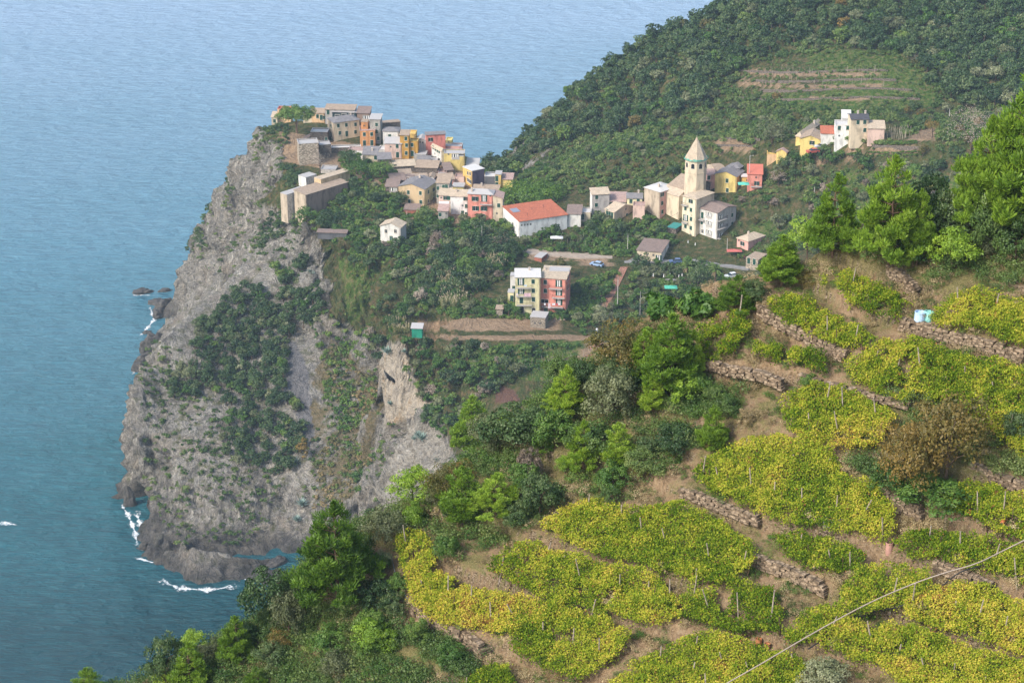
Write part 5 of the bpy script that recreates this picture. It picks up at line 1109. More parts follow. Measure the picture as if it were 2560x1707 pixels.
def wood(poly, sp, maxn, protos, names, group, label, cat, s0, s1, mass, mass_name, mass_label, weights=None, seed=1, m=2.0, clear=0.0):
    rg = np.random.default_rng(seed); X, Y, Z = scatter(poly, sp, rg, m=m, clear=clear); vis = visible(X, Y, Z + 2.5); _px, _py = proj(X, Y, Z + 2); vis &= (_px > -15) & (_px < 2575) & (_py > -15)
    S = s0 + (s1 - s0) * rg.random(len(X)) ** 1.5
    vi = np.where(vis)[0]; order = vi[np.argsort(-(S[vi] / Y[vi]))][:maxn]; rest = np.setdiff1d(np.arange(len(X)), order)
    for i in order:
        k = rg.choice(len(protos), p=weights); me = protos[k][rg.integers(len(protos[k]))]
        plant(names[k], me, X[i], Y[i], Z[i], S[i], rg, label[k], cat[k], group[k])
    if len(rest) > 3:
        pr = [crown_np(np.random.default_rng(300 + q), 2.2, 3.9, 16, 22, 0.42) for q in range(4)]
        merged(mass_name, pr, X[rest], Y[rest], Z[rest] + .3, S[rest], LMS[mass], rg, tag_=mass_label)
wood(Z_FARWOOD, 3.7, 290, [P_OAK, P_OLV, P_GRN, P_RST], ['holm_oak', 'grey_tree', 'green_tree', 'russet_tree'],
     ['holm oaks wooding the far hillside', 'grey green trees wooding the far hillside', 'light green trees in the far hillside wood', 'russet trees in the far hillside wood'],
     ['dark evergreen tree in the dense wood on the far hillside', 'grey green tree in the dense wood on the far hillside', 'lighter green tree in the dense wood on the far hillside', 'russet brown tree in the dense wood on the far hillside'],
     ['tree'] * 4, .75, 1.5, 'oak', 'woodland', 'dense dark green wood filling in between the trees of the far hill', [.62, .16, .17, .05], 1)
wood([Z_CLIFFWOOD, P2352([(620, 620), (700, 600), (700, 650), (640, 660)])], 2.7, 230, [P_OAK, P_OLV, P_GRN], ['cliff_oak', 'grey_cliff_tree', 'green_cliff_tree'],
     ['holm oaks clinging to the near cliff', 'grey green trees clinging to the near cliff', 'green trees clinging to the near cliff'],
     ['dark evergreen tree in the thicket on the sea cliff', 'grey green tree in the thicket on the sea cliff', 'light green tree in the thicket on the sea cliff'], ['tree'] * 3, .55, .95, 'oak', 'cliff_thicket', 'dark thicket between the trees on the sea cliff', [.72, .16, .12], 2)
wood([Z_VALLEY, Z_UNDERT], 3.3, 200, [P_OAK, P_OLV, P_GRN, P_TWG], ['slope_oak', 'grey_slope_tree', 'green_slope_tree', 'bare_tree'],
     ['dark trees below the village', 'grey green trees below the village', 'green trees below the village', 'brownish bare trees below the village'],
     ['dark evergreen tree on the wooded slope below the village', 'grey green tree on the wooded slope below the village', 'green leafy tree on the wooded slope below the village', 'brownish half bare tree on the wooded slope below the village'], ['tree'] * 4, .6, 1.15, 'green', 'slope_thicket', 'mixed green thicket on the slope below the village', [.42, .18, .28, .12], 3)
Z_UPV = [(850, 395), (1010, 425), (1000, 500), (870, 530), (740, 575), (720, 540), (830, 500), (860, 450)]
wood([Z_GARD, Z_GREEN, Z_TERRV, Z_UPV], 3.7, 290, [P_GRN, P_OLV, P_OAK, P_SCR], ['garden_tree', 'olive_tree', 'dark_tree', 'garden_shrub'],
     ['green garden trees round the village', 'olive trees in the village gardens', 'dark garden trees round the village', 'shrubs in the village gardens'],
     ['green leafy tree in the terraced gardens by the village', 'silvery olive tree in the terraced gardens by the village', 'dark round tree in the terraced gardens by the village', 'low shrub in the terraced gardens by the village'], ['tree', 'tree', 'tree', 'shrub'], .5, .95, 'green', 'garden_thicket', 'leafy thicket in the terraced gardens', [.4, .2, .15, .25], 4, clear=0.22, m=.8)
wood([P2352([(1690, 430), (1780, 390), (1900, 345), (2100, 350), (2352, 360), (2500, 420), (1950, 600), (1760, 560), (1700, 470)])], 3.3, 170, [P_GRN, P_OLV, P_OAK, P_SCR, P_RST, P_TWG], ['green_tree', 'olive_tree', 'dark_tree', 'shrub', 'russet_shrub', 'bare_tree'],
     ['green trees in the hollow', 'olive trees in the hollow', 'dark trees in the hollow', 'shrubs in the hollow', 'russet shrubs in the hollow', 'bare trees in the hollow'],
     ['leafy green hollow tree', 'silvery olive hollow tree', 'dark rounded hollow tree', 'yellow green hollow shrub', 'russet hollow shrub', 'brownish bare hollow tree'], ['tree', 'tree', 'tree', 'shrub', 'shrub', 'tree'], .5, 1.15, 'scrub', 'hollow_scrub', 'mixed scrub in the hollow right of the church', [.3, .15, .15, .22, .1, .08], 8, clear=0.15)
wood([Z_FARSCRUB], 4.0, 240, [P_GRN, P_OLV, P_OAK, P_SCR, P_RST], ['hill_tree', 'olive_tree', 'dark_tree', 'hill_shrub', 'russet_shrub'],
     ['green trees on the open hillside', 'olive trees on the open hillside', 'dark trees on the open hillside', 'shrubs on the open hillside', 'russet shrubs on the open hillside'],
     ['green leafy tree on the open slope behind the church', 'silvery olive tree on the open slope behind the church', 'dark round tree on the open slope behind the church', 'low yellow green shrub on the open slope behind the church', 'russet shrub on the open slope behind the church'],
     ['tree', 'tree', 'tree', 'shrub', 'shrub'], .4, .85, 'scrub', 'hillside_scrub', 'green scrub on the open hillside', [.28, .16, .12, .34, .10], 5, clear=0.2)
CLEAR.pop()
# undergrowth as ground cover
bp = [crown_np(np.random.default_rng(400 + q), 0.9, 0.9, 7, 16, 0.24, clr=.5) for q in range(5)]
def cover(name, poly, sp, mat, s0, s1, label, seed, clear=0.0, m=0.3, hue=None):
    rg = np.random.default_rng(seed); X, Y, Z = scatter(poly, sp, rg, m=m, clear=clear)
    nn = fbm(X / 9, Y / 9, 0, 3, seed); k = rg.random(len(X)) < np.clip(0.75 + 1.2 * nn, 0.1, 1); X, Y, Z = X[k], Y[k], Z[k]
    if len(X) < 3: return
    h = np.clip(0.5 + 0.9 * fbm(X / 14, Y / 14, 3.3, 3, seed + 1) + 0.25 * rg.normal(size=len(X)), 0, 1)
    merged(name, bp, X, Y, Z - .1, s0 + (s1 - s0) * rg.random(len(X)), LMS[mat], rg, hue=h, tag_=label)
CLEAR.append(Z_MEADOW)
cover('hill_undergrowth', [Z_FARSCRUB, Z_FARWOOD], 1.9, 'scrub', .8, 1.7, 'low green undergrowth on the far hillside', 21); CLEAR.pop()
cover('garden_undergrowth', [Z_GARD, Z_GREEN, Z_VALLEY, Z_UNDERT, Z_TERRV, Z_UPV], 1.45, 'green', .6, 1.5, 'low green growth in gardens and slopes below the village', 22)
cover('meadow_growth', [Z_MEADOW, Z_MEADOW], 1.7, 'scrub', .3, 1.1, 'tufts of grass and low weeds on the far terraced meadow', 28, clear=.25)
cover('slope_undergrowth', [Z_RSLOPE, P2352([(1640, 460), (1750, 430), (1800, 560), (1700, 600)])], 1.8, 'scrub', .5, 1.4, 'low scrub on the slope right of the village', 23)
cover('cliff_scrub', [Z_CLIFFL, Z_CLIFFL, Z_GULLY, P2352([(620, 480), (700, 450), (720, 560), (650, 600), (580, 640), (600, 560)]), [(640, 300), (720, 330), (700, 420), (740, 440), (700, 480), (640, 420)], P2352([(470, 900), (640, 1120), (600, 1250), (400, 1250), (320, 1100), (330, 900)]), P2352([(270, 750), (420, 800), (420, 900), (330, 900)])], 1.7, 'scrub', .35, 1.25, 'thin scrub on the cliff ledges', 24, clear=.4)
cover('cliff_bushes', [P2352([(600, 265), (660, 290), (665, 330), (640, 340), (600, 300)]), P2352([(525, 370), (570, 360), (560, 430), (520, 450)]), P2352([(465, 440), (490, 440), (485, 490), (465, 480)]), P2352([(415, 535), (465, 520), (470, 570), (425, 580)]), P2352([(580, 540), (650, 470), (660, 530), (600, 570), (570, 580)]), P2352([(640, 380), (690, 380), (700, 420), (660, 440)])], 1.3, 'oak', .7, 1.5, 'dark bushes on the brow of the western cliff', 27)
cover('dry_growth', [P2352([(760, 780), (860, 860), (870, 960), (850, 1060), (800, 1150), (720, 1170), (730, 1050), (790, 950), (740, 850)]), P2352([(1180, 360), (1280, 290), (1300, 330), (1190, 410)])], 1.35, 'reedy', .4, 1.3, 'straw coloured dry growth on the steep slope', 25, clear=.15)
cover('gully_green_growth', [[(820, 880), (940, 900), (955, 1080), (1000, 1170), (940, 1260), (880, 1230), (860, 1080), (800, 980)], [(1045, 900), (1110, 1000), (1135, 1130), (1090, 1090), (1050, 990)], [(760, 720), (860, 760), (930, 850), (900, 960), (800, 900)]], 1.9, 'green', .6, 1.7, 'green bushes on both sides of the pale rock pillar', 29, clear=.25)
cover('steep_green_growth', [P2352([(800, 560), (860, 600), (850, 680), (830, 740), (800, 760), (790, 660)]), P2352([(880, 980), (930, 950), (920, 1010), (870, 1100), (850, 1080)]), P2352([(930, 770), (1300, 780), (1230, 860), (960, 900)])], 1.3, 'green', .4, .9, 'bright green creeper on the steep slope', 26)
# ------------------------------------------------------------------ single trees of the village
def tree_at(name, x, yb, hpx, wpx, mat, label, seed, D=None, shape='round', leaf=0.3, cat='tree', per=40, trunkc=None, z=None, tf=0.28, ncl=None, bark=None):
    """a tree whose foot shows at picture point (x, yb) and whose crown is hpx high and wpx wide there"""
    p = hit(x, yb) if D is None else at_d(x, yb, D)
    dist = math.hypot(math.hypot(p.x, p.y), HC - p.z); H = hpx * dist / FPX / 0.96; R = wpx * dist / FPX / 2
    rg = np.random.default_rng(seed); root = empty(name, (p.x, p.y, p.z - 0.1)); tag(root, label, cat)
    ch = H * (1 - tf)
    if shape == 'umbrella':
        V, F, t = crown_np(rg, R, ch, ncl or 60, per, leaf, clr=0.24, flat=.8, low=-0.15); V[:, 2] += H * tf
    elif shape == 'column':
        V, F, t = crown_np(rg, R, ch, ncl or 40, per, leaf, clr=0.5); V[:, 2] += H * tf
    elif shape == 'twigs':
        V, F, t = crown_np(rg, R, ch, ncl or 30, per, leaf, clr=0.42, low=-.3); V[:, 2] += H * tf
    else:
        V, F, t = crown_np(rg, R, ch, ncl or 34, per, leaf); V[:, 2] += H * tf
    o = link('crown', np_mesh('crown', V, F, [LM[mat]], attrs={'tint': ('FACE', t)}), root); KIDS[root.name] = [o]
    tb = trunk_mb(H * (tf + .25), max(0.05, R * 0.07), rg, limbs=5, crown_h=ch * .8); tb.build('trunk', [bark or m_bark], root)
    return root
tree_at('umbrella_pine', 742, 330, 62, 88, 'green', 'umbrella pine with flat bright green crown on the headland tip by the cream houses', 1, D=733, shape='umbrella', leaf=.3, per=110, tf=.38, bark=m_barkp)
tree_at('umbrella_pine', 1330, 530, 66, 155, 'pine', 'broad low umbrella pine right behind the orange roofed hall', 2, D=690, shape='umbrella', leaf=.32, tf=.2, ncl=130, per=90, bark=m_barkp)
tree_at('cypress_clump', 873, 405, 28, 46, 'oak', 'dark conical evergreen beside the low cream house in the upper village', 3, D=708, leaf=.26, tf=.05)
tree_at('garden_tree', 892, 432, 26, 60, 'green', 'rounded green tree behind the peach end block', 4, D=703, leaf=.26, tf=.08)
tree_at('garden_tree', 950, 434, 28, 62, 'green', 'wide dark green hedge-like tree left of the sagging slate roof', 5, D=702, leaf=.26, tf=.05)
tree_at('garden_tree', 893, 512, 42, 36, 'oak', 'dark pointed tree at the foot of the peach end block', 6, D=692, leaf=.26, tf=.05)
tree_at('bare_tree', 800, 430, 46, 62, 'twig', 'leafless grey tree between the bastion and the walled building', 7, D=703, shape='twigs', leaf=.16, tf=.3, per=26)
tree_at('hedge', 1063, 552, 34, 62, 'scrub', 'clipped yellow green bush under the buff gabled house', 8, D=674, leaf=.26, tf=.02, cat='bush')
tree_at('garden_tree', 770, 560, 40, 60, 'green', 'green tree at the cliff edge below the walled building', 9, leaf=.28, tf=.05)
tree_at('garden_tree', 830, 570, 44, 70, 'oak', 'dark green tree between the walled building and the detached cottage', 10, leaf=.28, tf=.05)
tree_at('dark_tree', 1252, 640, 60, 75, 'oak', 'large dark tree below the left corner of the orange roofed hall', 12, leaf=.3, tf=.1)
tree_at('pine_tree', 1166, 700, 62, 52, 'green', 'bright green pine alone on the dark slope left of the lemon yellow house', 13, leaf=.28, tf=.12)
tree_at('dark_tree', 1495, 560, 30, 34, 'oak', 'round dark bush at the foot of the lilac grey house', 14, D=668, leaf=.26, tf=.02)
tree_at('dark_tree', 1525, 585, 36, 34, 'green', 'round green tree in front of the beige gabled house', 15, D=662, leaf=.26, tf=.04)
tree_at('dark_tree', 1388, 740, 38, 30, 'oak', 'dark tree right of the salmon pink house', 16, leaf=.26, tf=.05)
tree_at('olive_tree', 1498, 812, 46, 46, 'olive', 'silvery olive tree on the slope under the brick stairway', 17, leaf=.24, tf=.1)
tree_at('dark_tree', 1605, 690, 62, 50, 'oak', 'tall dark tree left of the cream bungalow', 18, D=636, leaf=.28, tf=.05)
for i, (x, w) in enumerate(((1612, 34), (1640, 36), (1668, 34), (1693, 32))):
    tree_at('olive_tree', x, 692, 26, w, 'olive', ['silvery olive tree first from the left above the row of closed parasols', 'silvery olive tree second from the left above the row of closed parasols', 'silvery olive tree third from the left above the row of closed parasols', 'silvery olive tree right end of the line above the closed parasols'][i], 20 + i, D=633, leaf=.24, tf=.1)
tree_at('dark_tree', 1745, 720, 62, 62, 'oak', 'broad dark tree left of the palm', 25, D=622, leaf=.28, tf=.05)
tree_at('dark_tree', 1650, 790, 50, 70, 'green', 'wide green bush under the teal parasol terrace', 26, leaf=.28, tf=.03)
tree_at('dark_tree', 1740, 790, 56, 80, 'green', 'wide green tree left of the pale retaining wall', 27, leaf=.28, tf=.03)
tree_at('russet_tree', 2080, 470, 50, 60, 'rust', 'russet brown bush in the hollow right of the coral house', 28, D=664, leaf=.26, tf=.05)
tree_at('olive_tree', 1930, 360, 58, 72, 'olive', 'big grey green round tree left above the yellow houses on the right hillside', 29, leaf=.3, tf=.06)
tree_at('bare_tree', 2425, 400, 120, 120, 'twig', 'tall thicket of leafless poplars right of the tilled plots', 30, leaf=.2, shape='twigs', tf=.12, per=30, ncl=60)
tree_at('bare_tree', 2330, 345, 42, 40, 'rust', 'small russet tree on the bare tilled plot', 31, leaf=.2, shape='twigs', tf=.35, per=24)
tree_at('bare_tree', 2306, 395, 32, 24, 'rust', 'thin russet shrub at the right end of the vegetable rows', 32, leaf=.2, shape='twigs', tf=.15, per=24, cat='shrub')
tree_at('orange_tree', 1402, 672, 26, 30, 'rust', 'orange leaved tree just behind the roof of the salmon pink house', 33, D=628, leaf=.24, tf=.05)
tree_at('red_shrub', 757, 1152, 60, 26, 'rust', 'single rust red dead tree at the edge of the cliff thicket', 34, leaf=.24, tf=.05)
tree_at('cypress', 2083, 316, 28, 14, 'oak', 'small dark cypress left of the bright white house on the hillside', 35, D=690, shape='column', leaf=.22, tf=.02)
for i, (x, y, w, h, mt, lb) in enumerate(((2098, 352, 26, 14, 'scrub', 'low bush at the left foot of the bright white house'), (2122, 350, 30, 16, 'green', 'green bush before the bright white house'), (2148, 345, 34, 22, 'scrub', 'bush before the cream slate roofed house'), (2176, 342, 30, 18, 'rust', 'russet bush right of the cream slate roofed house'),
        (2030, 392, 36, 18, 'green', 'green bush under the large yellow house'), (2062, 378, 30, 16, 'scrub', 'bush right of the large yellow house'), (1985, 402, 30, 22, 'green', 'green bush beside the small lower yellow house'), (1958, 412, 30, 18, 'scrub', 'bush under the small lower yellow house'))):
    tree_at('bush', x, y, h, w, mt, lb, 60 + i, leaf=.22, tf=.02, cat='bush', ncl=20)
# palm by the road bend
def palm(x, y, D, hpx, label):
    p = at_d(x, y, D); dist = math.hypot(D, HC - p.z); H = hpx * dist / FPX; rg = np.random.default_rng(5)
    root = empty('palm_tree', p); tag(root, label, 'palm tree'); mb = MB(); mb.tube((0, 0, -1), (0, 0, H), .32, .26, 8); mb.build('trunk', [m_bark], root)
    fr = MB()
    for i in range(46):
        a = rg.random() * 6.283; el = -0.3 + 1.6 * rg.random() ** 0.8; L = 2.2 + .8 * rg.random(); q = Vector((0, 0, H)); d = Vector((math.cos(a) * math.cos(el), math.sin(a) * math.cos(el), math.sin(el)))
        side = d.cross(Vector((0, 0, 1))).normalized(); dead = el < 0.05
        for k in range(6):
            q2 = q + d * L / 6; w0, w1 = .34 * (1 - k / 7), .34 * (1 - (k + 1) / 7)
            fr.poly([q - side * w0, q + Vector((0, 0, .06)), q2 + Vector((0, 0, .06)), q2 - side * w1 - Vector((0, 0, .1))], 1 if dead else 0); fr.poly([q + Vector((0, 0, .06)), q + side * w0, q2 + side * w1 - Vector((0, 0, .1)), q2 + Vector((0, 0, .06))], 1 if dead else 0)
            q = q2; d = (d + Vector((0, 0, -.20))).normalized()
    fr.build('fronds', [plain('palm_green', (0.11, 0.17, 0.04)), plain('palm_dry', (0.26, 0.19, 0.1))], root)
palm(1788, 712, 620, 38, 'palm tree with drooping dry lower fronds by the road bend')
palm(1718, 680, 628, 14, 'small palm tree behind the dark tree left of the tall palm')
# ------------------------------------------------------------------ vineyard plots
m_vine = bpy.data.materials.new('vine_leaves'); m_vine.use_nodes = True; nt = m_vine.node_tree; nt.nodes.clear()
_o = nt.nodes.new('ShaderNodeOutputMaterial'); _t = attr(nt, 'tint')
_c = ramp(nt, _t, [(0.0, (0.045, 0.09, 0.010)), (0.25, (0.11, 0.19, 0.014)), (0.48, (0.29, 0.345, 0.03)), (0.68, (0.45, 0.43, 0.05)), (0.88, (0.64, 0.49, 0.09)), (0.95, (0.30, 0.15, 0.05)), (1.0, (0.22, 0.10, 0.04))])
_d = N(nt, 'ShaderNodeBsdfDiffuse'); _tr = N(nt, 'ShaderNodeBsdfTranslucent'); nt.links.new(_c, _d.inputs[0]); nt.links.new(_c, _tr.inputs[0])
_m = N(nt, 'ShaderNodeMixShader', i_0=0.3); nt.links.new(_d.outputs[0], _m.inputs[1]); nt.links.new(_tr.outputs[0], _m.inputs[2]); nt.links.new(_m.outputs[0], _o.inputs['Surface'])
m_post = plain('weathered_post', (0.36, 0.30, 0.24), 0.9, 0.1, 0.25); m_vt = plain('vine_trunk', (0.10, 0.065, 0.045), 0.95, 0.05)
post_me = []
for q in range(3):
    mb = MB(); rg = np.random.default_rng(q); h = 1.9 + .3 * q; lx, ly = rg.normal() * .12, rg.normal() * .12
    mb.path([(0, 0, -.3), (lx * .5, ly * .5, h * .5), (lx, ly, h)], .05, .038, 5); post_me.append(mb.mesh('post', [m_post]))
vt_me = []
for q in range(3):
    mb = MB(); rg = np.random.default_rng(q + 9); x = y = 0; P_ = [(0, 0, -.15)]
    for i in range(4): x += rg.normal() * .09; y += rg.normal() * .09; P_.append((x, y, .3 * (i + 1)))
    mb.path(P_, .04, .025, 5); vt_me.append(mb.mesh('vine_stem', [m_vt]))
PLOTS = [
 ([(1735, 1185), (1775, 1138), (1850, 1100), (1930, 1086), (2000, 1100), (2080, 1135), (2110, 1185), (2190, 1205), (2230, 1255), (2240, 1310), (2215, 1335), (2160, 1325), (2060, 1305), (1960, 1295), (1880, 1265), (1800, 1225)], .52, 1, 'largest vine pergola, an unbroken yellow green sheet in the middle of the slope'),
 ([(1945, 1000), (2025, 960), (2121, 970), (2197, 1010), (2236, 1038), (2197, 1096), (2160, 1111), (2100, 1103), (2044, 1111), (1998, 1088), (1968, 1050)], .60, .95, 'yellow and green vine plot directly above the largest pergola, left of the russet bush'),
 ([(2113, 904), (2178, 862), (2274, 838), (2408, 880), (2389, 927), (2350, 943), (2312, 969), (2255, 985), (2197, 966), (2132, 939)], .52, .9, 'vine plot with slanting white posts below the long path and the two plastic barrels'),
 ([(2408, 893), (2465, 893), (2560, 915), (2720, 955), (2720, 1150), (2560, 1130), (2500, 1080), (2389, 985), (2312, 992), (2350, 943)], .5, .95, 'vine plot at the right edge above the big russet bush'),
 ([(2331, 790), (2381, 744), (2465, 722), (2560, 745), (2720, 785), (2720, 880), (2523, 843), (2427, 813), (2350, 805)], .48, .9, 'vine plot with a red patch right of the two plastic barrels'),
 ([(2056, 690), (2121, 680), (2197, 708), (2274, 740), (2312, 774), (2282, 790), (2197, 782), (2140, 751), (2083, 728)], .5, .7, 'thin vine plot left of the two plastic barrels, topmost on the slope'),
 ([(1914, 748), (1968, 728), (2025, 746), (2083, 786), (2178, 824), (2178, 851), (2121, 862), (2063, 843), (1987, 805), (1930, 782)], .55, .85, 'vine strip with orange leaves at its right end, second terrace from the top'),
 ([(1884, 849), (1949, 855), (2063, 882), (2063, 920), (1968, 902), (1891, 885)], .35, .7, 'short green vine row on tall stakes at the left of the third terrace'),
 ([(1750, 800), (1834, 778), (1884, 772), (1872, 828), (1834, 866), (1770, 900), (1740, 880)], .45, .5, 'ragged vines among many tall stakes at the upper left corner of the slope'),
 ([(2346, 1255), (2416, 1205), (2474, 1205), (2560, 1230), (2720, 1270), (2720, 1370), (2560, 1340), (2493, 1317), (2396, 1274)], .42, .95, 'vine plot at the right edge just under the big russet bush'),
 ([(2234, 1351), (2300, 1317), (2396, 1324), (2474, 1344), (2532, 1360), (2620, 1400), (2720, 1470), (2560, 1440), (2474, 1410), (2396, 1402), (2280, 1378)], .48, .95, 'long narrow vine plot right of the pink upright barrel'),
 ([(1932, 1340), (2010, 1330), (2106, 1349), (2164, 1378), (2145, 1405), (2087, 1421), (2040, 1413), (1971, 1382)], .40, .95, 'small green vine plot left of the pink upright barrel'),
 ([(2102, 1467), (2145, 1427), (2203, 1404), (2319, 1427), (2327, 1467), (2242, 1510), (2164, 1522), (2106, 1510)], .50, .95, 'compact vine plot below the pink upright barrel, crossed by the cable'),
 ([(2261, 1506), (2319, 1469), (2416, 1446), (2493, 1469), (2560, 1500), (2720, 1550), (2720, 1660), (2560, 1634), (2474, 1595), (2358, 1557), (2280, 1545)], .62, .98, 'bright yellow vine plot at the lower right edge'),
 ([(1963, 1568), (2029, 1516), (2087, 1500), (2125, 1537), (2145, 1549), (2087, 1576), (2010, 1595), (1971, 1591)], .42, .9, 'little green wedge of vines under the cable at the bottom'),
 ([(2040, 1599), (2125, 1555), (2242, 1551), (2358, 1586), (2435, 1620), (2560, 1648), (2720, 1690), (2720, 1810), (2350, 1810), (2203, 1650), (2125, 1630)], .54, .98, 'wide vine plot in the bottom right corner'),
 ([(1700, 1487), (1738, 1465), (1816, 1446), (1913, 1458), (1951, 1506), (1951, 1557), (1855, 1564), (1777, 1545), (1700, 1526)], .42, .7, 'loose greenish vines on bare stakes left of the little wedge'),
 ([(1560, 1668), (1653, 1615), (1700, 1597), (1758, 1570), (1855, 1597), (1932, 1620), (2010, 1640), (1980, 1810), (1560, 1810), (1480, 1760)], .56, .98, 'vine plot at the bottom edge with two orange buckets on its upper side'),
 ([(1355, 1305), (1410, 1263), (1470, 1243), (1600, 1262), (1700, 1258), (1800, 1298), (1870, 1350), (1880, 1400), (1820, 1440), (1740, 1450), (1640, 1410), (1560, 1390), (1450, 1360)], .55, .98, 'broad vine pergola left of the largest one with the dark round bush at its corner'),
 ([(1220, 1415), (1263, 1368), (1340, 1355), (1435, 1390), (1550, 1412), (1640, 1438), (1700, 1490), (1700, 1530), (1620, 1545), (1540, 1530), (1430, 1500), (1340, 1475), (1260, 1440)], .54, .95, 'long vine strip running between two sandy paths in the lower middle'),
 ([(995, 1335), (1045, 1315), (1080, 1360), (1095, 1415), (1140, 1440), (1190, 1466), (1290, 1480), (1370, 1500), (1360, 1540), (1260, 1570), (1150, 1560), (1080, 1540), (1030, 1500), (1010, 1430)], .70, .92, 'yellowest vine plot curving along the sandy path at the left end'),
 ([(1264, 1569), (1330, 1508), (1390, 1498), (1468, 1528), (1574, 1574), (1534, 1628), (1435, 1688), (1370, 1655), (1300, 1628)], .56, .95, 'vine plot right of the ruined stone enclosure'),
 ([(1132, 1700), (1231, 1653), (1271, 1659), (1290, 1760), (1100, 1760)], .45, .85, 'small vine patch at the bottom edge below the ruined stone enclosure'),
]
HV = 1.05
def near_pts(n, rng, box=(-75, 70, 88, 170)):
    return box[0] + (box[1] - box[0]) * rng.random(n), box[2] + (box[3] - box[2]) * rng.random(n)
_rg = np.random.default_rng(77)
_cx, _cy = near_pts(1650000, _rg, (-30, 62, 92, 160)); _gz = np.maximum(ground(_cx, _cy, True) - .15, ground(_cx, _cy, False) + .12); _ppx, _ppy = proj(_cx, _cy, _gz + HV)
_keepn = (_ppx > 950) & (_ppx < 3120) & (_ppy > 650) & (_ppy < 1800); _cx, _cy, _gz, _ppx, _ppy = (a[_keepn] for a in (_cx, _cy, _gz, _ppx, _ppy))
jx = 9 * fbm(_cx / 1.1, _cy / 1.1, 0, 3, 61); jy = 8 * fbm(_cx / 1.1, _cy / 1.1, 5, 3, 62)
dens = fbm(_cx / .85, _cy / .85, 0, 3, 63)
for pi, (poly, yel, den, lab) in enumerate(PLOTS):
    poly = [(q[0] + 380, q[1] + 130) if q[0] >= 2690 else q for q in poly]
    pcx = sum(q[0] for q in poly) / len(poly); pcy = sum(q[1] for q in poly) / len(poly); pex = [(q[0] + 3 * (q[0] - pcx) / (abs(q[0] - pcx) + 12), q[1] + 4 * (q[1] - pcy) / (abs(q[1] - pcy) + 8)) for q in poly]
    ins = in_poly(_ppx + jx, _ppy + jy, pex)
    thr = {True: -0.55, False: -0.5 + (0.98 - den) * 0.9}[den > .97]
    ins &= (dens > thr)
    X, Y, G = _cx[ins], _cy[ins], _gz[ins]
    if len(X) < 20: continue
    rg = np.random.default_rng(500 + pi)
    cxm, cym = X.mean(), Y.mean(); root = empty('vine_plot', (cxm, cym, g1(cxm, cym))); tag(root, lab, 'vines', 'vine plots on the terraced slope'); KIDS[root.name] = []
    # two-three leaves per sample, clustered in shoots
    P = []; T_ = []
    hgt = HV + 0.36 * fbm(X / .7, Y / .7, 0, 2, 64) + 0.10 * fbm(X / .25, Y / .25, 0, 2, 65)
    tuft = fbm(X / 3.0, Y / 3.0, 0, 3, 66 + pi); small = fbm(X / .6, Y / .6, 2, 2, 67)
    for c in range(3):
        dz = -np.abs(rg.normal(size=len(X))) * (0.16 if c else .04); dz = np.where(rg.random(len(X)) < .08, dz - rg.random(len(X)) * .7, dz)
        P.append(np.stack([X + rg.normal(size=len(X)) * .11, Y + rg.normal(size=len(X)) * .11, G + hgt + dz], 1))
        t = yel - .08 + 0.30 * tuft + 0.26 * small + 0.14 * rg.normal(size=len(X)) + dz * 0.25
        t = np.where(rg.random(len(X)) < .015, .97, t); T_.append(np.clip(t, 0.02, .99))
    P = np.concatenate(P); T_ = np.concatenate(T_)
    Nn = rg.normal(size=P.shape) * .75 + np.array([-.25, -.45, .9]); V, F = quads(P, Nn, 0.06 * (.7 + .6 * rg.random(len(P))), rg, .85)
    V -= np.array([cxm, cym, root.location.z])
    KIDS[root.name].append(link('foliage', np_mesh('foliage', V, F, [m_vine], attrs={'tint': ('FACE', T_)}), root))
    # stakes and vine stems, placed on a loose lattice under the canopy
    th_ = math.radians(-38); n = 0
    gu = np.arange(-30, 30, 1.9); 
    area = len(X); k = 0
    for u in gu:
        for v in np.arange(-30, 30, 2.3):
            x = cxm + u * math.cos(th_) - v * math.sin(th_) + rg.normal() * .25; y = cym + u * math.sin(th_) + v * math.cos(th_) + rg.normal() * .25
            g = g1(x, y); a, b_ = proj(x, y, g + HV)
            if not in_poly(np.array([a]), np.array([b_]), poly)[0]: continue
            if k < 46:
                o = link('post', post_me[rg.integers(3)], root); s = .62 + .3 * rg.random(); o.location = (x - cxm, y - cym, g - root.location.z); o.rotation_euler = (rg.normal() * .12, rg.normal() * .12, rg.random() * 6); o.scale = (1, 1, s if den > .8 else s + .3)
                k += 1
            if n < 44:
                o = link('vine_stem', vt_me[rg.integers(3)], root); o.location = (x - cxm + .5, y - cym - .6, g1(x + .5, y - .6) - root.location.z); o.rotation_euler = (0, 0, rg.random() * 6); n += 1
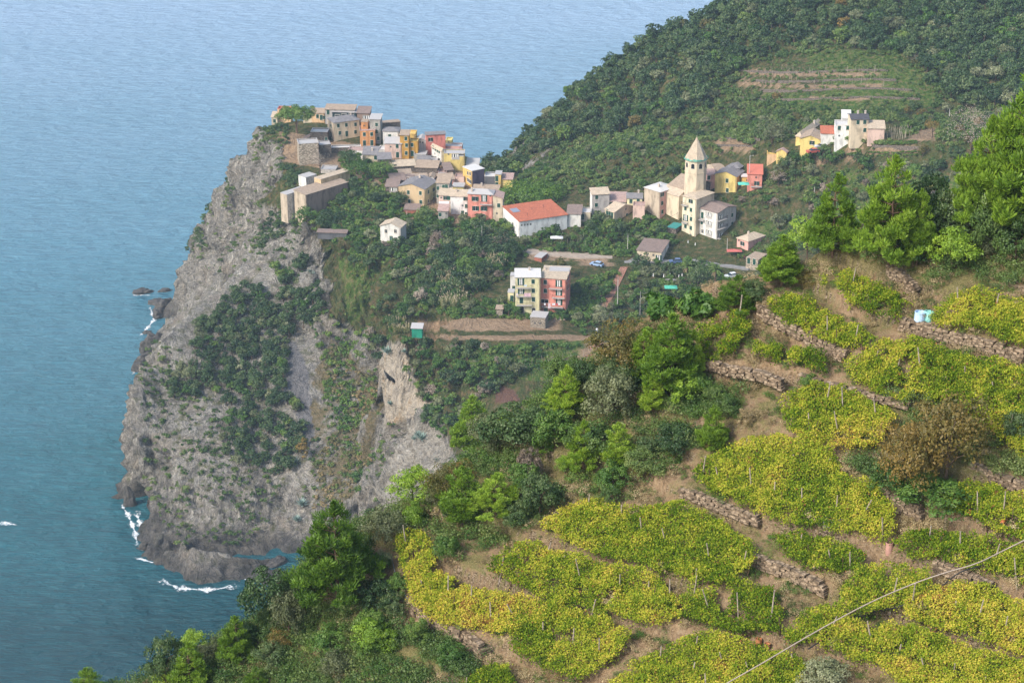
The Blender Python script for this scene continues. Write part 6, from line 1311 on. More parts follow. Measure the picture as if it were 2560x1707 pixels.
# ------------------------------------------------------------------ pines and bushes of the near slope
def pine_np(rng, H=6.0, R=2.0, nw=11, clr=.36, per=85, nl=.17):
    """young maritime pine: whorls of upturned branches carrying round needle tufts"""
    C = []; br = MB()
    for w in range(nw):
        f = (w + .6) / nw; z = H * (0.14 + 0.80 * f); L = R * (1.05 - f) ** 0.75 * (0.75 + .4 * rng.random()); nb = rng.integers(5, 8) if f < .8 else 4; a0 = rng.random() * 6.28
        for b in range(nb):
            if rng.random() < .1: continue
            a = a0 + 6.283 * b / nb + rng.normal() * .2; Lb = max(L * (0.75 + .45 * rng.random()), .25); tip = Vector((math.cos(a) * Lb, math.sin(a) * Lb, z + Lb * (.18 + .2 * rng.random()))); st = Vector((0, 0, z - Lb * .15))
            m_ = (st + tip) / 2 - Vector((0, 0, .08 * Lb)); br.path([st, m_, tip], .035, .015, 4)
            n = max(1, int(Lb / .42))
            for k in range(n):
                t = 1 - .62 * k / max(n, 1); c = st.lerp(tip, t)
                C.append((c.x + rng.normal() * .13, c.y + rng.normal() * .13, c.z + .08 + rng.normal() * .08, clr * (.75 + .5 * rng.random())))
                if Lb > .9 and k < 2:
                    for s in (-1, 1): C.append((c.x + s * math.sin(a) * .34 * Lb * .55 + rng.normal() * .1, c.y - s * math.cos(a) * .34 * Lb * .55 + rng.normal() * .1, c.z + rng.normal() * .08, clr * (.65 + .4 * rng.random())))
    for k in range(4): C.append((0, 0, H * (.9 + .035 * k), clr * (.7 - .12 * k)))
    C = np.array(C); n = len(C)
    q = rng.normal(size=(n, per, 3)); q /= np.linalg.norm(q, axis=2, keepdims=True); q[..., 2] = q[..., 2] * .75 + .28
    P = C[:, None, :3] + q * C[:, None, 3:4] * (.45 + .5 * rng.random((n, per, 1)))
    D_ = q + np.array([0, 0, .55]) + rng.normal(size=q.shape) * .25; D_ /= np.linalg.norm(D_, axis=2, keepdims=True)
    P = P.reshape(-1, 3); D_ = D_.reshape(-1, 3); r = rng.normal(size=P.shape); S = np.cross(D_, r); S /= np.linalg.norm(S, axis=1, keepdims=True)
    L = nl * (.7 + .6 * rng.random((len(P), 1))); Wd = .026
    V = np.stack([P - D_ * L * .5 - S * Wd, P - D_ * L * .5 + S * Wd, P + D_ * L * .6 + S * Wd * .5, P + D_ * L * .6 - S * Wd * .5], 1).reshape(-1, 3)
    tint = (.5 * rng.random(n)[:, None] + .5 * rng.random((n, per))).ravel()
    tr = MB(); x = y = 0; pts_ = [(0, 0, -.4)]
    for i in range(5): x += rng.normal() * .05; y += rng.normal() * .05; pts_.append((x, y, H * (i + 1) / 5.2))
    tr.path(pts_, .11, .03, 7)
    for v, f, m_ in [(br.v, br.f, br.m)]:
        b0 = len(tr.v); tr.v += v; tr.f += [tuple(i + b0 for i in ff) for ff in f]; tr.m += m_
    return V, np.arange(len(V)).reshape(-1, 4), tint, tr
PP = []
for q in range(5):
    rg = np.random.default_rng(800 + q); V, F, t, tr = pine_np(rg, 6.0, (1.9, 1.6, 2.2, 1.5, 1.8)[q], (11, 12, 10, 12, 9)[q])
    PP.append((np_mesh('needles', V, F, [LM['pine']], attrs={'tint': ('FACE', t)}), tr.mesh('trunk', [m_barkp])))
def place_near(x, yb):
    p = hit(x, yb, 88, 260); return p
def dist3(p): return math.sqrt(p.x ** 2 + p.y ** 2 + (HC - p.z) ** 2)
def near_pine(x, yb, hpx, wpx, label, q):
    p = place_near(x, min(yb, 1702 + 200)); d = dist3(p); H = hpx * d / FPX / .93; W = wpx * d / FPX
    root = empty('pine_tree', (p.x, p.y, p.z), 1.3 * q); tag(root, label, 'pine tree', 'young pines on the near slope')
    sz = H / 6.0; R0 = (1.9, 1.6, 2.2, 1.5, 1.8)[q % 5]; sx = W / 2 / (R0 * 1.0); sx = min(max(sx, .75 * sz), 1.5 * sz)
    for nm, me in (('crown', PP[q % 5][0]), ('trunk', PP[q % 5][1])): o = link(nm, me, root); o.scale = (sx, sx, sz)
def S2(x, y): return x * 1.0884, y * 1.0884
NP = [((775, 1400), 250, 180, 'largest pine at the left end, standing out against the dark bay'), ((1063, 1215), 145, 105, 'dense dark green pine beside the grey rocks, left of the pine with a bare trunk'), ((1140, 1190), 105, 115, 'open pine showing its trunk and side branches above the left vines'),
      ((1085, 1050), 140, 90, 'upright pine left of the big dark holm oak bush'), ((1300, 965), 125, 85, 'pine at the crest left of the russet round tree'), ((1340, 1090), 125, 80, 'pine in the shrubby hollow in the middle of the picture'), ((1418, 1085), 115, 78, 'pine just right of the one in the shrubby hollow'),
      ((1250, 1045), 70, 50, 'small pine below the crest beside the dead twigs'), ((1540, 915), 190, 125, 'tall broad pine in front of the salmon slope, centre of the crest'), ((1478, 880), 120, 75, 'narrower pine touching the left side of the tall crest pine'), ((1590, 885), 125, 60, 'thin spire-like pine touching the right side of the tall crest pine'),
      ((1636, 1050), 118, 66, 'small bright pine alone between the path and the vines'), ((1690, 725), 90, 95, 'pine at the crest left of the stakes, below the pale retaining wall'), ((1795, 660), 115, 95, 'yellowish pine rising in front of the small stone house'),
      ((1912, 605), 195, 120, 'dark layered pine, leftmost of the tall group on the upper right'), ((2040, 625), 250, 150, 'tallest pine in the middle of the group on the upper right'), ((2105, 610), 165, 70, 'slim pine with orange twigs and visible trunk on the upper right'),
      ((2255, 560), 270, 150, 'pine in front of the right edge, left one of the pair'), ((2345, 560), 360, 190, 'highest pine cut by the right edge of the picture'), ((440, 1600), 130, 95, 'yellow green pine at the bottom left beside the dark oak'), ((545, 1520), 108, 80, 'pine at the bottom left on the brow above the bay'),
      ((205, 1640), 108, 90, 'pine tip poking up in the bottom left corner'), ((590, 1600), 70, 60, 'small pine at the bottom edge left of the dry grass'), ((1500, 950), 90, 60, 'pine sapling before the two crest pines'), ((2010, 1100 + 560), 60, 50, 'small dark pine at the bottom edge right of the grey green bush')]
for i, ((x, y), h, w, lab) in enumerate(NP):
    X, Y = S2(x, y); near_pine(X, Y, h * 1.0884, w * 1.0884, lab, i)
# broadleaf bushes and oaks near
NB_ = []
for mat, seed in (('oak', 900), ('olive', 910), ('green', 920), ('rust', 930), ('scrub', 940), ('dry', 950), ('pine', 960), ('twig', 970)):
    for q in range(2 if mat not in ('scrub',) else 3):
        V, F, t = crown_np(np.random.default_rng(seed + q), 1.0, 1.9, 46, 95, .052 if mat != 'rust' else .04, clr=.3, low=-.4)
        NB_.append((mat, np_mesh('crown', V, F, [LM[mat]], attrs={'tint': ('FACE', t)})))
_tm = trunk_mb(1.1, .05, np.random.default_rng(4), limbs=6, crown_h=1.5).mesh('trunk', [m_bark])
def near_bush(name, x, yb, hpx, wpx, mat, label, q=0, cat='bush', group=None):
    p = place_near(x, yb); d = dist3(p); H = hpx * d / FPX / .93; W = wpx * d / FPX
    root = empty(name, (p.x, p.y, p.z), q * 1.7); tag(root, label, cat, group); ms = [m for n_, m in NB_ if n_ == mat]
    o = link('crown', ms[q % len(ms)], root); o.scale = (W / 2, W / 2, H / 1.9 * .97); o = link('trunk', _tm, root); o.scale = (W / 2, W / 2, H / 2.2)
BU = [('holm_oak', 1180, 1030, 100, 150, 'oak', 'big dark olive green oak in the middle of the crest behind the dead twigs'), ('holm_oak', 1120, 1040, 85, 90, 'olive', 'grey green half of the crest oak clump'), ('holm_oak', 1240, 1195, 110, 100, 'oak', 'round dark evergreen bush at the upper left corner of the left vines'),
      ('broom_bush', 1022, 1295, 68, 62, 'green', 'bright green rounded bush inside the yellowest vine plot'), ('holm_oak', 618, 1430, 130, 120, 'oak', 'dark oak hanging over the bay left of the largest pine'), ('holm_oak', 665, 1470, 110, 80, 'olive', 'grey green oak under the largest pine'), ('holm_oak', 560, 1500, 80, 70, 'oak', 'dark bush on the brow above the bay'),
      ('olive_tree', 1395, 975, 125, 110, 'olive', 'pale grey green tree left of the tall crest pine'), ('russet_tree', 1425, 865, 125, 150, 'rust', 'round russet tree at the crest right of the terraces'), ('russet_bush', 1010, 1190, 130, 75, 'rust', 'orange brown bush beside the pale grey rocks'), ('olive_bush', 885, 1250, 85, 95, 'olive', 'brownish olive bush where the sandy path begins'),
      ('yellow_bush', 950, 1220, 68, 55, 'pine', 'yellow green bush between the grey rocks and the sandy path'), ('holm_oak', 1545, 1045, 75, 100, 'oak', 'dark bush right of the shrubby hollow'), ('green_bush', 1672, 965, 55, 60, 'scrub', 'dull green bush on the slope under the third terrace wall'), ('green_bush', 1640, 930, 50, 45, 'scrub', 'smaller dull green bush beside the slope wall'),
      ('round_bush', 2185, 625, 95, 105, 'pine', 'rounded bright green bush at the foot of the upper right pines'), ('holm_oak', 2130, 560, 160, 90, 'oak', 'dark oak behind the tallest pine of the upper right'), ('holm_oak', 2175, 560, 110, 100, 'oak', 'dark bush to the right of the slim pine'), ('green_bush', 2250, 600, 150, 100, 'scrub', 'tall yellow green bush before the right edge pines'),
      ('green_bush', 2330, 610, 120, 100, 'scrub', 'yellow green bush at the right edge under the highest pine'), ('russet_bush', 2085, 1150, 180, 150, 'rust', 'great russet bush left part above the right hand vines'), ('russet_bush', 2170, 1130, 225, 190, 'rust', 'great russet bush right part, the biggest autumn shrub'), ('green_bush', 2040, 1150, 90, 80, 'green', 'green bush in the lower left skirt of the great russet bush'),
      ('green_bush', 2150, 1180, 75, 160, 'green', 'dark green ground bush under the great russet bush'), ('holm_oak', 2330, 1035, 90, 70, 'oak', 'dark green bush at the right edge near the great russet bush'), ('grey_bush', 1890, 1590, 72, 110, 'olive', 'grey green bush at the bottom edge under the cable'), ('green_bush', 1710, 985, 50, 40, 'dry', 'yellowish broom bush on the path corner'),
      ('dark_oak', 1440, 900, 60, 80, 'oak', 'dark bush below the russet round tree'), ('dark_oak', 1350, 900, 75, 70, 'oak', 'dark oak at the crest right of the crest pine'), ('green_bush', 1200, 1130, 70, 80, 'green', 'green bush below the big crest oak'), ('bare_bush', 1215, 1110, 85, 55, 'twig', 'leafless grey shrub below the big crest oak'),
      ('green_bush', 1470, 1090, 60, 80, 'scrub', 'yellow green bush right of the hollow pines'), ('green_bush', 1400, 1160, 48, 45, 'scrub', 'small green bush at the top edge of the broad left pergola'), ('holm_oak', 385, 1600, 145, 95, 'oak', 'dark oak at the bottom left beside the yellow green pine'), ('green_bush', 1280, 1405, 38, 60, 'green', 'dark green bush growing through the lower left vines'),
      ('green_bush', 1860, 905, 45, 50, 'green', 'leafy green bush at the top left corner of the plot above the largest pergola'), ('holm_oak', 1800, 640, 60, 60, 'oak', 'dark bush at the crest right of the yellowish pine'), ('russet_bush', 1850, 665, 45, 60, 'rust', 'low russet bush on the crest before the rust roofed house'), ('holm_oak', 1730, 700, 60, 60, 'oak', 'dark crest bush between the two crest pines'),
      ('olive_bush', 1060, 1130, 40, 60, 'scrub', 'low olive bush on the ridge beside the russet bush'), ('green_bush', 960, 1480, 60, 60, 'green', 'green bush on the wild slope under the sandy path'), ('green_bush', 870, 1330, 60, 50, 'scrub', 'green bush clinging beside the reddish gully'), ('green_bush', 760, 1500, 60, 90, 'green', 'soft green broom clump on the wild lower slope')]
for i, (nm, x, y, h, w, mat, lab) in enumerate(BU):
    X, Y = S2(x, y); near_bush(nm, X, Y, h * 1.0884, w * 1.0884, mat, lab, i)
NM = [(1180, 1130, 'the big crest oak'), (1330, 1290, 'the round evergreen bush above the left vines'), (1460, 1180, 'the hollow pines'), (1680, 990, 'the tall crest pine'), (1790, 1130, 'the lone bright pine'), (1060, 1330, 'the yellowest vine plot'), (700, 1560, 'the cliff oak under the largest pine'), (900, 1560, 'the sandy path bend'), (1900, 690, 'the low russet crest bush'), (2350, 690, 'the upper right pines')]
_r = np.random.default_rng(91); _mats = ['oak', 'green', 'olive', 'scrub', 'green', 'oak', 'pine', 'rust']; _adj = dict(oak='dark evergreen', green='fresh green', olive='grey green', scrub='olive green', pine='bright yellow green', rust='russet'); _seen = {}
_zones = [([(880, 1290), (960, 1260), (1150, 1130), (1450, 940), (1600, 880), (1740, 960), (1800, 1060), (1720, 1130), (1560, 1230), (1400, 1240), (1340, 1300), (1200, 1340), (1080, 1330)], 30, 40, 95), ([(330, 1720), (640, 1560), (800, 1450), (960, 1420), (1040, 1560), (1130, 1640), (1150, 1740), (330, 1760)], 26, 40, 90), ([(1950, 620), (2250, 600), (2560, 560), (2560, 660), (2400, 690), (2150, 690)], 8, 40, 90)]
for zp, zn, h0, h1 in _zones:
    xs_ = [q[0] for q in zp]; ys_ = [q[1] for q in zp]; k = 0
    while k < zn:
        x = xs_[0] * 0 + min(xs_) + (max(xs_) - min(xs_)) * _r.random(); y = min(ys_) + (max(ys_) - min(ys_)) * _r.random()
        if not in_poly(np.array([x]), np.array([y]), zp)[0]: continue
        mt = _mats[_r.integers(8)]; hp = h0 + (h1 - h0) * _r.random() ** 1.6; mk = sorted(NM, key=lambda m: (m[0] - x) ** 2 + (m[1] - y) ** 2)[0]; dx, dy = x - mk[0], y - mk[1]
        dr = ('left' if dx < 0 else 'right') if abs(dx) > 2 * abs(dy) else ('above' if dy < 0 else 'below') if abs(dy) > 2 * abs(dx) else ('above' if dy < 0 else 'below') + (' left' if dx < 0 else ' right')
        lb = ('tall ' if hp > 70 else 'low ' if hp < 50 else '') + _adj[mt] + ' bush ' + dr + ' of ' + mk[2]; _seen[lb] = _seen.get(lb, 0) + 1
        if _seen[lb] > 1: k += 1; continue
        near_bush('shrub', x, y, hp, hp * (.9 + .5 * _r.random()), mt, lb, k, 'bush', 'bushes on the wild slope'); k += 1
# ------------------------------------------------------------------ wild slope growth (countless)
fp = [crown_np(np.random.default_rng(600 + q), .5, .62, 9, 28, .040, clr=.5) for q in range(4)]
def near_cover(name, polys, n, mat, s0, s1, label, seed, thr=-.2, sc=3.0, avoid=True, hue=None):
    rg = np.random.default_rng(seed); X, Y = near_pts(n, rg, (-55, 62, 92, 165)); Z = ground(X, Y, True); px, py = proj(X, Y, Z); k = np.zeros(n, bool)
    for P in polys: k |= in_poly(px + 14 * rg.normal(size=n), py + 10 * rg.normal(size=n), P)
    k &= (fbm(X / sc, Y / sc, 0, 3, seed) > thr) & (py < 1760)
    if avoid:
        for P in PATHS: k &= ~in_poly(px, py, P)
    X, Y, Z = X[k], Y[k], Z[k]
    h = np.clip(.5 + .8 * fbm(X / 5, Y / 5, 4, 3, seed + 2) + .2 * rg.normal(size=len(X)), 0, 1) if hue is None else np.clip(hue + .15 * rg.normal(size=len(X)), 0, 1)
    merged(name, fp, X, Y, Z - .06, s0 + (s1 - s0) * rg.random(len(X)) ** 1.6, LMS[mat], rg, hue=h, tag_=label)
PATHS = [[(945, 1330), (1000, 1330), (990, 1400), (1005, 1470), (1060, 1540), (1170, 1580), (1160, 1605), (1070, 1590), (985, 1545), (930, 1460), (920, 1390)], [(1180, 1450), (1270, 1468), (1340, 1495), (1470, 1527), (1460, 1545), (1330, 1510), (1180, 1470)],
         [(1700, 1225), (1880, 1300), (2033, 1325), (2210, 1375), (2203, 1392), (2030, 1345), (1860, 1320), (1690, 1245)], [(2300, 1400), (2560, 1475), (2560, 1495), (2300, 1420)], [(1740, 905), (1900, 950), (2000, 960), (1990, 975), (1870, 965), (1740, 935)], [(2040, 715), (2140, 775), (2300, 808), (2560, 868), (2560, 890), (2290, 830), (2130, 800), (2035, 740)]]
W_LOW = [(-100, 1850), (200, 1600), (700, 1380), (900, 1290), (960, 1300), (950, 1400), (1000, 1520), (1090, 1590), (1180, 1650), (1200, 1850)]
W_MID = [(880, 1290), (960, 1260), (1150, 1130), (1450, 900), (1600, 850), (1740, 930), (1850, 1000), (1800, 1080), (1720, 1150), (1560, 1260), (1400, 1260), (1340, 1330), (1230, 1370), (1100, 1400), (1080, 1320), (960, 1350)]
W_TOP = [(1700, 650), (1900, 600), (2050, 620), (2230, 690), (2370, 740), (2560, 730), (2700, 250), (2200, 400), (2000, 560)]
W_RUS = [(2180, 1010), (2380, 960), (2600, 1040), (2600, 1190), (2400, 1210), (2300, 1280), (2250, 1260), (2130, 1180), (2100, 1110)]
ALLV = [(900, 1300), (1700, 700), (2560, 600), (2700, 1800), (1100, 1800)]
near_cover('wild_slope_growth', [W_LOW], 60000, 'scrub', .6, 1.7, 'mixed green growth on the wild slope at the bottom left', 31, thr=-.55, hue=None)
near_cover('crest_growth', [W_MID, W_TOP, W_RUS], 34000, 'scrub', .6, 1.8, 'mixed olive growth along the crest of the near slope', 32, thr=-.2)
near_cover('dry_grass', [W_LOW, W_MID, W_TOP, W_RUS, ALLV], 48000, 'dry', .4, 1.1, 'straw coloured grass and dead stems on the near slope', 33, thr=-.02, sc=2.0)
near_cover('slope_greenery', [W_LOW, W_MID], 24000, 'green', .6, 1.7, 'leafy green bushes massed on the wild slope and crest', 36, thr=.0)
near_cover('terrace_weeds', [ALLV], 42000, 'green', .3, .9, 'low green weeds on the vineyard terraces', 34, thr=.02, sc=1.6)
near_cover('russet_weeds', [W_TOP, W_MID, ALLV], 6000, 'rust', .3, .8, 'low russet weeds on the near slope', 35, thr=.3, sc=2.5)

near_cover('outer_slope_growth', [[(2640, 250), (3900, 150), (3900, 1750), (3100, 1750), (3050, 900), (2640, 700)]], 30000, 'scrub', .7, 2.0, 'mixed green growth on the slope beyond the right hand vines', 37, thr=-.4)
# ------------------------------------------------------------------ dry stone walls of the vineyard
m_ds = stone_mat('dry_stone', (0.26, 0.185, 0.125, 1), (0.44, 0.34, 0.24, 1), 3.5)
def plane_at(x, y):
    k, t = ray(x, y); D = (HC - NZ0) / (t + NB + NA * k); return k * D, D
def dry_wall(line, h, label, seed, thick=.45, name='dry_stone_wall', drop=.75):
    rg = np.random.default_rng(seed); P = [Vector(plane_at(*q)) for q in line]; L = [0]
    for a, b_ in zip(P, P[1:]): L.append(L[-1] + (b_ - a).length)
    mb = MB(); o0 = P[0]; z0 = g1(o0.x, o0.y); nc = int(h / .17)
    for c in range(nc):
        s = rg.random() * .2
        while s < L[-1]:
            w = .2 + .28 * rg.random(); i = min(np.searchsorted(L, s, side='right') - 1, len(P) - 2); t = (s - L[i]) / (L[i + 1] - L[i]); p = P[i].lerp(P[i + 1], t); d = (P[i + 1] - P[i]).normalized(); n = Vector((d.y, -d.x))
            if n.y > 0: n = -n
            q = p + n * (-.02 + rg.random() * .14)
            zt = float(np.maximum(g1(p.x - n.x * .6, p.y - n.y * .6), g1(p.x - n.x * 1.2, p.y - n.y * 1.2))) - .16; z = zt - (c + 1) * .17 + rg.normal() * .015
            if rg.random() < .04 and c < 2: s += w; continue
            hh = .15 + .05 * rg.random(); e = [(-w / 2, 0), (w / 2, 0), (w / 2, thick), (-w / 2, thick)]
            mb.hexa([(q.x + a * d.x - b2 * n.x - o0.x + rg.normal() * .012, q.y + a * d.y - b2 * n.y - o0.y + rg.normal() * .012, z + zz_ - z0 + rg.normal() * .01) for zz_ in (0, hh) for a, b2 in e]); s += w + .01
    o = mb.build(name, [m_ds]); o.location = (o0.x, o0.y, z0); tag(o, label, 'stone wall', 'dry stone walls holding the vineyard terraces')
dry_wall([(2250, 826), (2380, 853), (2470, 880), (2560, 905)], 1.0, 'dry stone wall under the long sandy path right of the plastic barrels', 1)
dry_wall([(1893, 792), (1912, 812), (1970, 842), (2030, 874), (2105, 915)], 1.0, 'dry stone wall curving at the left end of the second terrace from the top', 2)
dry_wall([(1752, 932), (1815, 950), (1890, 965), (1950, 985)], .7, 'low dry stone wall under the left bend of the sandy path by the small pine', 3)
dry_wall([(2215, 690), (2250, 712), (2285, 748)], 1.2, 'crumbling pale stone wall above the topmost vines', 4)
dry_wall([(1700, 1238), (1780, 1276), (1890, 1322)], .7, 'dry stone edge along the path under the largest vine pergola', 5)
dry_wall([(1870, 1398), (1970, 1440), (2060, 1492)], 1.0, 'bare stony bank between the small green plot and the loose vines on stakes', 6)
dry_wall([(2425, 1186), (2480, 1204), (2560, 1236), (2620, 1260)], .8, 'stone wall with flat capstones at the right edge under the great russet bush', 7)
dry_wall([(2195, 1250), (2240, 1270), (2300, 1300)], 1.1, 'tumbled stone bank just left of the right edge vines', 8)
dry_wall([(1030, 1530), (1075, 1566), (1150, 1600)], 1.0, 'dry stone wall carrying the sandy path left of the ruined enclosure', 9)
dry_wall([(2508, 708), (2560, 733), (2620, 760)], .9, 'stone wall at the top right edge above the vine plot with the red patch', 10)
dry_wall([(2335, 1436), (2400, 1462), (2470, 1490)], .7, 'short dry stone wall under the cable at the right', 11)
dry_wall([(2000, 965), (2140, 1000), (2270, 1030)], .6, 'long low stone edge under the third sandy path', 12)
# ruined enclosure at the lower left
def ruin():
    root = empty('stone_ruin', hit(1190, 1600)); o = root.location.copy(); tag(root, 'small roofless stone enclosure with two fallen beams beside the yellowest vines', 'ruin'); KIDS[root.name] = []
    rg = np.random.default_rng(8)
    def wal(nm, p, q, zt, h):
        mb = MB(); p = Vector(p); q = Vector(q); d = (q - p).normalized(); L = (q - p).length; n = Vector((-d.y, d.x))
        for c in range(int(h / .16)):
            s = rg.random() * .2
            while s < L:
                w = .22 + .25 * rg.random(); c0 = p + d * s; hh = .15; z = zt - (c + 1) * .16 + rg.normal() * .02
                mb.hexa([(c0.x + a * d.x + b_ * n.x, c0.y + a * d.y + b_ * n.y, z + e_) for e_ in (0, hh) for a, b_ in ((-w / 2, -.22), (w / 2, -.22), (w / 2, .22), (-w / 2, .22))]); s += w
        mb.build(nm, [m_ds], root)
    s = 1 / 42.0
    wal('wall', (-1.0, .9), (1.5, 2.3), .75, 1.7); wal('wall', (1.5, 2.3), (1.9, 1.2), .7, 1.6); wal('wall', (-1.0, .9), (.35, -1.2), .5, 1.7); wal('wall', (.35, -1.2), (1.3, -.7), .15, 1.3)
    for a, b_ in (((-.1, 1.2, .85), (1.6, .3, .35)), ((1.0, 2.4, .95), (2.6, 1.7, .55))):
        mb = MB(); mb.path([a, ((a[0] + b_[0]) / 2, (a[1] + b_[1]) / 2, (a[2] + b_[2]) / 2 - .05), b_], .085, .07, 7); mb.build('beam', [m_post], root)
ruin()
# ------------------------------------------------------------------ things lying about on the slope
def lathe(mb, prof, n=14, m=0):
    for i in range(len(prof) - 1):
        (r0, z0), (r1, z1) = prof[i], prof[i + 1]
        for j in range(n):
            a, b_ = 6.2832 * j / n, 6.2832 * (j + 1) / n
            mb.poly([(r0 * math.cos(a), r0 * math.sin(a), z0), (r0 * math.cos(b_), r0 * math.sin(b_), z0), (r1 * math.cos(b_), r1 * math.sin(b_), z1), (r1 * math.cos(a), r1 * math.sin(a), z1)], m)
def barrel(x, yb, hpx, col, label, name='plastic_barrel', tilt=(0, 0), cat='barrel', r=.36):
    p = hit(x, yb); H = hpx * dist3(p) / FPX / .9; mb = MB(); lathe(mb, [(0, 0), (r * .6, .0), (r * .86, .06 * H), (r * .97, .3 * H), (r, .5 * H), (r * .98, .9 * H), (r * 1.04, .93 * H), (r * 1.04, H), (r * .93, H), (r * .9, .8 * H), (0, .78 * H)])
    mb.v = [(v[0] * H, v[1] * H, v[2]) for v in mb.v]; root = empty(name, p); root.rotation_euler = (tilt[0], tilt[1], .4); tag(root, label, cat); mb.build('body', [plain(name + '_plastic_%d' % int(x), col, .35, .5, .05)], root, smooth=True)
    h2 = MB(); h2.path([(-r * H, 0, H * .95), (-r * H * .5, 0, H * 1.12), (r * H * .5, 0, H * 1.12), (r * H, 0, H * .95)], .012, .012, 5); h2.build('handle', [m_rail], root)
barrel(2297, 812, 31, (0.45, 0.62, 0.82), 'light blue and white plastic tub on the sandy path, left of the pair', r=.40, tilt=(0, .06), name='plastic_tub', cat='tub')
barrel(2317, 808, 28, (0.30, 0.66, 0.62), 'turquoise plastic tub on the sandy path, right of the pair', r=.40, tilt=(0, .18), name='plastic_tub', cat='tub')
barrel(2222, 1388, 33, (0.48, 0.27, 0.22), 'faded pink upright barrel beside the path in the middle of the vines', r=.26)
barrel(1896, 1612, 17, (0.50, 0.22, 0.10), 'orange bucket at the bottom path, left of the pair', name='bucket', cat='bucket', r=.42)
barrel(1918, 1622, 15, (0.50, 0.22, 0.10), 'orange bucket at the bottom path, right of the pair', name='bucket', cat='bucket', r=.42)
def slab_block(name, x, yb, wpx, dpx, h, mat, label, cat, rz=0.0, sink=.3):
    p = hit(x, yb); s = dist3(p) / FPX; w, d = wpx * s, dpx * s; mb = MB(); mb.box(-w / 2, w / 2, 0, d, -sink, h); mb.box(-w / 2 - .04, w / 2 + .04, -.04, d + .04, h + .002, h + .07, 0)
    o = mb.build(name, [mat]); o.location = p; o.rotation_euler = (0, 0, rz); tag(o, label, cat); return o
slab_block('water_cistern', 2080, 1322, 46, 40, .4, m_slab, 'low grey concrete cistern at the lower edge of the largest vine pergola', 'cistern', -.4)
for (x, y, r, lab) in ((2418, 1328, -.3, 'orange roof tile lying on the vines near the right edge, left one'), (2502, 1352, -.5, 'orange roof tile lying on the vines near the right edge, right one')):
    p = hit(x, y); mb = MB(); n = 8
    for i in range(n):
        a, b_ = math.pi * i / n, math.pi * (i + 1) / n; mb.hexa([(.1 * math.cos(a), -.22, .1 * math.sin(a)), (.12 * math.cos(a), -.22, .12 * math.sin(a)), (.12 * math.cos(a), .22, .12 * math.sin(a)), (.1 * math.cos(a), .22, .1 * math.sin(a)), (.1 * math.cos(b_), -.22, .1 * math.sin(b_)), (.12 * math.cos(b_), -.22, .12 * math.sin(b_)), (.12 * math.cos(b_), .22, .12 * math.sin(b_)), (.1 * math.cos(b_), .22, .1 * math.sin(b_))])
    o = mb.build('roof_tile', [plain('tile_orange', (0.68, 0.22, 0.08))]); o.location = p + Vector((0, 0, 1.25)); o.rotation_euler = (0, .2, r); tag(o, lab, 'tile')
# cable and hose
def span(name, ptsn, r, mat, label, cat, n=40):
    P = [at_d(x, y, D) for x, y, D in ptsn]; return tube_line(name, P, r, mat, label, cat)
def tube_line(name, P, r, mat, label, cat):
    Q = []
    for i in range(len(P) - 1):      # smooth the run with a Catmull-Rom spline
        a, b_, c, d = P[max(i - 1, 0)], P[i], P[i + 1], P[min(i + 2, len(P) - 1)]
        for j in range(5): t = j / 5; Q.append(.5 * ((2 * b_) + (c - a) * t + (2 * a - 5 * b_ + 4 * c - d) * t * t + (3 * b_ - a - 3 * c + d) * t ** 3))
    Q.append(P[-1]); V = []; F = []; n = 6
    for i, p in enumerate(Q):
        dr = (Q[min(i + 1, len(Q) - 1)] - Q[max(i - 1, 0)]).normalized(); s1 = dr.cross(Vector((0, 0, 1))).normalized(); s2 = s1.cross(dr)
        for k in range(n): q = p - P[0] + (s1 * math.cos(6.2832 * k / n) + s2 * math.sin(6.2832 * k / n)) * r; V.append(tuple(q))
    for i in range(len(Q) - 1):
        for k in range(n): F.append((i * n + k, i * n + (k + 1) % n, (i + 1) * n + (k + 1) % n, (i + 1) * n + k))
    o = link(name, np_mesh(name, np.array(V), np.array(F), [mat], smooth=True)); o.location = P[0]; tag(o, label, cat); return o
m_cable = plain('cable_pale', (0.34, 0.28, 0.23), .6, .3, .1); m_hose = plain('hose_black', (0.02, 0.02, 0.022), .5, .3)
def hD(x, y, up): p = hit(x, y); return p.y - up
span('cable', [(1790, 1722, hD(1790, 1722, 2.5)), (1900, 1660, hD(1900, 1660, 2.5)), (2040, 1578, hD(2040, 1578, 2.4)), (2170, 1508, hD(2170, 1508, 2.3)), (2280, 1460, hD(2280, 1460, 2.2)), (2360, 1432, hD(2360, 1432, 2.2)), (2440, 1408, hD(2440, 1408, 2.3)), (2510, 1375, hD(2510, 1375, 2.4)), (2640, 1310, hD(2640, 1310, 2.6))], .038, m_cable, 'thick pale cable sagging across the lower right vines', 'cable')
span('water_hose', [(2020, 1622, hD(2020, 1622, .9)), (2110, 1565, hD(2110, 1565, .9)), (2180, 1530, hD(2180, 1530, .9)), (2260, 1512, hD(2260, 1512, .9)), (2340, 1475, hD(2340, 1475, .9)), (2400, 1430, hD(2400, 1430, .9)), (2470, 1410, hD(2470, 1410, .9))], .04, m_hose, 'black water hose running under the pale cable', 'hose')
span('water_pipe', [(980, 1395, hD(980, 1395, .1)), (990, 1440, hD(990, 1440, .1)), (1005, 1470, hD(1005, 1470, .1)), (1020, 1500, hD(1020, 1500, .1)), (1040, 1528, hD(1040, 1528, .1))], .02, plain('pipe_grey', (.3, .36, .42)), 'thin grey water pipe lying along the sandy path at the left', 'pipe')
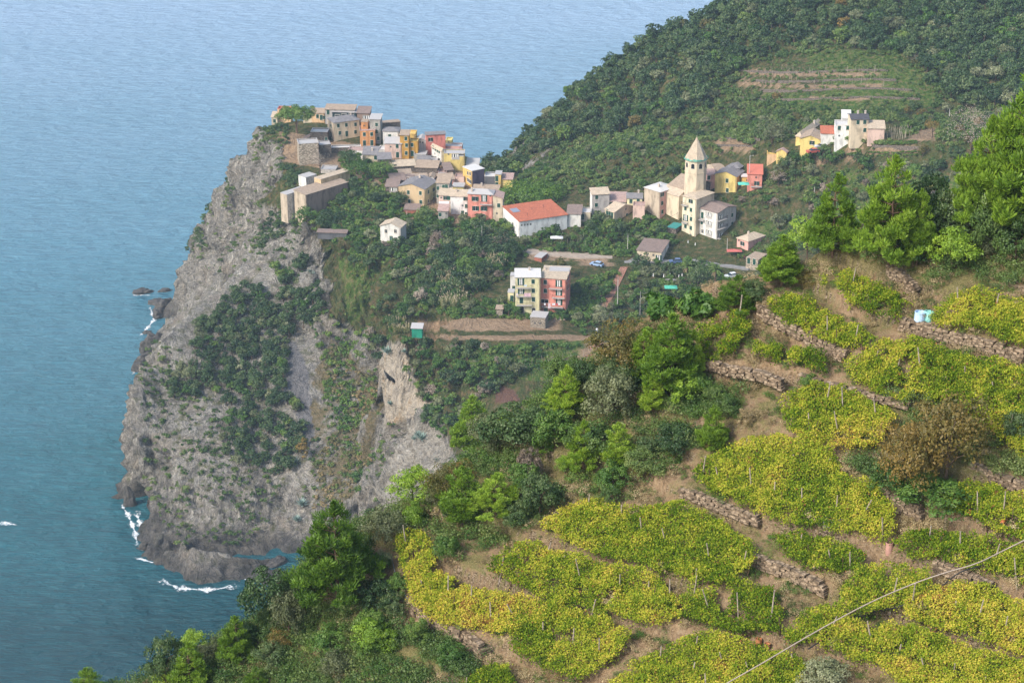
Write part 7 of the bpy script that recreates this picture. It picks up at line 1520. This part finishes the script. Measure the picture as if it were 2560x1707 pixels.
# ------------------------------------------------------------------ utility poles
m_pole = plain('pole_concrete', (0.50, 0.47, 0.43)); m_wood = plain('pole_wood', (0.24, 0.17, 0.12))
def pole(x, yt, yb, label, mat=None, r=.13, arm=False, D=None, cat='utility pole', name='utility_pole'):
    p = hit(x, yb) if D is None else at_d(x, yb, D); k, t = ray(x, yt); H = (HC - t * p.y) - p.z; mb = MB(); mb.tube((0, 0, -1), (0, 0, H), r, r * .7, 8)
    if arm: mb.tube((0, 0, H - .3), (.9, -.2, H - .1), .04, .04, 5); mb.box(.7, 1.2, -.32, -.1, H - .12, H - .04)
    o = mb.build(name, [mat or m_pole]); o.location = p; tag(o, label, cat); return p + Vector((0, 0, H))
pA = pole(1544, 693, 752, 'tall pale utility pole standing at the top of the brick stairway', D=601)
pB = pole(1569, 585, 628, 'pale utility pole in the gardens left of the cream bungalow', D=650)
pC = pole(1873, 388, 440, 'street lamp on a pale pole left of the coral house', arm=True, D=668, cat='street lamp', name='street_lamp')
pD = pole(1817, 596, 640, 'pale pole in front of the balcony apartment block', D=645)
pE = pole(2201, 283, 318, 'wooden utility pole behind the long cream annex', m_wood, D=683)
pF = pole(2033, 468, 528, 'pale utility pole in the hollow above the dark pines', D=655)
pG = pole(2017, 620, 652, 'short pale pole with lamp left of the dark pines', D=628)
pH = pole(2371, 272, 315, 'grey pole behind the leafless poplars', D=681)
pI = pole(2487, 268, 312, 'wooden pole above the terraced field at the right', m_wood, D=676)
pJ = pole(1205, 565, 625, 'thin pole rising from the wood left of the orange roofed hall', D=655, r=.08)
pK = pole(1018, 528, 570, 'pole beside the hedge under the buff gabled house', D=672, r=.1)
pL = pole(1600, 728, 780, 'thin leaning pole on the slope under the parasols', D=598, r=.07)
def wire(a, b_, label):
    tube_line('wire', [a.lerp(b_, t) - Vector((0, 0, 4 * t * (1 - t) * (a - b_).length * .03)) for t in (0, .25, .5, .75, 1)], .03, m_rail, label, 'wire')
wire(pA, pB, 'wire from the stairway pole up to the garden pole'); wire(pB, at_d(1700, 530, 655), 'wire from the garden pole to the tall pale yellow house'); wire(pE, pH, 'wire between the poles above the tilled plots'); wire(pA, at_d(1520, 840, 590), 'wire dropping from the stairway pole down the slope')
# ------------------------------------------------------------------ cars, parasols, people, laundry
m_tyre = plain('tyre', (0.015, 0.015, 0.015)); m_cglass = plain('car_glass', (0.02, 0.03, 0.04), .1, .6)
def car(x, yb, rz, col, label, D=None, van=False):
    p = hit(x, yb) if D is None else at_d(x, yb, D); root = empty('parked_car', p + Vector((0, 0, .12)), rz); tag(root, label, 'car'); KIDS[root.name] = []
    L, W = 4.3, 1.75; mb = MB(); hh = 1.45 if not van else 1.75
    sec = [(-L / 2, .35, .75), (-L / 2 + .15, .28, .85), (-L / 2 + 1.0, .25, .95), (-L / 2 + 1.25, .25, .98), (L / 2 - .5, .25, .98), (L / 2 - .1, .28, .9), (L / 2, .35, .7)]
    for (x0, b0, t0), (x1, b1, t1) in zip(sec, sec[1:]): mb.hexa([(x0, -W / 2, b0), (x1, -W / 2, b1), (x1, W / 2, b1), (x0, W / 2, b0), (x0, -W / 2, t0), (x1, -W / 2, t1), (x1, W / 2, t1), (x0, W / 2, t0)])
    r0, r1 = (-L / 2 + 1.75, L / 2 - .75); mb.hexa([(r0, -.66, hh - .04), (r1, -.66, hh - .04), (r1, .66, hh - .04), (r0, .66, hh - .04), (r0 + .06, -.62, hh + .03), (r1 - .06, -.62, hh + .03), (r1 - .06, .62, hh + .03), (r0 + .06, .62, hh + .03)])
    mb.build('body', [plain('car_paint_%d' % int(x), col, .25, .5, .03)], root)
    g = MB(); g.hexa([(-L / 2 + 1.05, -.82, .985), (L / 2 - .2, -.82, .985), (L / 2 - .2, .82, .985), (-L / 2 + 1.05, .82, .985), (r0 - .02, -.66, hh - .045), (r1 + .02, -.66, hh - .045), (r1 + .02, .66, hh - .045), (r0 - .02, .66, hh - .045)]); g.build('windows', [m_cglass], root)
    for sx in (-1.3, 1.3):
        for sy in (-.82, .82): w = MB(); w.tube((sx, sy - .1, .32), (sx, sy + .1, .32), .32, .32, 12); w.build('wheel', [m_tyre], root)
car(1828, 694, .45, (0.72, 0.73, 0.74), 'white estate car parked at the road bend beside the palm', D=621)
car(1492, 665, -.5, (0.30, 0.42, 0.62), 'silver blue car parked above the garden behind the salmon pink house')
car(1690, 658, .1, (0.10, 0.16, 0.30), 'dark blue car parked right of the cream bungalow', D=640)
car(2052, 370, .3, (0.42, 0.46, 0.52), 'grey car parked below the large yellow house on the hillside', D=668)
car(2032, 383, .3, (0.45, 0.10, 0.08), 'dark red car parked below the large yellow house on the hillside', D=664)
m_cloth = plain('parasol_cloth', (0.80, 0.79, 0.76))
def parasol(x, yb, hpx, label, D, r=.16):
    p = at_d(x, yb, D); H = hpx * dist3(p) / FPX; root = empty('closed_parasol', p); tag(root, label, 'parasol', 'closed white parasols'); KIDS[root.name] = []
    mb = MB(); mb.tube((0, 0, -.3), (0, 0, H), .03, .03, 6); mb.build('pole', [m_rail], root); mb = MB(); lathe(mb, [(.02, H), (.10, H * .93), (r * 1.1, H * .6), (r, H * .4), (r * .7, H * .36), (0, H * .36)], 8); mb.build('canopy', [m_cloth], root)
for i, (x, yb, lab) in enumerate(((1633, 697, 'closed white parasol on the restaurant terrace, leftmost of the row'), (1659, 699, 'closed white parasol on the restaurant terrace, second from the left'), (1675, 697, 'closed white parasol on the restaurant terrace, middle of the row'),
                    (1697, 700, 'closed white parasol on the restaurant terrace, fourth from the left'), (1705, 697, 'closed white parasol on the restaurant terrace, right end of the row'), (1720, 612, 'closed white parasol on the lawn below the tall pale yellow house, left one'), (1738, 618, 'closed white parasol on the lawn below the tall pale yellow house, right one'))):
    parasol(x, yb, 15 if yb > 650 else 12, lab, 629 if yb > 650 else 651)
def deck(name, x0, x1, y, D, depth, h, mat, label, cat, rz=0, sink=4):
    a = at_d(x0, y, D); b_ = at_d(x1, y, D); mb = MB(); mb.box(0, b_.x - a.x, 0, depth, -sink, h); o = mb.build(name, [mat]); o.location = a; o.rotation_euler = (0, 0, rz); tag(o, label, cat); return o
deck('restaurant_terrace', 1595, 1712, 703, 628, 4, 0, m_slab, 'grey restaurant terrace deck under the closed parasols', 'terrace')
deck('retaining_wall', 1766, 1826, 722, 612, .5, 0, WM['churchcream'], 'pale plastered retaining wall below the road bend', 'retaining wall', -.35)
deck('terrace_wall', 1045, 1300, 826, 612, .5, .9, WM['stone'], 'long rubble terrace wall below the lemon yellow and salmon houses', 'stone wall', .0, 3)
deck('terrace_wall', 1010, 1240, 800, 618, .5, .6, WM['stone'], 'shorter rubble terrace wall left of the stone shed', 'stone wall', .03, 3)
deck('terrace_wall', 1290, 1420, 922, 598, .5, .9, WM['stone'], 'stone wall at the foot of the green terraces under the tall houses', 'stone wall', .03, 3)
deck('terrace_wall', 1100, 1180, 770, 622, .5, .5, WM['stone'], 'short stone wall beside the reeds', 'stone wall', .05, 3)
# road with kerb behind the bungalow
def strip(name, line, w, mat, label=None, kind='structure', lift=.12):
    P = [hit(*q) for q in line]; mb = MB(); prev = None; out = []
    for i, p in enumerate(P):
        d = (P[min(i + 1, len(P) - 1)] - P[max(i - 1, 0)]); d.z = 0; d.normalize(); n = Vector((-d.y, d.x, 0)); out.append((p + n * w / 2, p - n * w / 2))
    for (a, b_), (c, e) in zip(out, out[1:]):
        u = Vector((0, 0, lift)); mb.hexa([a - u * 6, b_ - u * 6, e - u * 6, c - u * 6, a + u, b_ + u, e + u, c + u])
    o = mb.build(name, [mat]); tag(o, label, kind=kind); return o
m_road = plain('asphalt', (0.24, 0.235, 0.23), .9, .1, .1, 1.0)
strip('road', [(1560, 652), (1640, 650), (1720, 652), (1800, 660), (1870, 668), (1900, 652)], 4.2, m_road)
strip('car_park', [(1300, 628), (1380, 634), (1450, 640), (1530, 640)], 5.0, plain('dusty_ground', (0.38, 0.31, 0.25), .95, .05, .12, .8), lift=.2)
m_brick = stone_mat('brick_paving', (0.40, 0.20, 0.14, 1), (0.50, 0.27, 0.19, 1), 4)
strip('brick_path', [(1560, 668), (1545, 700), (1528, 735), (1505, 770)], 2.4, m_brick, lift=.15)
strip('brick_path', [(1500, 860), (1470, 872), (1500, 880), (1460, 890)], 1.6, m_brick, lift=.15)
def person(x, yb, shirt, trous, label, D=None):
    p = hit(x, yb) if D is None else at_d(x, yb, D); root = empty('person', p); tag(root, label, 'person'); KIDS[root.name] = []
    me = bpy.data.meshes.new('body'); V = [(0, 0, .95), (0, 0, 1.2), (0, 0, 1.45), (0, 0, 1.56), (0, -.02, 1.68), (.2, 0, 1.42), (.28, -.05, 1.15), (.26, -.15, .92), (-.2, 0, 1.42), (-.27, .05, 1.15), (-.28, -.05, .9), (.1, 0, .9), (.12, -.12, .48), (.12, -.02, .06), (.12, -.14, .03), (-.1, 0, .9), (-.12, .1, .48), (-.12, .16, .06), (-.12, .04, .03)]
    E = [(0, 1), (1, 2), (2, 3), (3, 4), (2, 5), (5, 6), (6, 7), (2, 8), (8, 9), (9, 10), (0, 11), (11, 12), (12, 13), (13, 14), (0, 15), (15, 16), (16, 17), (17, 18)]
    R = [.15, .14, .15, .06, .11, .07, .05, .035, .07, .05, .035, .1, .07, .05, .04, .1, .07, .05, .04]
    me.from_pydata(V, E, []); o = link('body', me, root); sk = o.modifiers.new('skin', 'SKIN')
    for i, r in enumerate(R): me.skin_vertices[0].data[i].radius = (r, r); me.skin_vertices[0].data[i].use_root = (i == 0)
    o.modifiers.new('sub', 'SUBSURF').levels = 1; me.materials.append(plain('cloth_%d' % int(x), shirt))
    h = MB(); lathe(h, [(0, 1.80), (.08, 1.78), (.12, 1.70), (.10, 1.62), (0, 1.6)], 8); h.build('hair', [m_rail], root)
    t = MB(); 
    for s in (-1, 1): t.tube((.11 * s, -.02 * s, .95), (.12 * s, -.08 * s, .12), .115, .08, 8)
    t.build('trousers', [plain('trousers_%d' % int(x), trous)], root)
person(1492, 832, (0.80, 0.80, 0.82), (0.03, 0.03, 0.05), 'person in a white top and dark trousers on the lower garden path')
person(1861, 650, (0.12, 0.04, 0.04), (0.03, 0.03, 0.04), 'person in dark clothes on the road by the square stone house', D=636)
# laundry over the balconies of the tall pair
def cloths(z, u0, u1, v, hpx, col, label, D):
    a = at_d(*zz(z, u0, v), D); b_ = at_d(*zz(z, u1, v), D); H = hpx * D / FPX; mb = MB(); n = 6; w = b_.x - a.x
    for i in range(n):
        x0, x1 = w * i / n, w * (i + 1) / n; y0, y1 = .05 * math.sin(i * 1.9), .05 * math.sin((i + 1) * 1.9); mb.hexa([(x0, y0, -H), (x1, y1, -H), (x1, y1 + .02, -H), (x0, y0 + .02, -H), (x0, y0 * .3, 0), (x1, y1 * .3, 0), (x1, y1 * .3 + .02, 0), (x0, y0 * .3 + .02, 0)])
    o = mb.build('laundry', [plain('cloth', col)]) ; o.location = a; tag(o, label, 'laundry')
Dy = root_info[r_yel.name][3] - 1.06
cloths(6, 645, 745, 662, 10, (0.66, 0.45, 0.50), 'pink sheet hanging from the middle balcony of the lemon yellow house', Dy); cloths(6, 530, 560, 665, 7, (0.70, 0.62, 0.62), 'small pale towel at the left end of the middle balcony of the lemon yellow house', Dy)
cloths(6, 645, 690, 540, 5, (0.55, 0.62, 0.72), 'pale blue cloth on the top balcony of the lemon yellow house', Dy); cloths(6, 1000, 1035, 812, 15, (0.72, 0.56, 0.60), 'long pale towel hanging from the lowest balcony of the salmon house', Dy - .1)
for (u0, u1, c, l) in ((1060, 1105, (.75, .75, .78), 'white shirt on the lowest balcony of the salmon house, left'), (1110, 1145, (.5, .08, .10), 'red cloth on the lowest balcony of the salmon house'), (1150, 1180, (.78, .78, .8), 'white shirt on the lowest balcony of the salmon house, right'), (940, 965, (.75, .75, .78), 'white cloth at the left end of the lowest balcony of the salmon house')): cloths(6, u0, u1, 812, 5.5, c, l, Dy + .1)
# awnings and small things
def awning(z, u0, u1, v, D, d, col, label):
    a = at_d(*zz(z, u0, v), D); b_ = at_d(*zz(z, u1, v), D); w = b_.x - a.x; mb = MB(); mb.hexa([(0, -d, -.5), (w, -d, -.5), (w, 0, 0), (0, 0, 0), (0, -d, -.44), (w, -d, -.44), (w, 0, .06), (0, 0, .06)]); mb.box(0, w, -d - .02, -d - .002, -.7, -.44)
    o = mb.build('awning', [plain('awning_%d' % int(u0), col)]); o.location = a; tag(o, label, 'awning')
awning(2, 1032, 1165, 1278, root_info['pink_beige_house'][3] - .3, 1.3, (.72, .72, .72), 'white awning on the pinkish beige house on the front row'); awning(7, 1705, 1750, 755, root_info['white_cottage'][3] - .2, .9, (.74, .74, .74), 'white awning on the detached white cottage')
def tarp(x0, x1, y, D, d, col, label, name='canopy_roof'):
    a = at_d(x0, y, D); b_ = at_d(x1, y, D); w = b_.x - a.x; root = empty(name, a); tag(root, label, 'canopy'); KIDS[root.name] = []; mb = MB(); mb.poly([(0, 0, 0), (w, 0, 0), (w * .5, d / 2, .6)]); mb.poly([(w, 0, 0), (w, d, 0), (w * .5, d / 2, .6)]); mb.poly([(w, d, 0), (0, d, 0), (w * .5, d / 2, .6)]); mb.poly([(0, d, 0), (0, 0, 0), (w * .5, d / 2, .6)]); mb.build('cloth', [plain('canopy_%d' % int(x0), col)], root)
    for (x_, y_) in ((.1, .1), (w - .1, .1), (w - .1, d - .1), (.1, d - .1)): q = MB(); q.tube((x_, y_, -3), (x_, y_, 0), .04, .04, 5); q.build('leg', [m_rail], root)
tarp(1662, 1694, 722, 612, 3, (0.08, 0.42, 0.30), 'teal green garden canopy below the restaurant terrace'); tarp(1846, 1874, 463, 653, 3, (0.12, 0.50, 0.38), 'turquoise canopy beside the golden yellow house'); tarp(1376, 1408, 597, 652, 2.5, (0.62, 0.62, 0.60), 'pale sheet roof in the gardens before the orange roofed hall'); tarp(1384, 1413, 800, 598, 2, (0.46, 0.36, 0.26), 'straw coloured shelter roof right of the stone shed'); tarp(1818, 1856, 630, 640, 2.5, (.5, .14, .12), 'reddish awning roof before the pink bungalow')
# solar panel and vents on the orange roof
def on_roof(root, fx, fy, mk, name, mats, label=None):
    w, d, H, _, _, _, rz = root_info[root.name]; x, y = fx * w, fy * d; z = rz(x, y) + .19; mb = MB(); mk(mb); o = mb.build(name, mats, root); o.location = (x, y, z); sl = (rz(x + 1, y) - rz(x, y)); o.rotation_euler = (0, -math.atan(sl), 0); return o
on_roof(r_school, .35, .13, lambda m: m.box(-1.6, 1.6, -1.3, 1.3, .02, .12), 'solar_panel', [plain('panel', (.25, .27, .33), .3, .5)])
for fx, fy in ((.45, .45), (.42, .7), (.75, .25)): on_roof(r_school, fx, fy, lambda m: (m.tube((0, 0, -.1), (0, 0, .8), .06, .06, 6), m.tube((0, 0, .8), (0, 0, .95), .14, .05, 6)), 'vent_pipe', [m_rail])
# ------------------------------------------------------------------ reeds and agaves
def reeds(x0, x1, y0, y1, n, h, label, seed, seen=None):
    rg = np.random.default_rng(seed); P = []; T_ = []
    pts_ = [hit(x0 + (x1 - x0) * rg.random(), y0 + (y1 - y0) * rg.random()) for _ in range(max(12, n // 14))]
    base = pts_[0].copy(); mb = MB()
    for p in pts_:
        for k in range(14):
            q = Vector((p.x - base.x + rg.normal() * .5, p.y - base.y + rg.normal() * .5, p.z - base.z)); L = h * (.6 + .5 * rg.random()); lean = Vector((rg.normal() * .18, rg.normal() * .18, 1)) * L; s = Vector((.03, 0, 0))
            mb.poly([q - s, q + s, q + lean + s * .4, q + lean - s * .4], 0)
            for j in range(7):
                t = .35 + .6 * rg.random(); a = rg.random() * 6.28; b0 = q + lean * t; e = Vector((math.cos(a), math.sin(a), .35 - .5 * rg.random())) * (.55 + .3 * rg.random()); sd = e.cross(Vector((0, 0, 1))).normalized() * .05
                mb.poly([b0 - sd, b0 + sd, b0 + e], 0 if rg.random() < .6 else 1)
            tp = q + lean; s2 = Vector((.09, 0, 0)); mb.poly([tp - s2 - Vector((0, 0, .2)), tp + s2 - Vector((0, 0, .2)), tp + Vector((0, 0, .45))], 2)
    o = mb.build('reed_bed', [plain('reed_green', (.20, .22, .08)), plain('reed_dry', (.38, .31, .15)), plain('reed_plume', (.52, .43, .30))]); o.location = base; tag(o, label, 'reeds')
reeds(1100, 1165, 725, 775, 260, 4.2, 'tall straw green reed bed left of the lemon yellow house', 1); reeds(1095, 1140, 700, 735, 160, 4.0, 'upper part of the tall reed bed left of the lemon yellow house', 5)
reeds(962, 1022, 805, 838, 140, 2.6, 'short reed row beside the teal garden shed at the cliff edge', 2); reeds(1225, 1265, 655, 680, 110, 3.4, 'pale plumed reeds on the bank above the lemon yellow house', 3); reeds(2262, 2290, 152, 165, 70, 3.4, 'pale reed tuft on the far terraced meadow', 4)
m_agave = plain('agave_leaf', (0.22, 0.30, 0.26))
ag_me = None
def agave(x, y, s, label):
    global ag_me
    if ag_me is None:
        mb = MB(); rg = np.random.default_rng(2)
        for i in range(26):
            a = 2.4 * i; el = .15 + 1.1 * i / 26; d = Vector((math.cos(a) * math.cos(el), math.sin(a) * math.cos(el), math.sin(el))); sd = d.cross(Vector((0, 0, 1))).normalized() * .12; up = sd.cross(d).normalized() * .05
            mb.poly([-sd * .6, sd * .6, d * .55 + sd, d * .55 - sd]); mb.poly([d * .55 - sd, d * .55 + sd, d * 1.15])
        ag_me = mb.mesh('agave', [m_agave])
    p = hit(x, y); o = link('agave', ag_me); o.location = p; o.scale = (s, s, s); tag(o, label, 'agave', 'agaves on the cliffs')
for i, (x, y) in enumerate(((774, 680), (780, 690), (968, 882), (975, 1010), (1045, 1090), (1055, 1098), (1035, 1098), (957, 1228), (1082, 1198), (1090, 1150), (948, 1200), (738, 1160), (1010, 880), (742, 1300), (755, 1262))):
    agave(x, y, 1.3 + .5 * (i % 3), ['blue green agave on the green flank below the red-brown shelter', 'second blue green agave on the green flank below the shelter', 'agave on the brow of the pale rock pillar', 'agave low on the left side of the pale pillar', 'agave on top of the grey boulder slope, left of three', 'agave on top of the grey boulder slope, right of three', 'agave on top of the grey boulder slope, lowest of three', 'large agave at the foot of the green creeper by the grey rocks',
        'agave beside the russet bush and grey rocks', 'agave on the right rim of the grey rocks', 'agave left of the large one near the grey rocks', 'agave on the rock below the cliff thicket', 'agave on the brow right of the pale pillar top', 'agave near the foot of the cliff beside the pink rock', 'agave above the pink rock at the cliff foot'][i])
# ------------------------------------------------------------------ stakes of the bare vineyards around the hillside houses
def stake_field(poly_line, n, h, label):
    pass
stk = []
for q in range(2):
    mb = MB(); mb.tube((0, 0, -.3), (0, 0, 1.9 + .3 * q), .05, .04, 5); stk.append(mb.mesh('vine_stake', [plain('stake_pale', (.42, .36, .28))]))
def stakes(poly, sp, label, group, seed, maxn=60):
    rg = np.random.default_rng(seed); X, Y, Z = scatter(poly, sp, rg, m=.5); n = 0
    v = visible(X, Y, Z + 1.5)
    for x, y, z, ok in zip(X, Y, Z, v):
        if not ok or n >= maxn: continue
        o = link('vine_stake', stk[rg.integers(2)]); o.location = (x, y, z); o.rotation_euler = (rg.normal() * .06, rg.normal() * .06, 0); tag(o, label, 'stake', group); n += 1
CLEAR_B = CLEAR; CLEAR = []
stakes([(2180, 340), (2290, 305), (2270, 350), (2180, 352)], 1.4, 'pale vine stake in the brown plot right of the hillside houses', 'stakes of the brown plot', 1, 70)
stakes(P2352([(1710, 160), (2030, 160), (2030, 205), (1710, 195)]), 3.2, 'thin stake on the far terraced meadow', 'stakes on the far meadow', 2, 50)
stakes([(2320, 455), (2480, 400), (2520, 430), (2400, 480)], 2.4, 'pale stake on the slope under the leafless poplars', 'stakes under the poplars', 3, 40)
stakes([(1360, 590), (1500, 590), (1500, 625), (1380, 625)], 2.6, 'garden stake in the beds before the orange roofed hall', 'garden stakes', 4, 40)
stakes([(1240, 905), (1460, 890), (1460, 925), (1240, 930)], 2.6, 'stake on the green terraces below the tall houses', 'stakes on the green terraces', 5, 40)
CLEAR = CLEAR_B
# vegetable rows
def veg_rows(lines, label):
    rg = np.random.default_rng(3); X = []; Y = []; Z = []
    for (x0, y0, x1, y1) in lines:
        a, b_ = hit(x0, y0), hit(x1, y1)
        for t in np.arange(0, 1, .022): p = a.lerp(b_, t); X.append(p.x + rg.normal() * .25); Y.append(p.y + rg.normal() * .35); Z.append(g1(p.x, p.y))
    merged('vegetable_rows', bp, np.array(X), np.array(Y), np.array(Z), .35 + .2 * rg.random(len(X)), LMS['green'], rg, tag_=label)
veg_rows([(2185, 358, 2290, 355), (2180, 362, 2292, 360), (2170, 385, 2300, 383), (2165, 390, 2300, 390), (2120, 390, 2150, 385)], 'rows of dark green vegetables on the tilled hillside plots')
# low terrace walls on the far meadow
for i, (x0, x1, y) in enumerate(((1850, 2220, 182), (1880, 2240, 205), (1900, 2280, 228), (1830, 2300, 250), (2180, 2300, 372), (1790, 1900, 352), (1790, 1890, 370))):
    P = [hit(x, y + 3 * math.sin(x / 60)) for x in np.linspace(x0, x1, 14)]; mb = MB(); o0 = P[0]
    for a, b_ in zip(P, P[1:]):
        q = [a, b_, b_ + Vector((0, .5, 0)), a + Vector((0, .5, 0))]; mb.hexa([v - o0 - Vector((0, 0, .5)) for v in q] + [v - o0 + Vector((0, 0, .75)) for v in q])
    o = mb.build('terrace_wall', [WM['darkstone']]); o.location = o0; tag(o, ['highest stone terrace wall on the far meadow', 'second stone terrace wall from the top on the far meadow', 'third stone terrace wall from the top on the far meadow', 'lowest stone terrace wall on the far meadow', 'stone wall under the vegetable rows', 'upper stone wall on the scrubby hill behind the street lamp', 'lower stone wall on the scrubby hill behind the street lamp'][i], 'stone wall')
# ------------------------------------------------------------------ rocks and surf
def rock(x, y, wpx, h, label, seed, name='sea_rock', mat=None, z=0.0):
    p = at_z(x, y, z); rg = np.random.default_rng(seed); w = wpx * dist3(p) / FPX; import bmesh
    bm = bmesh.new(); bmesh.ops.create_icosphere(bm, subdivisions=4, radius=1); V = np.array([v.co[:] for v in bm.verts]); n = fbm(V[:, 0] * 1.3 + seed, V[:, 1] * 1.3, V[:, 2] * 1.3, 4, seed); n2 = vnoise(V[:, 0] * 3 + seed, V[:, 1] * 3 , V[:, 2] * 5, seed + 1)
    V = V * (1 + .45 * n + .12 * n2)[:, None] * np.array([w / 2, w / 3.2, h])
    for v, c in zip(bm.verts, V): v.co = c
    me = bpy.data.meshes.new(name); bm.to_mesh(me); bm.free(); me.materials.append(mat or m_srock); o = link(name, me); o.location = (p.x, p.y, z - h * .25); o.rotation_euler = (0, 0, rg.random()); tag(o, label, 'rock')
m_srock, nt, b = new_mat('dark_sea_rock', .6, .3); _tc = N(nt, 'ShaderNodeTexCoord'); _n = noise(nt, _tc.outputs['Object'], .6, 7, .7); nt.links.new(ramp(nt, _n, [(.35, (.035, .033, .033)), (.6, (.10, .09, .08)), (.75, (.2, .18, .15))]), b.inputs['Base Color']); bump(nt, b, _n, .8, .6)
rock(357, 731, 52, 2.2, 'dark rock islet standing off the cliff', 1); rock(412, 727, 38, 2.0, 'dark rock just off the cliff foot right of the islet', 2); rock(400, 758, 62, 2.5, 'low dark rock shelf at the cliff foot below the islet', 3); rock(402, 790, 46, 4.0, 'dark pointed rock at the cliff foot', 4); rock(410, 775, 60, 6, 'tall dark rock stump at the cliff foot', 14)
rock(365, 905, 70, 5.0, 'dark rock ledge in the bight left of the cliff', 5); rock(350, 925, 44, 3.5, 'outermost dark ledge rock in the bight', 6); rock(385, 875, 80, 8.0, 'tall dark crag in the bight behind the near cliff', 7); rock(310, 1074, 13, .8, 'tiny dark rock alone in the sea left of the cliff', 8)
rock(640, 1436, 20, .7, 'small dark rock awash in the bay, upper one', 9); rock(632, 1452, 26, .6, 'small dark rock awash in the bay, lower one', 10); rock(325, 1262, 34, 9, 'dark buttress beside the sea cave', 11); rock(360, 1372, 30, 3.0, 'dark rib at the tip of the low rock ledge', 12); rock(690, 1408, 60, 2.2, 'dark boulder at the foot of the pink rock', 13)
m_foam, nt, b = new_mat('foam', .8, .2); b.inputs['Base Color'].default_value = (.85, .88, .9, 1); _tc = N(nt, 'ShaderNodeNewGeometry'); _n = noise(nt, _tc.outputs['Position'], .8, 6, .75); nt.links.new(math_n(nt, 'MULTIPLY', ramp(nt, math_n(nt, 'ADD', _n, math_n(nt, 'MULTIPLY', attr(nt, 'edge'), .35)), [(.66, (0, 0, 0)), (.80, (1, 1, 1))]), .85), b.inputs['Alpha'])
def foam(ptsn, label, w=3.0):
    P = [at_z(x, y, .06) for x, y in ptsn]; V = []; E = []; F = []; k = 5
    L = []
    for i, p in enumerate(P):
        if i: 
            n = max(2, int((p - P[i - 1]).length / 1.0))
            for j in range(n): L.append(P[i - 1].lerp(p, j / n))
    L.append(P[-1])
    for i, p in enumerate(L):
        d = (L[min(i + 1, len(L) - 1)] - L[max(i - 1, 0)]).normalized(); n = Vector((-d.y, d.x, 0)); e = math.sin(math.pi * (i + .5) / len(L)) ** .4
        for j in range(k): s = (j / (k - 1) - .5) * 2; V.append(tuple(p + n * s * w * (.6 + .4 * math.sin(i * .9)))); E.append((1 - abs(s)) * e)
    for i in range(len(L) - 1):
        for j in range(k - 1): F.append((i * k + j, (i + 1) * k + j, (i + 1) * k + j + 1, i * k + j + 1))
    o = link('surf_foam', np_mesh('surf_foam', np.array(V), np.array(F), [m_foam], attrs={'edge': ('POINT', np.array(E))})); tag(o, label, kind='stuff')
foam([(340, 1275), (350, 1310), (372, 1335), (376, 1352)], 'white surf at the foot of the cave buttress', 2.6); foam([(395, 1448), (450, 1470), (520, 1474), (600, 1464)], 'broken white surf along the front of the low ledge', 3.0); foam([(300, 1255), (322, 1290), (338, 1330), (345, 1370)], 'surf along the shaded left foot of the cliff', 2.2); foam([(335, 1392), (380, 1405), (420, 1408)], 'thin surf around the ledge tip', 1.6); foam([(460, 1408), (490, 1420), (530, 1422), (575, 1414)], 'white surf in front of the low ledge', 3.6); foam([(0, 1305), (45, 1312)], 'small breaking crest far out at the left', 2.6)
foam([(330, 738), (385, 738)], 'foam line under the islet', 1.6); foam([(375, 765), (385, 800), (350, 840)], 'thin surf along the bight', 1.8); foam([(620, 1430), (650, 1438)], 'foam round the awash rock', 1.2); foam([(610, 1446), (650, 1455)], 'foam round the lower awash rock', 1.2); foam([(590, 1403), (690, 1412)], 'thin surf under the boulders', 1.6); foam([(330, 935), (350, 915)], 'foam at the outermost ledge', 1.4)
# ------------------------------------------------------------------ haze
m_haze = bpy.data.materials.new('haze_air'); m_haze.use_nodes = True; nt = m_haze.node_tree; nt.nodes.clear()
_o = nt.nodes.new('ShaderNodeOutputMaterial'); _v = nt.nodes.new('ShaderNodeVolumePrincipled'); _v.inputs['Color'].default_value = (0.62, 0.80, 1.0, 1); _v.inputs['Density'].default_value = 0.00010; _v.inputs['Anisotropy'].default_value = 0.0
nt.links.new(_v.outputs[0], _o.inputs['Volume'])
mb = MB(); mb.box(-9600, 9600, -600, 12600, -46, 312); tag(mb.build('haze', [m_haze]), kind='stuff')
